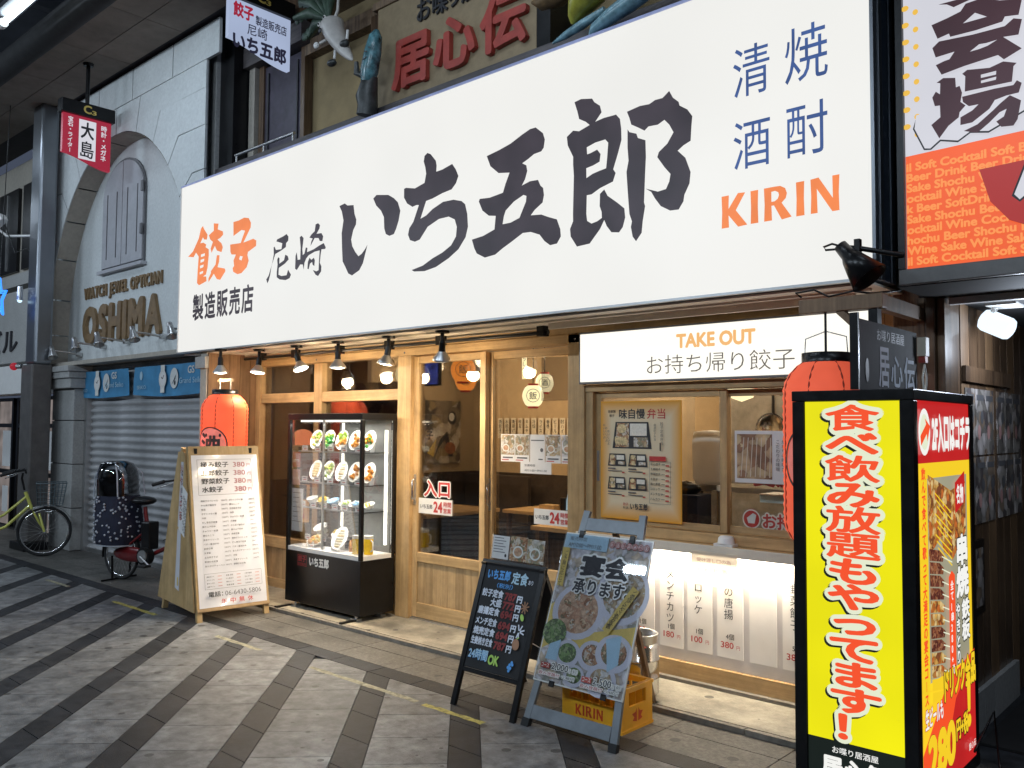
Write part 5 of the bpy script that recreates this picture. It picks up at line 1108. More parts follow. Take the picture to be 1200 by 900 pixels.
y = 4.785
k = 0
while y < 8: box('wall_board', M['dark_wood'] if k % 3 else M['brown_wood'], en, -1.285, y+.003, .0, -1.25, y+.155, 2.2); y += .16; k += 1
box('rear_wall', M['dark_wood'], en, -1.3, 8.0, 0, 1.4, 8.1, 2.3); box('side_wall', M['dark_wood'], en, .9, 4.6, 0, 1.0, 8, 2.3)
box('wall_rail', M['dark_wood'], en, -1.25, 4.80, 1.80, -1.23, 5.75, 1.88); 
for i, (y0, y1) in enumerate(((4.82, 5.02), (5.02, 5.22), (5.22, 5.42))): box('stone_skirting', M['stone_grey'], en, -1.25, y0+.002, 0, -1.225, y1+.35 if i == 2 else y1-.002, .22)
o = box('lobby_floor', M['granite_dark'], None, -1.25, 4.15, -.01, .9, 8, .02); tag(o, kind='structure')
o = box('door_mat', M['rubber'], None, -1.18, 4.72, .022, -.2, 6.2, .034); tag(o, 'black rubber mat on the floor of the dark entrance', 'mat')
k = 0
for j, y0 in enumerate((4.84, 5.03, 5.22, 5.47, 5.66, 5.85)):
    for z0, z1 in ((1.42, 1.77), (1.06, 1.41)):
        o = box('wall_flyer', M['flyerwall'], en, -1.249, y0, z0, -1.246, y0+.18, z1); k += 1
        P = Print(face_x(-1.2455)); P.rect(y0+.02, z1-.06, y0+.16, z1-.03, M['inkgrey']); P.ell(y0+.06, z0+.12, .03, .04, M['pinkp']); P.ell(y0+.12, z0+.2, .03, .035, M['inkgrey']); P.obj('flyer_print', o)
o = box('framed_notice', M['black'], en, -1.249, 4.83, .60, -1.235, 5.1, .98); P = Print(face_x(-1.2345)); P.rect(4.86, .64, 5.07, .94, M['flyerwall']); P.obj('notice_sheet', o)
cl = thing('ceiling_cylinder_lamp', 'glowing bluish white cylinder lamp in the dark entrance', 'lamp', (-1.13, 5.0, 2.2))
MB().box(-1.16, 4.9, 2.188, -1.02, 5.08, 2.2).obj('mount_plate', M['white'], cl); MB().cyl((-1.13, 4.98, 2.188), (-1.15, 4.98, 2.15), .014, m=M['white']).obj('stem', None, cl)
MB().lathe([(0, -.085), (.03, -.084), (.05, -.075), (.058, -.058), (.058, .058), (.05, .075), (.03, .084), (0, .085)], (-1.13, 5.0, 2.10), n=26, m=M['coolbulb'], mt=Matrix.Rotation(R(118), 3, 'Y')).obj('glass_cylinder', None, cl)
box('lamp_batten', M['white'], en, -1.24, 4.56, 2.165, .8, 4.60, 2.198)
lamp('entrance_lamp_light', 'POINT', (-.95, 4.98, 1.98), 12, (.75, .85, 1), shadow_soft_size=.06)
# black work lamp on an arm
wl = thing('arm_spotlight', 'black cone shaped floodlight on an arm at the right end of the big sign', 'spot lamp', (-1.3, 3.9, 2.3))
MB().tube([(-1.285, 4.04, 2.335), (-1.44, 3.93, 2.37), (-1.50, 3.92, 2.38)], .012, m=M['black']).obj('arm', None, wl)
MB().lathe([(0, .115), (.03, .11), (.034, .05), (.045, .03), (.085, -.10), (.078, -.098), (.035, .02)], (-1.445, 3.9, 2.30), n=22, m=M['black'], mt=Matrix.Rotation(R(-38), 3, 'Y') @ Matrix.Rotation(R(0), 3, 'X')).obj('lamp_head', None, wl)
MB().tube([(-1.49, 3.9, 2.375), (-1.55, 3.9, 2.40), (-1.59, 3.9, 2.39), (-1.58, 3.9, 2.375), (-1.52, 3.9, 2.372)], .0055, n=6, m=M['black']).obj('cable', None, wl)
MB().box(-1.455, 3.91, 2.35, -1.43, 3.94, 2.41).obj('knob', M['black'], wl)

# ================================================================== inside the shop
rm = thing('dining_room', 'warm lit room of the gyoza shop seen through the glass', 'room', (-4.5, 6, .03))
box('room_floor', M['int_floor'], rm, -7.5, 4.76, .0, -1.5, 7.6, .03)
box('room_ceiling', M['int_ceiling'], rm, -7.55, 4.77, 2.42, -1.5, 7.6, 2.46)
for n, a in (('back_wall', (-7.5, 7.6, 1.02, -1.5, 7.65, 2.42)), ('end_wall', (-7.55, 4.8, 1.02, -7.5, 7.6, 2.42)), ('end_wall', (-1.5, 4.8, .0, -1.45, 7.65, 2.42))): box(n, M['int_wall'], rm, *a)
box('dado', M['int_dark'], rm, -7.5, 7.57, .03, -1.5, 7.6, 1.02); box('dado', M['int_dark'], rm, -7.5, 4.8, .03, -7.47, 7.57, 1.02)
box('partition', M['brown_wood'], rm, -7.5, 5.25, .03, -6.62, 5.30, 2.42); box('mural', M['mural'], rm, -6.62, 5.0, .6, -5.80, 5.03, 1.95)
box('kitchen_wall', M['int_wall'], rm, -3.66, 4.80, .03, -3.60, 6.2, 2.42); box('kitchen_back', mat('kitchen_steel', (.35, .33, .30), .35, metal=.5, var=.15), rm, -3.6, 6.6, .03, -1.5, 6.65, 2.42)
for x, y in ((-6.9, 6.4), (-5.8, 6.0), (-5.0, 6.6), (-4.3, 5.8)):
    lamp('room_light', 'POINT', (x, y, 2.2), 26, (1, .78, .50), shadow_soft_size=.08)
    MB().cyl((x, y, 2.418), (x, y, 2.405), .06, n=18, m=glow('downlight', (1, .85, .6), 3) if 'downlight' not in MATS else MATS['downlight']).obj('downlight', None, rm)
for x in (-3.0, -2.1): lamp('kitchen_light', 'POINT', (x, 5.7, 2.2), 22, (1, .86, .66), shadow_soft_size=.08)
o = box('wall_poster', M['posterpic'], None, -7.466, 6.77, 1.12, -7.462, 7.34, 1.86); tag(o, 'brush painted poster on the inner wall behind the sliding door', 'poster')
P = Print(face_x(-7.461)); P.column('餃子', 6.84, 1.62, .11, M['ink'], .03); P.poly([(6.9, 1.15), (7.0, 1.4), (7.12, 1.5), (7.22, 1.2), (7.15, 1.2), (7.08, 1.4), (6.98, 1.3)], M['ink']); P.ell(7.2, 1.66, .07, .08, M['ink']); P.ell(7.19, 1.67, .045, .05, M['paper']); P.ell(7.17, 1.3, .09, .07, M['meat']); P.poly([(6.8, 1.25), (6.95, 1.42), (6.9, 1.2)], M['yellowp']); P.obj('poster_print', o)
names_ = ['焼餃子', '水餃子', '唐揚げ', '枝豆', 'キムチ', '冷奴', 'ライス', '春巻', 'ビール', '酎ハイ', 'サワー', '日本酒']
sb = thing('menu_strip_row', 'row of narrow paper menu strips along the back wall above the tables', 'menu strips', (-6.4, 7.56, 1.42))
for i, nm in enumerate(names_):
    x = -7.05+i*.105; s1 = box('paper_strip', M['cream'], sb, x, 7.563, 1.42, x+.075, 7.566, 1.66)
    Print(face_y(7.5625)).column(nm, x+.0375, 1.645, .05, M['ink'], .01, pitch=.052).obj('strip_print', s1)
rb = MB().lathe([(0, 0), (.10, 0), (.10, .01), (0, .01)], (-5.55, 7.55, 1.55), n=24, axis='y', m=M['pinkp']).obj('round_emblem', M['pinkp']); tag(rb, 'round reddish emblem on the back wall beside the menu strips', 'emblem')
Print(face_y(7.545)).fit('餃', -5.61, 1.50, -5.49, 1.6, M['red'], .02).obj('emblem_print', rb)
def table(x, y, w, d, lab):
    t = thing('dining_table', lab, 'table', (x, y, .03))
    box('tabletop', M['oak_x'], t, x-w/2, y-d/2, .70, x+w/2, y+d/2, .735, bevel=.004)
    for sx in (-1, 1):
        for sy in (-1, 1): box('leg', M['dark_wood'], t, x+sx*(w/2-.05)-.02, y+sy*(d/2-.05)-.02, .03, x+sx*(w/2-.05)+.02, y+sy*(d/2-.05)+.02, .698)
def bench(x, y, w, d, h, lab):
    t = thing('bench', lab, 'bench', (x, y, .03)); box('seat', M['int_dark'], t, x-w/2, y-d/2, .38, x+w/2, y+d/2, .46, bevel=.01)
    box('seat_base', M['dark_wood'], t, x-w/2+.03, y-d/2+.03, .03, x+w/2-.03, y+d/2-.03, .378); box('backrest', M['int_dark'], t, x-w/2, y+d/2-.06, .462, x+w/2, y+d/2, h, bevel=.01)
table(-6.35, 5.95, .75, 1.0, 'wooden table behind the entrance sticker'); table(-5.35, 6.75, 1.1, .7, 'wooden table deeper in the room carrying a tablet'); table(-4.35, 5.95, .8, .9, 'wooden table close behind the flyer door')
bench(-6.9, 7.2, 1.0, .45, 1.0, 'dark bench against the back wall in the room corner'); bench(-5.3, 7.3, 1.2, .42, 1.05, 'dark bench behind the table with the tablet'); bench(-4.4, 6.75, .9, .4, 1.0, 'dark bench behind the table near the flyer door')
t = thing('tablet', 'small tablet glowing pale blue on a table inside', 'tablet', (-5.1, 6.6, .735)); MB().bar((-5.18, 6.62, .74), (-5.18, 6.66, .93), .19, .012, m=M['black']).obj('tablet_body', None, t); MB().bar((-5.18, 6.608, .755), (-5.18, 6.648, .915), .165, .004, m=glow('tablet_screen', (.35, .5, .6), .9)).obj('tablet_display', None, t)
o = MB().box(-6.55, 5.7, .737, -6.35, 5.9, .80, M['oak_x']).box(-6.33, 5.72, .737, -6.2, 5.86, .79, M['white']).obj('condiment_tray'); tag(o, 'small wooden box with napkins on the table behind the entrance sticker', 'tray')
o = MB().box(-5.5, 6.5, .737, -5.32, 6.62, .80, M['oak_x']).cyl((-5.28, 6.6, .737), (-5.28, 6.6, .87), .03, m=M['black']).obj('condiment_tray'); tag(o, 'wooden condiment box beside the glowing tablet', 'tray')
tv = thing('wall_screen', 'blue violet glowing screen high up inside behind the sliding door', 'screen', (-6.5, 6.0, 2.0)); MB().box(-6.68, 6.0, 1.97, -6.42, 6.04, 2.30).obj('screen_body', M['black'], tv); box('screen_picture', M['screen'], tv, -6.665, 5.994, 1.985, -6.435, 5.999, 2.285)
def small_lantern(x, y, z, r, h, m, ch, lab):
    t = thing('paper_lantern', lab, 'lantern', (x, y, z-h/2), group='small lanterns hanging inside the shop')
    pr = [(r*.5, h/2)]+[(r*(.62+.38*math.sin(math.pi*(i+1)/12))*(1+.012*(i % 2)), h/2-h*(i+1)/12) for i in range(11)]+[(r*.5, -h/2)]
    MB().lathe(pr, (x, y, z), n=26, m=m).obj('paper_body', None, t)
    for s in (1, -1): MB().cyl((x, y, z+s*h/2), (x, y, z+s*(h/2+.015)), r*.5, m=M['red']).obj('rim', None, t)
    MB().cyl((x, y, z+h/2), (x, y, 2.42), .004, n=6, m=M['black']).obj('cord', None, t)
    vx, vy = -x, -y; L = math.hypot(vx, vy); F = Fr((x+vx/L*r*1.02, y+vy/L*r*1.02, z), (-vy/L, vx/L, 0), (0, 0, 1))
    P = Print(F, .002); P.ring(0, 0, r*.62, r*.05, M['inkgrey']); P.fit(ch, -r*.36, -r*.36, r*.36, r*.36, M['inkgrey'], .01); P.obj('lantern_print', t)
small_lantern(-5.24, 5.18, 2.035, .105, .20, M['lan_orange'], '飯', 'round orange lantern behind the top of the sliding door, higher of the pair')
small_lantern(-5.37, 5.34, 1.97, .095, .20, M['lan_orange'], '酒', 'orange lantern behind and a bit lower than the other orange one')
small_lantern(-4.47, 5.20, 1.80, .085, .165, M['lan_white'], '飯', 'round white lantern behind the flyer door, lower of the white pair')
small_lantern(-4.62, 5.52, 1.92, .075, .15, M['lan_white'], '酒', 'white lantern with red rims partly hidden behind the lower white one')
small_lantern(-5.92, 5.15, 2.02, .11, .22, M['lan_white'], '飯', 'white lantern behind the upper window above the food display case')
o = box('hanging_strip', M['lan_white'], None, -4.50, 5.1, 1.93, -4.455, 5.105, 2.16); tag(o, 'narrow white lettered strip hanging above the white lantern', 'strip'); Print(face_y(5.0995)).column('らっしゃい', -4.4775, 2.15, .04, M['ink'], .02).obj('strip_print', o)
o = box('frosted_film', M['film'], None, -3.985, 4.7275, 1.74, -3.72, 4.7285, 2.05); tag(o, 'pale frosted film sheet on the upper corner of the flyer door', 'film')
# kitchen seen through the serving window
o = box('noodle_notice', M['paper'], None, -2.47, 4.712, 1.235, -1.95, 4.7135, 1.54); tag(o, 'white notice with a noodle photo on the window behind the red lantern', 'notice')
P = Print(face_y(4.711)); P.rect(-2.455, 1.26, -2.235, 1.52, M['photo_gold'])
for i in range(7): P.line(-2.43+i*.03, 1.27, -2.41+i*.028, 1.5, .004, M['cream'])
for i in range(5): P.column('こだわりの味噌だれ餃子'[i:i+7], -2.20+i*.035, 1.49, .026, M['inkgrey'])
P.obj('notice_print', o)
pb = MB().lathe([(0, 0), (.12, .0), (.14, .04), (.145, .30), (.13, .36), (.0, .37)], (-2.98, 5.35, 1.17), n=20, m=M['white'], sy=.5).obj('rice_bag', M['white']); tag(pb, 'white plastic covered bag behind the serving window', 'bag')
o = box('shelf_unit', M['alu'], None, -3.5, 5.25, 1.13, -1.6, 5.6, 1.165); tag(o, 'steel kitchen shelf behind the serving window', 'shelf')
o = MB().box(-3.15, 4.95, .6, -2.86, 5.2, 1.12, M['navy']).ball((-3.0, 5.05, 1.15), (.10, .06, .05), m=M['black'], jit=.2).obj('navy_bundle', M['navy']); tag(o, 'navy cloth covered bundle below the shelf behind the serving window', 'bundle')
o = MB().box(-2.43, 4.95, 1.105, -2.0, 5.15, 1.15, M['lblue']).box(-2.43, 4.94, 1.15, -2.0, 5.15, 1.158, M['white']).obj('blue_tray', M['lblue']); tag(o, 'pale blue tray behind the dark red pick up lettering', 'tray')
o = MB().box(-2.4, 5.3, .6, -1.7, 5.55, 1.12, M['inkgrey']).box(-2.38, 5.28, 1.0, -1.72, 5.30, 1.02, M['alu']).obj('kitchen_cabinet', M['inkgrey']); tag(o, 'dark kitchen cabinet behind the right sash', 'cabinet')
t = thing('water_jug', 'clear plastic container standing in the serving window', 'container', (-2.72, 5.0, .94)); MB().box(-2.76, 4.94, .94, -2.66, 5.04, 1.16).obj('jug_body', M['film'], t, bevel=.01); MB().cyl((-2.71, 4.99, 1.16), (-2.71, 4.99, 1.19), .03, m=M['white']).obj('cap', None, t)
for i in range(3):
    x = -3.1+i*.33; t = thing('steel_pan', ['steel pan on the kitchen wall nearest the white bag', 'steel pan in the middle of the kitchen wall', 'steel pan on the kitchen wall behind the lantern'][i], 'pan', (x, 6.55, 1.55))
    MB().lathe([(0, 0), (.11, .0), (.13, -.05)], (x, 6.56, 1.55), n=20, axis='y', m=M['chrome']).obj('pan_bowl', None, t); MB().cyl((x, 6.56, 1.66), (x, 6.56, 1.82), .012, m=M['black']).obj('handle', None, t)
for x in (-2.88, -2.30):
    t = thing('kitchen_pendant', 'glowing kitchen pendant lamp behind the lunch box poster sash' if x < -2.5 else 'glowing kitchen pendant lamp behind the red lantern sash', 'lamp', (x, 5.6, 1.9))
    MB().lathe([(.11, 0), (.10, .05), (.04, .09), (0, .10)], (x, 5.6, 1.83), n=20, m=M['redlet']).obj('shade', None, t); MB().lathe([(.10, 0), (.08, -.06), (.0, -.09)], (x, 5.6, 1.83), n=20, m=M['lan_white']).obj('globe', None, t); MB().cyl((x, 5.6, 1.93), (x, 5.6, 2.42), .006, m=M['black']).obj('cord', None, t)

# ================================================================== food display case
dc = thing('display_case', 'tall black food display case with glass front and lit shelves', 'display case', (-5.92, 4.42, .03))
x0, x1, y0, y1 = -6.43, -5.41, 4.25, 4.59
box('cabinet_base', M['black'], dc, x0, y0, .075, x1, y1, .50, bevel=.004)
for x in (x0, x1-.028):
    for y in (y0, y1-.028): MB().box(x, y, .502, x+.028, y+.028, 1.60).obj('corner_post', M['black'], dc)
box('top_frame', M['black'], dc, x0, y0, 1.602, x1, y1, 1.655, bevel=.003)
box('back_panel', M['case_back'], dc, x0+.30, y1-.02, .51, x1-.029, y1-.012, 1.60)
box('display_floor', M['white'], dc, x0+.003, y0+.004, .502, x1-.003, y1-.03, .535)
for a in ((x0+.029, y0+.01, .537, (x0+x1)/2+.01, y0+.014, 1.6), ((x0+x1)/2-.01, y0+.018, .537, x1-.029, y0+.022, 1.6)): box('glass_door', M['caseglass'], dc, *a)
for x in (x0+.008, x1-.012): box('side_glass', M['caseglass'], dc, x, y0+.03, .537, x+.004, y1-.03, 1.6)
MB().box((x0+x1)/2-.02, y0+.008, .54, (x0+x1)/2-.012, y0+.024, 1.6).obj('glass_edge', M['alu'], dc)
SH = (1.335, 1.075, .865)
for z in SH:
    s_ = box('glass_shelf', M['film'], dc, x0+.10, y0+.05, z, x1-.04, y1-.04, z+.007); box('shelf_edge', M['alu'], s_, x0+.10, y0+.04, z-.003, x1-.04, y0+.049, z+.010)
    MB().tube([(x1-.05, y1-.06, z), (x1-.045, y1-.05, z-.05), (x1-.04, y1-.045, z-.10)], .005, n=6, m=M['white']).obj('cable', None, s_)
MB().cyl((x1-.05, y1-.055, .60), (x1-.05, y1-.055, 1.52), .013, n=10, m=M['casetube']).obj('light_tube', None, dc)
MB().cyl(((x0+x1)/2-.12, y1-.05, .7), ((x0+x1)/2-.12, y1-.05, 1.58), .011, n=10, m=M['casetube']).obj('light_tube', None, dc)
MB().box(x0+.1, y0+.06, 1.585, x1-.1, y0+.10, 1.60).obj('top_light', M['casetube'], dc)
lamp('case_light', 'AREA', ((x0+x1)/2, y0+.10, 1.575), 8.5, (1, .97, .88), shape='RECTANGLE', size=.85, size_y=.06)
for z in SH: lamp('case_shelf_light', 'AREA', ((x0+x1)/2+.05, y0+.08, z-.012), 4.2, (1, .97, .88), shape='RECTANGLE', size=.8, size_y=.03)
for x in (x0+.06, x1-.14):
    for y in (y0+.02, y1-.08): MB().box(x, y, .03, x+.08, y+.05, .045).cyl((x+.04, y+.025, .045), (x+.04, y+.025, .075), .012, m=M['alu']).obj('foot', M['black'], dc)
for x in (x0+.03, x1-.1): MB().box(x, y0-.12, .03, x+.035, y0+.02, .042).obj('stabiliser', M['black'], dc)
P = Print(face_y(y0-.001)); P.outline(-6.25, .385, -6.12, .475, .004, M['maroon']); P.fit('餃子', -6.24, .42, -6.13, .47, M['maroon'], .03); P.fit('製造販売', -6.24, .392, -6.13, .412, M['maroon'], .01); P.obj('crest_print', dc)
P = Print(face_y(y0-.001)); P.fit('いち五郎', -6.085, .395, -5.815, .475, M['plate'], .055); P.obj('white_lettering', dc)
for i, (z0, z1, m) in enumerate(((1.20, 1.33, 'redlet'), (1.05, 1.18, 'pinkp'))):
    o = box('red_note', M[m], None, x0+.03, y0+.033, z0, x0+.14, y0+.0345, z1); tag(o, ['upper red note stuck inside the display case glass', 'pinkish note stuck below the red one in the display case'][i], 'note')
    Print(face_y(y0+.0325)).fit('おすすめ', x0+.04, z0+.04, x0+.13, z0+.07, M['paper']).obj('note_print', o)
o = box('pale_notice', M['paper'], None, x0+.03, y0+.033, .66, x0+.19, y0+.0345, 1.02); tag(o, 'large pale notice sheet in the corner of the display case', 'notice')
P = Print(face_y(y0+.0325)); [P.rect(x0+.045, .98-i*.04, x0+.16-.02*(i % 3), .985-i*.04, M['inkgrey']) for i in range(7)]; P.obj('notice_print', o)
o = box('leaning_panel', M['orangep'], None, -6.60, 4.50, .70, -6.50, 4.53, 1.03); tag(o, 'narrow orange and black panel on the post beside the display case', 'panel'); Print(face_y(4.4985)).rect(-6.60, .90, -6.50, 1.03, M['black']).column('つけ麺', -6.55, .88, .05, M['red'], .03).obj('panel_print', o)

def food(mb, kind, rx, ry, mt, c):
    """food heaped on a plate; local plate plane = xy, z up"""
    rr = random.Random(hash(kind) % 1000)
    def at(u, v, h): return tuple(mt @ Vector((u, v, h))+Vector(c))
    if kind == 'gyoza':
        for i in range(6):
            v = -ry*.62+i*ry*.25; w = rx*.6*math.sqrt(max(.1, 1-(v/ry)**2)); mb.ball(at(0, v, .012), (w, ry*.13, .018), m=M['gyoza'], n=10, mt=mt)
    elif kind == 'rows':
        for i in range(7):
            v = -ry*.7+i*ry*.23; w = rx*.55*math.sqrt(max(.15, 1-(v/ry)**2)); mb.ball(at(0, v, .01), (w, ry*.09, .013), m=M['rice'] if i % 2 else M['gyoza'], n=10, mt=mt)
    else:
        A, B = {'green': ('greens', 'lettuce'), 'lettuce': ('lettuce', 'gyoza'), 'fried': ('orangef', 'lettuce'), 'cutlet': ('fried', 'orangef'), 'mixed': ('orangef', 'greens'), 'rice': ('rice', 'rice'), 'fries': ('yellowf', 'yellowf'), 'noodle': ('orangef', 'yellowf'), 'curry': ('yellowf', 'rice'), 'white': ('plate_blue', 'plate'), 'brown': ('fried', 'meat'), 'omelette': ('rice', 'lettuce')}[kind]
        for i in range(16):
            a = rr.uniform(0, 6.28); q = math.sqrt(rr.uniform(0, .5)); up_ = 1 if kind != 'fries' else 1.6
            m = M[A] if (rr.random() < .6) else M[B]
            if kind in ('fried',) : m = M[B] if math.sin(a) > .1 else M[A]
            mb.ball(at(rx*q*math.cos(a), ry*q*math.sin(a), .014*up_+rr.uniform(0, .012)), (rx*rr.uniform(.16, .3), ry*rr.uniform(.13, .22), .018*up_), m=m, n=7, mt=mt, jit=.18)
def dish(x, y, z, rx, ry, tilt, kind, lab, deep=.012, pm='plate', yaw=0):
    t = thing('food_dish', lab, 'food model', (x, y, z), group='plastic food models in the display case')
    mt = Matrix.Rotation(R(yaw), 3, 'Z') @ Matrix.Rotation(R(tilt), 3, 'X')
    low = ry*math.sin(R(tilt)); c = (x, y, z+low+.006)
    MB().lathe([(0, 0), (.6, .0), (.93, deep), (1, deep+.004), (.95, deep+.001), (.62, .006), (0, .004)], c, n=24, m=M[pm], mt=mt @ Matrix.Diagonal((rx, ry, 1))).obj('plate', None, t)
    f = MB(); food(f, kind, rx, ry, mt, c); f.obj('food', None, t)
    if tilt > 30: MB().bar((x, y+.02, z), tuple(Vector(c)+Vector((0, .03, -low*.3))), .05, .006, m=M['alu']).obj('plate_stand', None, t)
    pc = box('price_card', M['white'], None, x-.045, y0+.062, z, x+.03, y0+.065, z+.042); tag(pc, 'price card in front of the '+lab.split(' on ')[0].split(' in ')[0], 'price card', 'white price cards in the display case')
    P = Print(face_y(y0+.0615)); P.rect(x-.035, z+.026, x+.015, z+.032, M['inkgrey']); P.rect(x-.02, z+.010, x+.02, z+.018, M['red']); P.obj('card_print', pc)
XS = [-6.26, -6.08, -5.90, -5.72, -5.535]
for x, k, l in zip(XS, ('lettuce', 'green', 'fried', 'cutlet', 'mixed'), ('yellow green gyoza plate on the top shelf', 'oval plate of bright green vegetables on the top shelf', 'plate of orange fried food with lettuce on the top shelf', 'oval plate of orange cutlet on the top shelf', 'white oval plate of mixed orange and green food on the top shelf')):
    dish(x, 4.43, SH[0]+.008, .056, .092, 62, k, l, yaw=24)
for x, k, l in zip(XS, ('gyoza', 'lettuce', 'rows', 'brown', 'cutlet'), ('pale gyoza plate on the second shelf', 'leafy green gyoza plate on the second shelf', 'white oval plate with gyoza in rows on the second shelf', 'plate of brown fried chicken on the second shelf', 'plate of dark orange fried pieces on the second shelf')):
    dish(x, 4.43, SH[1]+.008, .056, .092, 62, k, l, yaw=24)
for x, k, l, pm, d, tl in zip([-6.28, -6.13, -5.98, -5.83, -5.70, -5.52], ('rice', 'fries', 'white', 'omelette', 'white', 'curry'), ('small white rice bowl on the third shelf', 'bowl of yellow fries on the third shelf', 'blue rimmed bowl on the third shelf', 'shallow white dish with dark bits on the third shelf', 'plain white dish on the third shelf', 'yellow curry dish on the third shelf'), ('plate', 'plate', 'plate_blue', 'plate', 'plate', 'plate'), (.04, .03, .035, .02, .02, .025), (22, 22, 25, 25, 25, 25)):
    dish(x, 4.42, SH[2]+.008, .058, .05, tl, k, l, deep=d, pm=pm)
dish(-6.20, 4.47, .60, .075, .06, 35, 'rice', 'deep white rice bowl on the case floor', deep=.06); dish(-5.98, 4.48, .60, .10, .055, 35, 'curry', 'long oval soup dish on the case floor')
dish(-6.15, 4.36, .537, .085, .07, 32, 'noodle', 'plate of orange noodles on the case floor', yaw=14); dish(-5.83, 4.37, .537, .07, .11, 50, 'rows', 'big oval plate of white dumplings on the case floor', yaw=24)
box('riser', M['black'], dc, -6.33, 4.43, .537, -5.85, 4.55, .598)
for i, x in enumerate((-5.70, -5.655, -5.61)):
    t = thing('sauce_bottle', ['dark sauce bottle beside the big oval plate', 'middle dark sauce bottle of the three', 'dark sauce bottle nearest the beer mugs'][i], 'bottle', (x, 4.38+.02*i, .537), group='small sauce bottles in the display case')
    MB().lathe([(0, 0), (.017, 0), (.018, .05), (.014, .07), (.009, .085), (.009, .10), (0, .10)], (x, 4.38+.02*i, .537), n=14, m=M['sauce'] if i else M['fried']).obj('bottle_body', None, t); MB().cyl((x, 4.38+.02*i, .637), (x, 4.38+.02*i, .655), .012, m=M['black']).obj('cap', None, t)
for i, (x, y) in enumerate(((-5.56, 4.33), (-5.475, 4.38))):
    t = thing('beer_mug', ['beer mug model right beside the sauce bottles', 'beer mug model in the corner of the display case'][i], 'mug', (x, y, .537), group='beer mugs in the display case')
    MB().cyl((x, y, .54), (x, y, .66), .036, .038, n=20, m=M['beer']).obj('beer', None, t); MB().cyl((x, y, .661), (x, y, .685), .037, n=20, m=M['foam']).obj('foam', None, t)
    MB().tube([(x+.036, y-.005, .65), (x+.065, y-.01, .64), (x+.065, y-.01, .58), (x+.036, y-.005, .565)], .006, m=M['plate']).obj('handle', None, t)

# ================================================================== big red lanterns
def big_lantern(x, y, ztop, r, h, m, ch, lab, yawdir=None, hang=None, cy=0):
    t = thing('red_lantern', lab, 'lantern', (x, y, ztop-h), group='large red lanterns of the gyoza shop')
    n = 46; pr = []
    for i in range(n+1):
        u = i/n; e = min(u, 1-u); k = 1 if e > .16 else .52+.48*math.sin(math.pi/2*(e/.16))**.75
        pr.append((r*k*(1.0+(.016 if i % 2 else -.008)), -h*u))
    MB().lathe(pr, (x, y, ztop), n=36, m=m).obj('paper_body', None, t)
    MB().lathe([(r*.56, .0), (r*.56, .045), (r*.50, .045), (r*.50, 0)], (x, y, ztop-.006), n=28, m=M['black']).obj('top_ring', None, t)
    MB().lathe([(r*.56, .0), (r*.56, -.04), (r*.50, -.04), (r*.50, 0)], (x, y, ztop-h+.006), n=28, m=M['black']).obj('bottom_ring', None, t)
    vx, vy = -x, -y; a0 = math.atan2(vy, vx)
    for k in range(8):
        a = a0+.39+k*math.pi/4; mb = MB(); pts = []
        for i in range(0, n+1, 2): pts.append((x+math.cos(a)*(pr[i][0]+.0015), y+math.sin(a)*(pr[i][0]+.0015), ztop+pr[i][1]))
        mb.tube(pts, .0045, n=4, m=M['lan_rib']).obj('rib_line', None, t)
    # round crest wrapped on the paper
    def wrap(P, ctr, zc, rad):
        # bend the flat print round the lantern
        nv = []
        for v in P.mb.v:
            a = ctr+v[0]/rad; q = rad+.0025+v[1]*-1
            nv.append((x+math.cos(a)*q, y+math.sin(a)*q, zc+v[2]))
        P.mb.v = nv; return P
    ca = a0+cy; P = Print(face_y(0), .002)
    P.poly([(.155*math.cos(2*math.pi*i/48), .155*math.sin(2*math.pi*i/48)) for i in range(48)], M['ink'], [[(.143*math.cos(2*math.pi*i/48), .143*math.sin(2*math.pi*i/48)) for i in range(48)]])
    k_ = 12
    for i in range(k_):
        u0, u1 = -1+2*i/k_, -1+2*(i+1)/k_; f = lambda u: .142*math.sqrt(max(0, 1-u*u))
        P.mb.add([P.F.p(.142*u0, -f(u0), .002), P.F.p(.142*u1, -f(u1), .002), P.F.p(.142*u1, f(u1), .002), P.F.p(.142*u0, f(u0), .002)], [(0, 1, 2, 3)], M['lan_pink'])
    P.w = .004; P.fit(ch, -.10, -.105, .10, .105, M['ink'], .03); wrap(P, ca, ztop-h*.52, r).obj('crest_print', t)
    if hang: MB().cyl((x, y, ztop+.04), (x, y, hang), .006, n=8, m=M['black']).tube([(x-r*.53, y, ztop+.03), (x-r*.5, y, ztop+.11), (x, y, ztop+.14), (x+r*.5, y, ztop+.11), (x+r*.53, y, ztop+.03)], .003, n=5, m=M['alu']).obj('hanging_cord', None, t)
    else:
        for s in (-1, 1): MB().cyl((x+s*.09, y, ztop+.03), (x+s*.09, y, ztop+.14), .005, m=M['alu']).obj('hanger', None, t)
        MB().box(x-.12, y-.012, ztop+.11, x+.12, y+.012, ztop+.135).obj('hanger_bar', M['brown_wood'], t)
    lamp('lantern_light', 'POINT', (x-vx*0, y-r-.14, ztop-h*.5), 1.2, (1, .28, .12), shadow_soft_size=.12)
    return t
big_lantern(-7.08, 4.02, 1.83, .20, .86, M['lan_red'], '酒', 'glowing red lantern hanging above the wooden menu board', cy=-.62)
big_lantern(-1.585, 3.90, 1.86, .19, .86, M['lan_red2'], '酒', 'large red lantern hanging behind the yellow light box', hang=2.10, cy=-.30)
br = thing('lantern_bracket', 'brown timber bracket carrying the right hand red lantern', 'bracket', (-1.4, 4.1, 2.1))
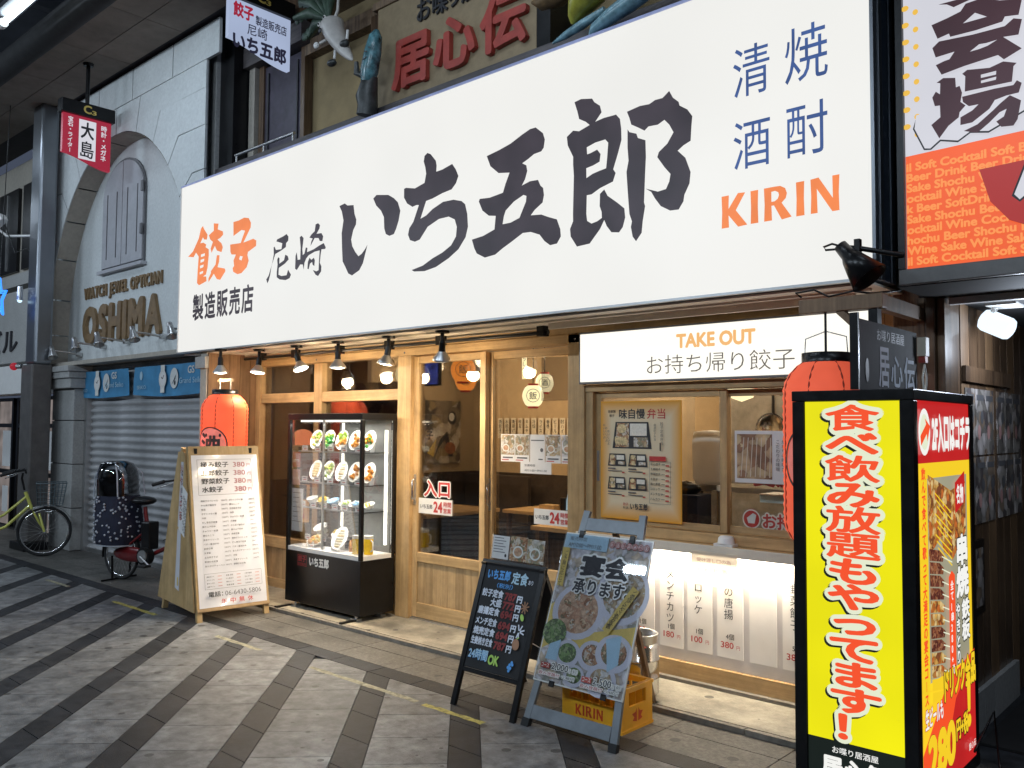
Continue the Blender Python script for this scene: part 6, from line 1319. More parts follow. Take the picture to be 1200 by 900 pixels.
MB().box(-1.70, 3.87, 2.085, -1.32, 3.94, 2.15).obj('arm', M['brown_wood'], br, bevel=.003); MB().bar((-1.52, 3.905, 2.09), (-1.36, 3.905, 1.93), .05, .03, m=M['brown_wood']).obj('brace', None, br)
MB().box(-1.385, 3.94, 2.085, -1.335, 4.60, 2.15).obj('wall_beam', M['brown_wood'], br); MB().box(-1.385, 3.88, 1.72, -1.345, 3.93, 2.083).obj('upright', M['black'], br)
MB().tube([(-1.68, 3.86, 2.16), (-1.70, 3.84, 2.18), (-1.62, 3.86, 2.19), (-1.56, 3.88, 2.155), (-1.45, 3.88, 2.17), (-1.38, 3.9, 2.155), (-1.36, 4.2, 2.2), (-1.4, 4.4, 2.24)], .005, n=6, m=M['black']).obj('cable', None, br)

# ================================================================== wooden A-frame menu board
B = Vector((-6.425, 3.455, 0)); hU = Vector((.07, .6, 0)).normalized(); hN = Vector((hU.y, -hU.x, 0))
ab = thing('menu_a_board', 'tall wooden A-frame menu board with a white laminated price list', 'menu board', tuple(B))
BW = .605; TOPH = 1.375; LEAN = .30
Vv = (Vector((0, 0, TOPH))-hN*LEAN).normalized(); SL = math.hypot(TOPH, LEAN)
FB = Fr(B, hU, Vv)
def slab(F, x0, y0, x1, y1, w0, w1, m, name, parent, bevel=0):
    v = [F.p(x, y, w) for w in (w0, w1) for y in (y0, y1) for x in (x0, x1)]
    return MB().add(v, [(0, 2, 3, 1), (4, 5, 7, 6), (0, 1, 5, 4), (2, 6, 7, 3), (0, 4, 6, 2), (1, 3, 7, 5)], m).obj(name, m, parent, bevel)
for x0 in (.0, BW-.045): slab(FB, x0, 0, x0+.045, SL, -.035, 0, M['ply'], 'front_leg', ab, .002)
slab(FB, .0, .075, BW, SL, .0005, .012, M['ply'], 'front_board', ab, .001)
slab(FB, .0, .078, BW, .10, .0125, .02, M['oak_y'], 'bottom_ledge', ab, .001)
slab(FB, .045, SL-.05, BW-.045, SL-.02, -.035, -.002, M['ply'], 'top_rail', ab)
Bb = B-hN*.79; FBb = Fr(Bb+hU*BW, -hU, (Vector((0, 0, TOPH))+hN*.37).normalized()); SLb = math.hypot(TOPH, .37)
for x0 in (.0, BW-.045): slab(FBb, x0, 0, x0+.045, SLb-.01, -.035, 0, M['ply'], 'rear_leg', ab, .002)
slab(FBb, .0, .075, BW, SLb-.01, .0005, .012, M['ply'], 'rear_board', ab)
FSd = Fr(B-hU*.006, hN, Vector((0, 0, 1)))
MB().prism(FSd, [(-.84, .09), (-.03, .075), (-.315, 1.33), (-.45, 1.33)], .010, m=M['ply']).obj('side_panel', None, ab)
for w in (.0, .47): 
    p = FB.p(.06+w, SL-.03, .0); MB().box(p.x-.012, p.y-.012, p.z-.03, p.x+.02, p.y+.012, p.z+.015).obj('clip', M['black'], ab)
sht = slab(FB, .02, .105, BW-.02, SL-.075, .0125, .0145, M['sheet'], 'price_sheet', ab)
P = Print(FB, .0146); W_ = BW-.04
def px(u): return .02+W_*u
y1_ = SL-.075; y0_ = .105; H_ = y1_-y0_
def py(v): return y1_-H_*v
P.outline(px(.08), py(.27), px(.90), py(.03), .0025, M['inkgrey'])
for i, (n_, p_) in enumerate((('極み餃子', '380'), ('五郎餃子', '380'), ('野菜餃子', '380'), ('水餃子', '380'))):
    y = py(.085+i*.056); P.fit(n_, px(.13), y, px(.13+.105*len(n_)), y+.048, M['ink'], .02); P.line_text(p_, px(.62), y+.002, .052, M['maroon'], .006, sx=1.25); P.line_text('円', px(.83), y+.002, .032, M['maroon'])
itm = ['焼餃子スペシャル', 'からあげ盛合せ', '枝豆', 'ポテトフライ盛', '冷奴', 'だし巻玉子定食', '豚キムチ炒め', 'きゅうり一本漬', '鶏なんこつ', '海老チリソース', 'バター醤油炒め', '麻婆豆腐', '天津飯', '五目焼きそば', '野菜炒め定食', 'あんかけチャーハン']
for i, n_ in enumerate(itm):
    y = py(.315+i*.0285); P.fit(n_, px(.10), y, px(.10+.032*len(n_)), y+.015, M['ink'], .012); P.fit('380円', px(.40), y, px(.49), y+.014, M['inkgrey'])
    n2 = itm[(i*5+3) % 16]; P.fit(n2, px(.52), y, px(.52+.03*len(n2)), y+.015, M['ink'], .012)
    if i < 15: P.fit('280円', px(.82), y, px(.91), y+.014, M['inkgrey'])
P.outline(px(.08), py(.885), px(.93), py(.785), .002, M['inkgrey'])
for i in range(4):
    for j in range(3): P.fit(itm[(i*3+j*2) % 16][:5], px(.11+j*.28), py(.81+i*.021), px(.22+j*.28), py(.81+i*.021)+.012, M['ink'], .01); P.rect(px(.27+j*.28), py(.81+i*.021)+.003, px(.33+j*.28), py(.81+i*.021)+.009, M['pinkp'])
P.fit('電話：', px(.12), py(.935), px(.33), py(.935)+.042, M['ink'], .02); P.fit('06-6430-5806', px(.36), py(.935), px(.90), py(.935)+.038, M['inkgrey'], .006)
for i, ch in enumerate('年中無休'): P.fit(ch, px(.30+i*.13), py(.985), px(.38+i*.13), py(.985)+.042, M['red'], .012)
P.obj('price_list_print', ab)
P = Print(FSd, .0105)
def strip(pts, m): P.poly(pts, m)
strip([(-.42, .72), (-.33, .70), (-.325, 1.25), (-.375, 1.25)], M['sheet']); strip([(-.45, .22), (-.36, .20), (-.345, .68), (-.42, .70)], M['sheet']); strip([(-.40, .70), (-.27, .64), (-.22, 1.0), (-.33, 1.06)], M['paper'])
P.column('冷やし中華', -.362, 1.24, .085, M['redlet'], .01, pitch=.095, sx=.7); P.column('はじめました', -.345, 1.2, .06, M['ink'], .02, pitch=.07, sx=.6)
for k in range(3): P.column('のみほうだい', -.30+k*.025-.0, .99-.02*k, .045, M['ink'], pitch=.05)
P.rect(-.40, .24, -.375, .31, M['yellowp']); P.obj('side_strips', ab)

# ================================================================== black menu board
BB = Vector((-3.56, 3.44, 0)); Vb = Vector((0, .316, .949)); F2 = Fr(BB, (1, 0, 0), Vb)
mb_ = thing('black_menu_board', 'black A-frame board hand lettered with set meals and a flyer rack on top', 'menu board', tuple(BB))
for x0 in (0, .445): slab(F2, x0, 0, x0+.035, .825, -.022, 0, M['black'], 'front_leg', mb_, .002)
slab(F2, .036, .215, .444, .80, -.018, -.006, M['blackmatt'], 'writing_panel', mb_)
slab(F2, .036, .19, .444, .214, -.022, 0, M['black'], 'bottom_rail', mb_); slab(F2, .036, .801, .444, .825, -.022, 0, M['black'], 'top_rail', mb_)
F2b = Fr(BB+Vector((.48, .62, 0)), (-1, 0, 0), Vector((0, -.42, .907)))
for x0 in (.0, .445): slab(F2b, x0, 0, x0+.035, .85, -.022, 0, M['black'], 'rear_leg', mb_)
slab(F2b, .036, .20, .444, .85, -.016, -.004, M['blackmatt'], 'rear_panel', mb_)
MB().tube([tuple(F2.p(.46, .42, -.02)), tuple(F2.p(.46, .40, -.13)), tuple(F2b.p(.02, .42, -.01))], .003, n=5, m=M['white']).obj('stay_cord', None, mb_)
P = Print(F2, -.0055)
P.fit('いち五郎', .06, .715, .235, .775, M['chalkblue'], .05); P.fit('定食', .25, .705, .37, .775, M['lblue'], .03); P.fit('あり', .375, .715, .41, .74, M['chalk'], .02); P.fit('（税別）', .15, .672, .27, .70, M['chalkblue'], .02)
for i, (n_, p_, y) in enumerate((('餃子定食', '787', .615), ('大盛', '772', .565), ('唐揚定食', '694', .515), ('メンチ定食', '694', .455), ('焼売定食', '694', .40), ('生姜焼き定食', '787', .345))):
    x0 = .05 if i != 1 else .13; P.fit(n_, x0, y, .215, y+.046, M['chalk'], .045); P.fit(p_, .225, y-.005, .315, y+.04, M['chalkred'], .05); P.fit('円', .32, y-.008, .36, y+.032, M['chalk'], .05)
P.fit('24時間', .055, .265, .20, .325, M['chalkblue'], .04); P.fit('24時間', .057, .267, .202, .327, M['lblue'], .02); P.fit('OK', .21, .255, .29, .31, M['chalkgreen'], .05)
for a in range(8): P.line(.395, .59, .395+.03*math.cos(a*.785+.3), .59+.034*math.sin(a*.785+.3), .008, M['chalkbrown'])
P.ell(.39, .535, .012, .02, M['chalkgreen'], rot=.5)
for a in (-.3, .3, 1.1, 1.9, 4.4, 4.8): P.line(.39+.006*math.cos(a), .46+.006*math.sin(a), .39+.038*math.cos(a), .46+.038*math.sin(a), .008, M['chalk'])
P.ell(.385, .39, .025, .03, M['chalkbrown'], rot=.3); P.line(.385, .42, .40, .43, .006, M['chalkgreen'])
for dx, dy in ((0, 0), (.018, .004), (.008, -.016), (-.008, -.014), (.0, -.03), (.012, .014)): P.ell(.375+dx, .28+dy, .009, .009, M['chalkblue'], n=10)
P.obj('chalk_lettering', mb_)
fr_ = thing('flyer_rack', 'clear rack of small flyers standing on the black menu board', 'flyer rack', (-3.5, 3.71, .785))
F3 = Fr((-3.515, 3.712, .782), (1, -.02, 0), (0, .15, .99))
slab(F3, 0, 0, .42, .145, -.008, 0, M['caseglass'], 'clear_sleeve', fr_); 
for i, (x0, m) in enumerate(((.005, 'paper'), (.145, 'pic1'), (.275, 'pic2'))):
    o = slab(F3, x0, .008, x0+.13, .14 if i != 1 else .146, -.006, -.005, M[m], 'flyer', fr_)
P = Print(F3, -.0045)
for i in range(6): P.rect(.015, .125-i*.016, .09+.02*(i % 2), .129-i*.016, M['inkgrey'])
P.ell(.115, .03, .008, .01, M['ink']); P.ell(.21, .06, .04, .035, M['plate']); P.ell(.21, .06, .03, .025, M['ham']); P.ell(.34, .06, .04, .035, M['plate']); P.ell(.34, .06, .03, .025, M['pic2']); P.obj('flyer_print', fr_)
rx_ = thing('condiment_stand', 'low dark brown stand behind the black menu board', 'stand', (-3.1, 4.3, .03)); box('stand_top', M['dark_wood'], rx_, -3.35, 4.15, .60, -2.98, 4.45, .62, bevel=.003)
for sx in (-3.33, -3.02):
    for sy in (4.17, 4.42): box('leg', M['dark_wood'], rx_, sx, sy, .03, sx+.02, sy+.02, .598)
box('stand_shelf', M['maroon'], rx_, -3.33, 4.19, .35, -3.0, 4.41, .36)

# ================================================================== grey easel with the banquet poster
EB = Vector((-3.03, 3.455, 0)); Ve = Vector((0, .358, .934)); F4e = Fr(EB, (1, 0, 0), Ve)
es = thing('poster_easel', 'grey easel holding a large banquet food poster', 'easel', tuple(EB))
for a, b, c, d in ((.0, 0, .09, 1.17), (.555, 0, .455, 1.17)):
    p0 = F4e.p(a+.01, b+.02, -.012); p1 = F4e.p(c+.01, d, -.012); MB().bar(p0, p1, .042, .02, m=M['grey_paint'], up=tuple(F4e.n)).obj('front_leg', None, es, bevel=.002)
    q = F4e.p(a+.01, 0, -.012); MB().bar(q, p0+(p1-p0)*.02, .048, .028, m=M['rubber'], up=tuple(F4e.n)).obj('rubber_foot', None, es)
slab(F4e, .03, .045, .535, .115, -.022, -.004, M['grey_paint'], 'lower_rail', es, .002); slab(F4e, .11, 1.06, .46, 1.13, -.022, -.004, M['grey_paint'], 'upper_rail', es, .002)
MB().bar(tuple(F4e.p(.28, 1.1, -.03)), (-2.69, 4.17, .02), .036, .018, m=M['old_wood']).obj('rear_leg', None, es); MB().box(-2.715, 4.145, 0, -2.665, 4.2, .03).obj('rubber_foot', M['rubber'], es)
slab(F4e, .005, .235, .575, 1.035, .0, .010, M['plate'], 'poster_panel', es, .001)
for x0 in (.10, .43): slab(F4e, x0, 1.01, x0+.03, 1.05, .010, .020, M['black'], 'clip', es); slab(F4e, x0+.02, .22, x0+.05, .25, .010, .020, M['black'], 'clip', es)
P = Print(F4e, .0105); X0, X1, Y0, Y1 = .013, .567, .243, 1.027; ww = X1-X0; hh = Y1-Y0
def ux(u): return X0+ww*u
def vy(v): return Y1-hh*v
P.rect(X0, Y0, X1, Y1, M['pic3']); P.poly([(ux(0), vy(.5)), (ux(.1), vy(.45)), (ux(.12), vy(.75)), (ux(0), vy(.8))], M['yellowp']); P.poly([(ux(.3), vy(.68)), (ux(1), vy(.55)), (ux(1), vy(.72)), (ux(.4), vy(.76))], M['yellowp'])
wpl = mat('photo_plate', (.60, .60, .68), .35, var=.05)
P.ell(ux(.80), vy(.36), ww*.28, hh*.20, wpl); P.ell(ux(.80), vy(.35), ww*.23, hh*.165, M['pic2'])
P.ell(ux(.33), vy(.52), ww*.30, hh*.185, wpl); P.ell(ux(.33), vy(.515), ww*.235, hh*.15, M['ham'])
for i in range(14):
    a = i*2*math.pi/14; P.ell(ux(.33)+ww*.15*math.cos(a), vy(.515)+hh*.095*math.sin(a), ww*.055, hh*.022, M['ham' if i % 2 else 'pic1'], rot=a)
P.ell(ux(.12), vy(.68), ww*.14, hh*.09, M['greenpic']); P.ell(ux(.20), vy(.80), ww*.02, hh*.01, wpl)
for cx_, cy_, r_, m in ((.32, .80, .15, 'greenpic'), (.60, .78, .16, 'pic1'), (.83, .74, .2, 'pic1'), (.75, .92, .17, 'pic2'), (.45, .93, .12, 'greenpic'), (.40, .30, .17, 'pic2')):
    P.ell(ux(cx_), vy(cy_), ww*r_, hh*r_*.6, wpl); P.ell(ux(cx_), vy(cy_-.005), ww*r_*.7, hh*r_*.42, M[m])
P.poly([(ux(.72), vy(.66)), (ux(.88), vy(.62)), (ux(.90), vy(.80)), (ux(.80), vy(.86)), (ux(.76), vy(.75))], M['lblue']); P.poly([(ux(.10), vy(.76)), (ux(.22), vy(.72)), (ux(.22), vy(.86)), (ux(.08), vy(.86))], M['lblue'])
P.rect(ux(0), vy(.10), ux(.52), vy(.0), M['lblue']); P.fit('販売時間', ux(.06), vy(.045), ux(.26), vy(.015), M['inkgrey']); P.fit('AM10:00～PM11:00', ux(.05), vy(.09), ux(.45), vy(.06), M['inkgrey'], .01)
for i in range(7): P.ell(ux(.57+i*.065), vy(.045), ww*.032, hh*.024, M['redlet']); P.ring(ux(.57+i*.065), vy(.045), ww*.026, .002, M['plate']); P.fit('歓送迎会承ります'[i], ux(.57+i*.065)-.008, vy(.045)-.008, ux(.57+i*.065)+.008, vy(.045)+.008, M['plate'])
hl = [(.017, M['plate'], 0, 0), (.012, M['plate'], 0, 0)]
P.fit('宴会', ux(.26), vy(.28), ux(.84), vy(.13), M['ink'], .05, halo=hl); P.fit('承ります。', ux(.22), vy(.40), ux(.88), vy(.30), M['ink'], .03, halo=[(.010, M['plate'], 0, 0)])
P.poly([(ux(.0), vy(.10)), (ux(.09), vy(.10)), (ux(.10), vy(.37)), (ux(.03), vy(.37))], M['yellowp']); P.column('ご予算に応じて', ux(.055), vy(.12), .028, M['ink'])
P.poly([(ux(.90), vy(.30)), (ux(.98), vy(.33)), (ux(.74), vy(.63)), (ux(.66), vy(.60))], M['yellowp'])
for i, ch in enumerate('ご相談ください飲み放題'): P.line_text(ch, ux(.91-.021*i), vy(.36+.023*i), .026, M['ink'])
for k, (x_, t_) in enumerate(((.06, '2,000'), (.56, '2,500'))):
    P.rect(ux(x_), vy(.92+.03*k), ux(x_+.11), vy(.885+.03*k), M['redlet']); P.fit('コース', ux(x_+.01), vy(.915+.03*k), ux(x_+.10), vy(.89+.03*k), M['plate']); P.fit(t_, ux(x_+.13), vy(.925+.03*k), ux(x_+.33), vy(.875+.03*k), M['ink'], .02, halo=[(.004, M['plate'], 0, 0)])
    P.fit('円（税別）', ux(x_+.34), vy(.92+.03*k), ux(x_+.44), vy(.89+.03*k), M['ink'], halo=[(.003, M['plate'], 0, 0)]); P.fit('飲み放題付', ux(x_), vy(.965+.02*k), ux(x_+.25), vy(.94+.02*k), M['maroon'], .01, halo=[(.003, M['plate'], 0, 0)]); P.fit('+1,480円', ux(x_+.27), vy(.965+.02*k), ux(x_+.42), vy(.94+.02*k), M['ink'], .01, halo=[(.003, M['plate'], 0, 0)])
P.obj('poster_print', es)
slab(F4e, .012, .242, .568, 1.028, .024, .0255, glassmat('poster_film', (.99, .99, 1), 1.6), 'plastic_cover', es)

# ================================================================== yellow beer crate, keg
cr = thing('beer_crate', 'yellow plastic beer crate with red lettering behind the grey easel', 'crate', (-2.76, 3.83, 0))
cx0, cx1, cy0, cy1, cz = -2.95, -2.565, 3.685, 3.965, .225
def wall(axis, a0, a1, c, name):
    mb = MB(); L = a1-a0
    def bx(u0, u1, z0, z1, d0=0, d1=.012):
        if axis == 'x': mb.box(a0+u0, c+d0, z0, a0+u1, c+d1, z1)
        else: mb.box(c+d0, a0+u0, z0, c+d1, a0+u1, z1)
    bx(0, L, .0, .125); bx(0, L, .195, cz); bx(0, .05, .125, .195); bx(L-.05, L, .125, .195)
    if axis == 'x': bx(L*.33, L*.36, .125, .195); bx(L*.64, L*.67, .125, .195)
    bx(-.004, L+.004, cz-.016, cz, -.006, .018); bx(-.004, L+.004, .0, .014, -.005, .017)
    return mb.obj(name, M['crate'], cr)
wall('x', cx0, cx1, cy0, 'crate_side'); wall('x', cx0, cx1, cy1-.012, 'crate_side'); wall('y', cy0+.013, cy1-.013, cx1-.012, 'crate_end'); wall('y', cy0+.013, cy1-.013, cx0, 'crate_end')
dv = MB()
for i in range(1, 5): dv.box(cx0+.015+i*.0715, cy0+.014, .02, cx0+.018+i*.0715, cy1-.014, .19)
for i in range(1, 4): dv.box(cx0+.014, cy0+.01+i*.066, .02, cx1-.014, cy0+.013+i*.066, .188)
dv.obj('bottle_dividers', M['crate'], cr); box('crate_floor', M['crate'], cr, cx0+.012, cy0+.012, .01, cx1-.012, cy1-.012, .02)
P = Print(face_y(cy0-.0005)); kirin(P, cx0+.09, .045, cx0+.27, .098, M['crate_red']); P.fit('BEER', cx0+.13, .022, cx0+.22, .034, M['crate_red']); P.obj('brand_lettering', cr)
P = Print(face_x(cx1+.0005)); c_ = (cy0+cy1)/2
for s in (-1, 1): P.poly([(c_+s*.006, .04), (c_+s*.045, .05), (c_+s*.03, .065), (c_+s*.05, .085), (c_+s*.02, .09), (c_+s*.008, .11)], M['crate_red'])
P.obj('emblem', cr)
kg = thing('steel_keg', 'small steel beer keg half hidden behind the banquet poster', 'keg', (-2.84, 4.24, .03))
MB().lathe([(0, 0), (.105, 0), (.12, .02), (.12, .10), (.125, .105), (.12, .11), (.12, .20), (.125, .205), (.12, .21), (.12, .28), (.10, .31), (0, .315)], (-2.84, 4.24, .03), n=32, m=M['chrome']).obj('keg_body', None, kg)
MB().lathe([(.108, .29), (.115, .34), (.118, .345), (.112, .35), (.105, .345), (.10, .30)], (-2.84, 4.24, .03), n=32, m=M['alu']).obj('keg_collar', None, kg)
MB().cyl((-2.84, 4.24, .34), (-2.84, 4.24, .38), .025, m=M['black']).obj('valve', None, kg)

# ================================================================== yellow light box, blackboard on top
lx0, lx1, ly0, ly1, lz1 = -1.592, -1.10, 3.55, 4.395, 1.712
lb = thing('light_box', 'tall illuminated box sign, yellow front and photo covered side, black frame', 'light box', (-1.35, 3.97, 0))
box('light_core', M['lb_black'], lb, lx0+.02, ly0+.02, .06, lx1-.02, ly1-.02, lz1-.02)
fw = .052
for x in (lx0, lx1-fw):
    for y in (ly0, ly1-fw): box('corner_post', M['black'], lb, x, y, .05, x+fw, y+fw, lz1-.045, bevel=.003)
box('top_frame', M['black'], lb, lx0-.002, ly0-.002, lz1-.044, lx1+.002, ly1+.002, lz1, bevel=.004); box('base_frame', M['black'], lb, lx0-.002, ly0-.002, .045, lx1+.002, ly1+.002, .10, bevel=.004)
for x in (lx0+.05, lx1-.05):
    for y in (ly0+.06, ly1-.06): MB().cyl((x-.012, y, .024), (x+.012, y, .024), .023, n=14, m=M['rubber']).box(x-.008, y-.01, .02, x+.008, y+.01, .046, M['alu']).obj('castor', None, lb)
fx0, fx1 = lx0+fw+.002, lx1-fw-.002
box('front_panel', M['lb_black'], lb, fx0, ly0+.008, .10, fx1, ly0+.018, lz1-.044)
P = Print(face_y(ly0+.0075)); P.rect(fx0, .285, fx1, lz1-.046, M['lb_yellow']); P.obj('yellow_face', lb)
txt = '食べ飲み放題もやってます！'; ctr = (fx0+fx1)/2+.004; top_ = 1.648; pit = .1035
def lb_item(i, ch):
    ex = ch == '！'; sx_ = .225 if not ex else .20; sy_ = .112 if not ex else .125; yb = top_-pit*(i+1)-(.012 if ex else 0); cx_ = ctr+(.0 if not ex else .0)
    return (glyphs(ch, 0), lambda dx, dy: (lambda a, b: (cx_+(a-.5)*sx_+dx, yb+(b+.10)*sy_+dy)))
items = [lb_item(i, ch) for i, ch in enumerate(txt)]
P = Print(face_y(ly0+.0070)); 
for rad, hm, ox, oy in ((.021, 'lb_black', -.008, -.009), (.021, 'lb_halo', 0, 0)):
    for j, (g_, f_) in enumerate(items):
        for k in range(22):
            t = 2*math.pi*k/22; P._g(g_, f_(ox+rad*math.cos(t)*1.15, oy+rad*math.sin(t)), M[hm], .0, P.w+P.MIC*.6*(k+34.5*(j % 2)))
        for k in range(10):
            t = 2*math.pi*k/10; P._g(g_, f_(ox+rad*.5*math.cos(t)*1.15, oy+rad*.5*math.sin(t)), M[hm], .0, P.w+P.MIC*.6*(k+22+34.5*(j % 2)))
    P.w += .0013
P.obj('lettering_halo', lb); w_now = P.w
for i, (g_, f_) in enumerate(items):
    P = Print(face_y(ly0+.0070), w_now); P._g(g_, f_(0, 0), M['lb_red'], .026 if txt[i] in '題食飲放' else .040); P.obj('red_character', lb)
P = Print(face_y(ly0+.007)); P.fit('お喋り居酒屋', fx0+.10, .235, fx1-.10, .262, M['lb_white'], .01); P.fit('居心伝', fx0+.055, .135, fx1-.065, .225, M['lb_white'], .05); P.obj('white_lettering', lb)
# side panel, printed with skewers and prices
sy0, sy1, sz0, sz1 = ly0+fw+.002, ly1-fw-.002, .10, lz1-.044
box('side_panel', M['lb_black'], lb, lx1-.018, sy0, sz0, lx1-.008, sy1, sz1)
P = Print(face_x(lx1-.0079), .0003); sw = sy1-sy0; shh = sz1-sz0
def U(u): return sy0+sw*u
def V(v): return sz1-shh*v
P.rect(U(0), V(1), U(1), V(0), M['lb_gold']); P.rect(U(.0), V(.16), U(1), V(0), M['lb_redbg'])
P.rect(U(.17), V(.72), U(.93), V(.20), M['lb_grey']); P.rect(U(.19), V(.72), U(.89), V(.21), M['lb_grey'])
rr = random.Random(5)
P.poly([(U(.18), V(.19)), (U(.35), V(.21)), (U(.60), V(.24)), (U(.9), V(.22)), (U(.9), V(.36)), (U(.62), V(.43)), (U(.45), V(.40)), (U(.40), V(.36)), (U(.18), V(.40))], M['lb_food'])
for i in range(9):
    y = .24+.018*i; P.line(U(.30+.02*(i % 3)), V(y), U(.60), V(y+.06), .006, M['lb_gold'])
for i in range(12):
    v = .38+i*.033; m = ['lb_skew', 'lb_skew', 'lb_food', 'lb_skew', 'lb_food', 'lb_gold'][(i//2) % 6]
    P.poly([(U(.18), V(v)), (U(.36), V(v+.012)), (U(.44), V(v+.03)), (U(.42), V(v+.045)), (U(.18), V(v+.03))], M[m]); P.line(U(.40), V(v+.03), U(.60), V(v+.055), .005, M['lb_halo'])
P.poly([(U(.66), V(.22)), (U(.86), V(.19)), (U(.86), V(.275)), (U(.66), V(.305))], M['lb_redbg']); P.fit('名物', U(.69), V(.28), U(.83), V(.225), M['lb_white'], .03)
P.poly([(U(0), V(.88)), (U(.45), V(.74)), (U(1), V(.70)), (U(1), V(1)), (U(0), V(1))], M['lb_red']); P.poly([(U(.6), V(.80)), (U(1), V(.72)), (U(1), V(1)), (U(.3), V(1))], M['lb_redbg'])
P.column('飲んで食べて歌って大満足の宴会コース', U(.075), V(.17), .052, M['lb_red'], .035, pitch=.052)
P.poly([(U(.50), V(.47)), (U(.56), V(.455)), (U(.62), V(.47)), (U(.62), V(.735)), (U(.56), V(.745)), (U(.50), V(.735))], M['lb_red']); P.column('全て1串280+税', U(.56), V(.48), .042, M['lb_white'], .03, pitch=.044)
P.column('串焼', U(.77), V(.365), .135, M['lb_white'], .05, pitch=.135, sx=1.35, halo=[(.012, M['lb_black'], 0, 0)]); P.column('鉄板', U(.82), V(.545), .09, M['lb_white'], .04, sx=1.35, halo=[(.010, M['lb_black'], 0, 0)]); P.column('やきとり', U(.66), V(.545), .062, M['lb_white'], .04, pitch=.066, halo=[(.008, M['lb_black'], 0, 0)])
P.fit('2F入口はコチラ', U(.22), V(.135), U(.97), V(.03), M['lb_white'], .06); P.ell(U(.09), V(.08), sw*.10, shh*.06, M['lb_white']); P.ell(U(.09), V(.08), sw*.075, shh*.046, M['lb_halo']); P.poly([(U(.02), V(.09)), (U(.12), V(.06)), (U(.10), V(.045)), (U(.19), V(.065)), (U(.14), V(.105)), (U(.13), V(.085)), (U(.03), V(.115))], M['lb_red'])
P.fit('ドリンク全品', U(.36), V(.79), U(.99), V(.70), M['lb_gold'], .055, halo=[(.012, M['lb_black'], 0, 0)], shear=.0); P.fit('生ビールも', U(.02), V(.82), U(.33), V(.77), M['lb_white'], .03, halo=[(.006, M['lb_redbg'], 0, 0)])
P.fit('280', U(.05), V(.96), U(.55), V(.84), M['lb_gold'], .055, halo=[(.014, M['lb_black'], 0, 0)]); P.fit('円+税', U(.56), V(.91), U(.80), V(.85), M['lb_gold'], .04, halo=[(.010, M['lb_black'], 0, 0)]); P.fit('！', U(.78), V(.90), U(.86), V(.76), M['lb_gold'], .04, halo=[(.010, M['lb_black'], 0, 0)])
P.fit('居心伝', U(.80), V(.965), U(.95), V(.945), M['lb_white'], .01); P.obj('side_print', lb)
MB().tube([(lx1+.0, 4.30, .12), (-1.03, 4.36, .30), (-1.02, 4.38, .10), (-1.0, 4.34, .012), (-.92, 4.1, .008), (-.9, 3.7, .008)], .006, n=6, m=M['black']).obj('power_cord', None, lb)
bbd = thing('small_blackboard', 'small black sign with thin white lettering standing on top of the light box', 'blackboard', (-1.33, 3.95, 1.713))
MB().box(-1.335, 3.575, 1.716, -1.322, 4.33, 2.01).obj('board', M['blackmatt'], bbd); MB().box(-1.345, 3.555, 1.714, -1.312, 3.574, 2.03).obj('edge_strip', M['black'], bbd); MB().box(-1.312, 3.555, 1.714, -1.309, 3.560, 2.03).obj('edge_line', M['alu'], bbd)
P = Print(face_x(-1.3215)); P.fit('お喋り居酒屋', 3.80, 1.935, 4.15, 1.985, M['inkgrey']); P.fit('居', 3.82, 1.735, 3.95, 1.91, M['chalk'], .02); P.fit('心', 3.97, 1.74, 4.12, 1.88, M['chalk'], .02); P.fit('伝', 4.14, 1.735, 4.29, 1.885, M['chalk'], .02); P.ell(3.68, 1.80, .02, .05, M['inkgrey']); P.obj('white_lettering', bbd)
o = MB().tube([(-1.30, 4.36, 1.72), (-1.30, 4.34, 1.80), (-1.30, 4.37, 1.86), (-1.30, 4.40, 1.80), (-1.30, 4.38, 1.72)], .005, n=6, m=M['plate']).box(-1.32, 4.35, 1.87, -1.29, 4.39, 1.90, M['redlet']).box(-1.325, 4.345, 1.902, -1.285, 4.395, 1.99, M['cream']).obj('bottle_opener'); tag(o, 'small cream and red tool hanging beside the little blackboard', 'tool')

# ================================================================== bicycles (local: x forward, rear hub above the origin)
def wheel(t, x, r, name='wheel'):
    w = MB(); n = 40
    w.tube([(x+math.cos(2*math.pi*i/n)*(r-.014), 0, r+math.sin(2*math.pi*i/n)*(r-.014)) for i in range(n)], .015, n=8, m=M['rubber'], closed=True)
    o = w.obj('tyre', None, t, world=False)
    MB().tube([(x+math.cos(2*math.pi*i/n)*(r-.036), 0, r+math.sin(2*math.pi*i/n)*(r-.036)) for i in range(n)], .009, n=6, m=M['chrome'], closed=True).obj('rim', None, t, world=False)
    sp = MB()
    for i in range(28):
        a = 2*math.pi*i/28; b = a+.5*(1 if i % 2 else -1); s = .025 if i % 4 < 2 else -.025
        sp.cyl((x+.02*math.cos(b), s, r+.02*math.sin(b)), (x+math.cos(a)*(r-.036), 0, r+math.sin(a)*(r-.036)), .0011, n=4, m=M['alu'], caps=False)
    sp.obj('spokes', None, t, world=False); MB().cyl((x, -.04, r), (x, .04, r), .018, m=M['alu']).obj('hub', None, t, world=False)
def T(t, pts, r, m, name, n=8): return MB().tube(pts, r, n=n, m=m).obj(name, None, t, world=False)
def fender(t, x, r, a0, a1, m):
    k = 16; v = []
    for i in range(k+1):
        a = R(a0+(a1-a0)*i/k)
        for s, q in ((-.024, .012), (-.012, .022), (.012, .022), (.024, .012)): v.append((x+math.cos(a)*(r+q), s, r+math.sin(a)*(r+q)))
    MB().add(v, [(4*i+j, 4*i+4+j, 4*i+5+j, 4*i+1+j) for i in range(k) for j in range(3)], m, True).obj('mudguard', None, t, world=False)
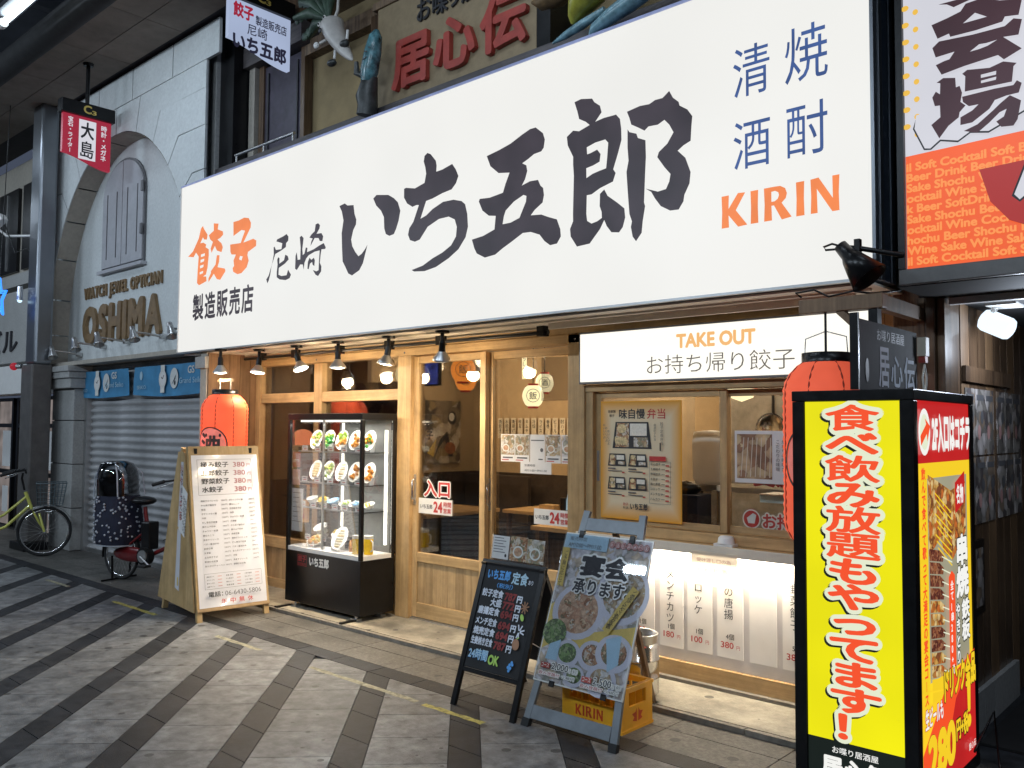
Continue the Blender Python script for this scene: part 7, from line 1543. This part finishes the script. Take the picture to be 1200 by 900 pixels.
def bars(t, hx, hz, m=M['black']):
    T(t, [(hx-.20, -.27, hz-.01), (hx-.10, -.24, hz+.02), (hx+.02, -.12, hz+.04), (hx+.03, 0, hz), (hx+.02, .12, hz+.04), (hx-.10, .24, hz+.02), (hx-.20, .27, hz-.01)], .011, M['black'], 'handlebar')
    for s in (-1, 1):
        T(t, [(hx-.22, s*.275, hz-.015), (hx-.10, s*.245, hz+.02)], .017, M['rubber'], 'grip'); T(t, [(hx-.04, s*.19, hz+.01), (hx-.08, s*.235, hz-.015), (hx-.17, s*.27, hz-.045)], .006, M['alu'], 'brake_lever')
r1 = .29; wb = 1.08; fp = Vector((-10.98, 3.95)); hd = R(70)
bk1 = thing('bicycle', 'yellow green city bicycle with a front basket parked by the stone column', 'bicycle', (fp.x-wb*math.cos(hd), fp.y-wb*math.sin(hd), 0), hd)
gm = M['bike_green']
wheel(bk1, 0, r1); wheel(bk1, wb, r1)
T(bk1, [(wb-.20, 0, .72), (wb-.12, 0, .52), (wb-.06, .0, .40), (wb, .05, r1)], .013, gm, 'fork'); T(bk1, [(wb-.06, 0, .50), (wb-.03, -.05, .40), (wb, -.05, r1)], .013, gm, 'fork')
T(bk1, [(wb-.21, 0, .76), (wb-.14, 0, .56)], .020, gm, 'head_tube'); T(bk1, [(wb-.20, 0, .70), (wb-.42, 0, .50), (.40, 0, .38), (.38, 0, .36)], .015, gm, 'top_tube'); T(bk1, [(wb-.16, 0, .60), (wb-.40, 0, .36), (.44, 0, .27)], .017, gm, 'down_tube')
T(bk1, [(.42, 0, .26), (.33, 0, .52), (.26, 0, .74)], .014, gm, 'seat_tube'); T(bk1, [(0, .05, r1), (.30, .03, .58)], .010, gm, 'seat_stay'); T(bk1, [(0, -.05, r1), (.30, -.03, .58)], .010, gm, 'seat_stay'); T(bk1, [(0, .05, r1), (.42, .04, .26)], .010, gm, 'chain_stay')
MB().cyl((.42, -.05, .26), (.42, -.065, .26), .09, n=26, m=gm).obj('chain_guard', None, bk1, world=False); T(bk1, [(.42, -.08, .26), (.56, -.08, .20)], .010, M['alu'], 'crank'); MB().box(.51, -.17, .185, .61, -.09, .205).obj('pedal', M['rubber'], bk1, world=False)
MB().box(.02, -.07, .25, .42, -.05, .33).obj('chain_case', gm, bk1, world=False, bevel=.01)
T(bk1, [(wb-.22, 0, .78), (wb-.25, 0, .92), (wb-.24, 0, .98)], .012, M['black'], 'stem'); bars(bk1, wb-.24, .98)
fender(bk1, wb, r1, 15, 175, M['alu']); fender(bk1, 0, r1, 0, 200, M['alu'])
MB().ball((.22, 0, .80), (.13, .08, .035), m=M['black'], n=14).obj('saddle', None, bk1, world=False)
bm_ = MB(); z0, z1 = .60, .86
for i in range(9):
    u = i/8
    for s in (0, 1):
        bm_.tube([(wb-.08+.26*u, -.13+.26*s, z0), (wb-.10+.32*u, -.16+.32*s, z1)], .003, n=4, m=M['basket']); bm_.tube([(wb-.08+.26*s, -.13+.26*u, z0), (wb-.10+.32*s, -.16+.32*u, z1)], .003, n=4, m=M['basket'])
for k in range(6):
    q = k/5; z = z0+(z1-z0)*q; e = .02*q; e2 = .03*q
    bm_.tube([(wb-.08-e, -.13-e2, z), (wb+.18+e*2, -.13-e2, z), (wb+.18+e*2, .13+e2, z), (wb-.08-e, .13+e2, z)], .003 if k < 5 else .006, n=4, m=M['basket'], closed=True)
bm_.obj('basket', None, bk1, world=False)
T(bk1, [(wb-.13, 0, .55), (wb-.02, 0, .585)], .012, M['alu'], 'lamp_bracket'); MB().cyl((wb+.00, .06, .52), (wb+.07, .06, .51), .02, .028, m=M['chrome']).obj('headlamp', None, bk1, world=False)

r2 = .25; wb2 = 1.16; hd2 = R(15)
bk2 = thing('bicycle', 'red bicycle with a rain covered child seat and navy polka dot skirt', 'bicycle', (-8.80, 3.90, 0), hd2)
rm_ = M['bike_red']; wheel(bk2, 0, r2); wheel(bk2, wb2, r2)
T(bk2, [(wb2-.17, 0, .70), (wb2-.10, 0, .45), (wb2, .05, r2)], .015, rm_, 'fork'); T(bk2, [(wb2-.17, 0, .66), (wb2-.42, 0, .40), (.44, 0, .28)], .022, rm_, 'down_tube'); T(bk2, [(.42, 0, .25), (.36, 0, .55), (.32, 0, .74)], .020, rm_, 'seat_tube')
T(bk2, [(0, .055, r2), (.36, .03, .50)], .012, rm_, 'seat_stay'); T(bk2, [(0, -.055, r2), (.36, -.03, .50)], .012, rm_, 'seat_stay'); 
MB().ball((.20, -.05, .27), (.26, .03, .075), m=rm_, n=18).obj('chain_cover', None, bk2, world=False); MB().cyl((.42, -.03, .27), (.42, -.10, .27), .085, n=22, m=M['black']).cyl((.42, -.10, .27), (.42, -.11, .27), .06, n=22, m=M['alu']).obj('chainring', None, bk2, world=False); T(bk2, [(.42, -.13, .27), (.54, -.13, .20)], .010, M['alu'], 'crank'); MB().box(.49, -.22, .185, .59, -.14, .205).obj('pedal', M['rubber'], bk2, world=False); T(bk2, [(0, .055, r2), (.42, .04, .27)], .011, rm_, 'chain_stay')
for k_ in range(3): T(bk2, [(wb2-.17-.02*k_, .03*(k_-1), .98), (wb2-.02, .05*(k_-1), .90-.05*k_), (wb2-.10, .02*(k_-1), .62), (wb2-.4-.1*k_, .02, .42)], .004, M['black'], 'cable')
MB().tube([(wb2-.05, -.14, .62), (wb2+.20, -.16, .64), (wb2+.24, .0, .64), (wb2+.20, .16, .64), (wb2-.05, .14, .62)], .006, m=M['black'], closed=True).tube([(wb2-.05, -.17, .84), (wb2+.24, -.20, .86), (wb2+.29, .0, .86), (wb2+.24, .20, .86), (wb2-.05, .17, .84)], .008, m=M['black'], closed=True).obj('front_basket', None, bk2, world=False); MB().box(.34, -.06, .33, .46, .06, .60).obj('battery', M['black'], bk2, world=False, bevel=.012)
MB().ball((.30, 0, .80), (.14, .11, .045), m=M['black'], n=14).obj('saddle', None, bk2, world=False); T(bk2, [(wb2-.17, 0, .68), (wb2-.22, 0, .95)], .014, M['black'], 'stem'); bars(bk2, wb2-.20, 1.0)
MB().ball((wb2-.10, 0, .98), (.05, .04, .04), m=M['black'], n=10).obj('bell', None, bk2, world=False)
fender(bk2, 0, r2, 0, 190, M['black']); fender(bk2, wb2, r2, 10, 170, M['black']); T(bk2, [(0, .10, .02), (.0, .11, .25)], .012, M['black'], 'stand_leg'); T(bk2, [(0, -.10, .02), (.0, -.11, .25)], .012, M['black'], 'stand_leg'); T(bk2, [(-.03, -.2, .012), (-.02, .2, .012)], .010, M['black'], 'stand_foot')
MB().box(-.24, -.11, .53, .16, .11, .56).obj('carrier', M['black'], bk2, world=False)
MB().box(-.14, -.13, .57, .10, .13, .64).box(-.20, -.13, .60, -.14, .13, 1.0).box(-.13, -.15, .64, .06, -.13, .78).box(-.13, .13, .64, .06, .15, .78).obj('child_seat', M['black'], bk2, world=False, bevel=.02); MB().ball((-.16, 0, 1.02), (.05, .12, .08), m=M['black'], n=12).obj('headrest', None, bk2, world=False)
def loft(rings, m, name, par, n=28, jit=0, cap=False):
    vs = []; rr = random.Random(4)
    for cx_, z, a, b, e in rings:
        for i in range(n):
            t = 2*math.pi*i/n; c, s = math.cos(t), math.sin(t); k = 1+rr.uniform(-jit, jit)+.02*math.sin(5*t+z*9)
            vs.append((cx_+a*k*math.copysign(abs(c)**e, c), b*k*math.copysign(abs(s)**e, s), z))
    mb = MB().add(vs, [(j*n+i, j*n+(i+1) % n, (j+1)*n+(i+1) % n, (j+1)*n+i) for j in range(len(rings)-1) for i in range(n)], m, True)
    if cap: mb.add(vs, [tuple(range((len(rings)-1)*n, len(rings)*n))], m)
    return mb.obj(name, None, par, world=False), vs
sk, vs = loft([(-.04, .36, .21, .19, .75), (-.04, .45, .225, .205, .75), (-.05, .60, .22, .20, .75), (-.06, .74, .21, .19, .75), (-.07, .84, .195, .18, .75)], M['navy'], 'cover_skirt', bk2, jit=.02)
dt = MB(); rr = random.Random(2)
for k in range(190):
    t = rr.uniform(0, 6.28); z = rr.uniform(.37, .83); u = (z-.36)/.48; c, s = math.cos(t), math.sin(t); a, b = .222-.02*u+.006, .200-.015*u+.006
    p = (-.04-.03*u+a*math.copysign(abs(c)**.7, c), b*math.copysign(abs(s)**.7, s), z); dt.ball(p, (.012, .012, .012), m=M['dot'], n=6)
o = dt.obj('cover_dots', None, bk2, world=False); o['kind'] = 'stuff'
tb_ = MB(); loft([(-.04, .348, .214, .194, .75), (-.04, .36, .216, .196, .75)], M['dot'], 'skirt_hem', bk2)
loft([(-.07, .84, .195, .178, .75), (-.08, .98, .20, .178, .75), (-.09, 1.08, .19, .17, .75), (-.10, 1.16, .15, .14, .75), (-.10, 1.185, .08, .08, .8)], M['vinyl'], 'clear_cover', bk2, jit=.015, cap=True)
T(bk2, [(.12, -.16, .84), (.09, -.15, 1.06), (-.02, -.09, 1.17), (-.18, -.05, 1.17)], .007, M['dot'], 'cover_piping'); T(bk2, [(.12, .16, .84), (.09, .15, 1.06), (-.02, .09, 1.17), (-.18, .05, 1.17)], .007, M['dot'], 'cover_piping')
T(bk2, [(-.26, -.14, .80), (-.26, -.13, 1.03), (-.20, -.09, 1.15)], .006, M['dot'], 'cover_piping')
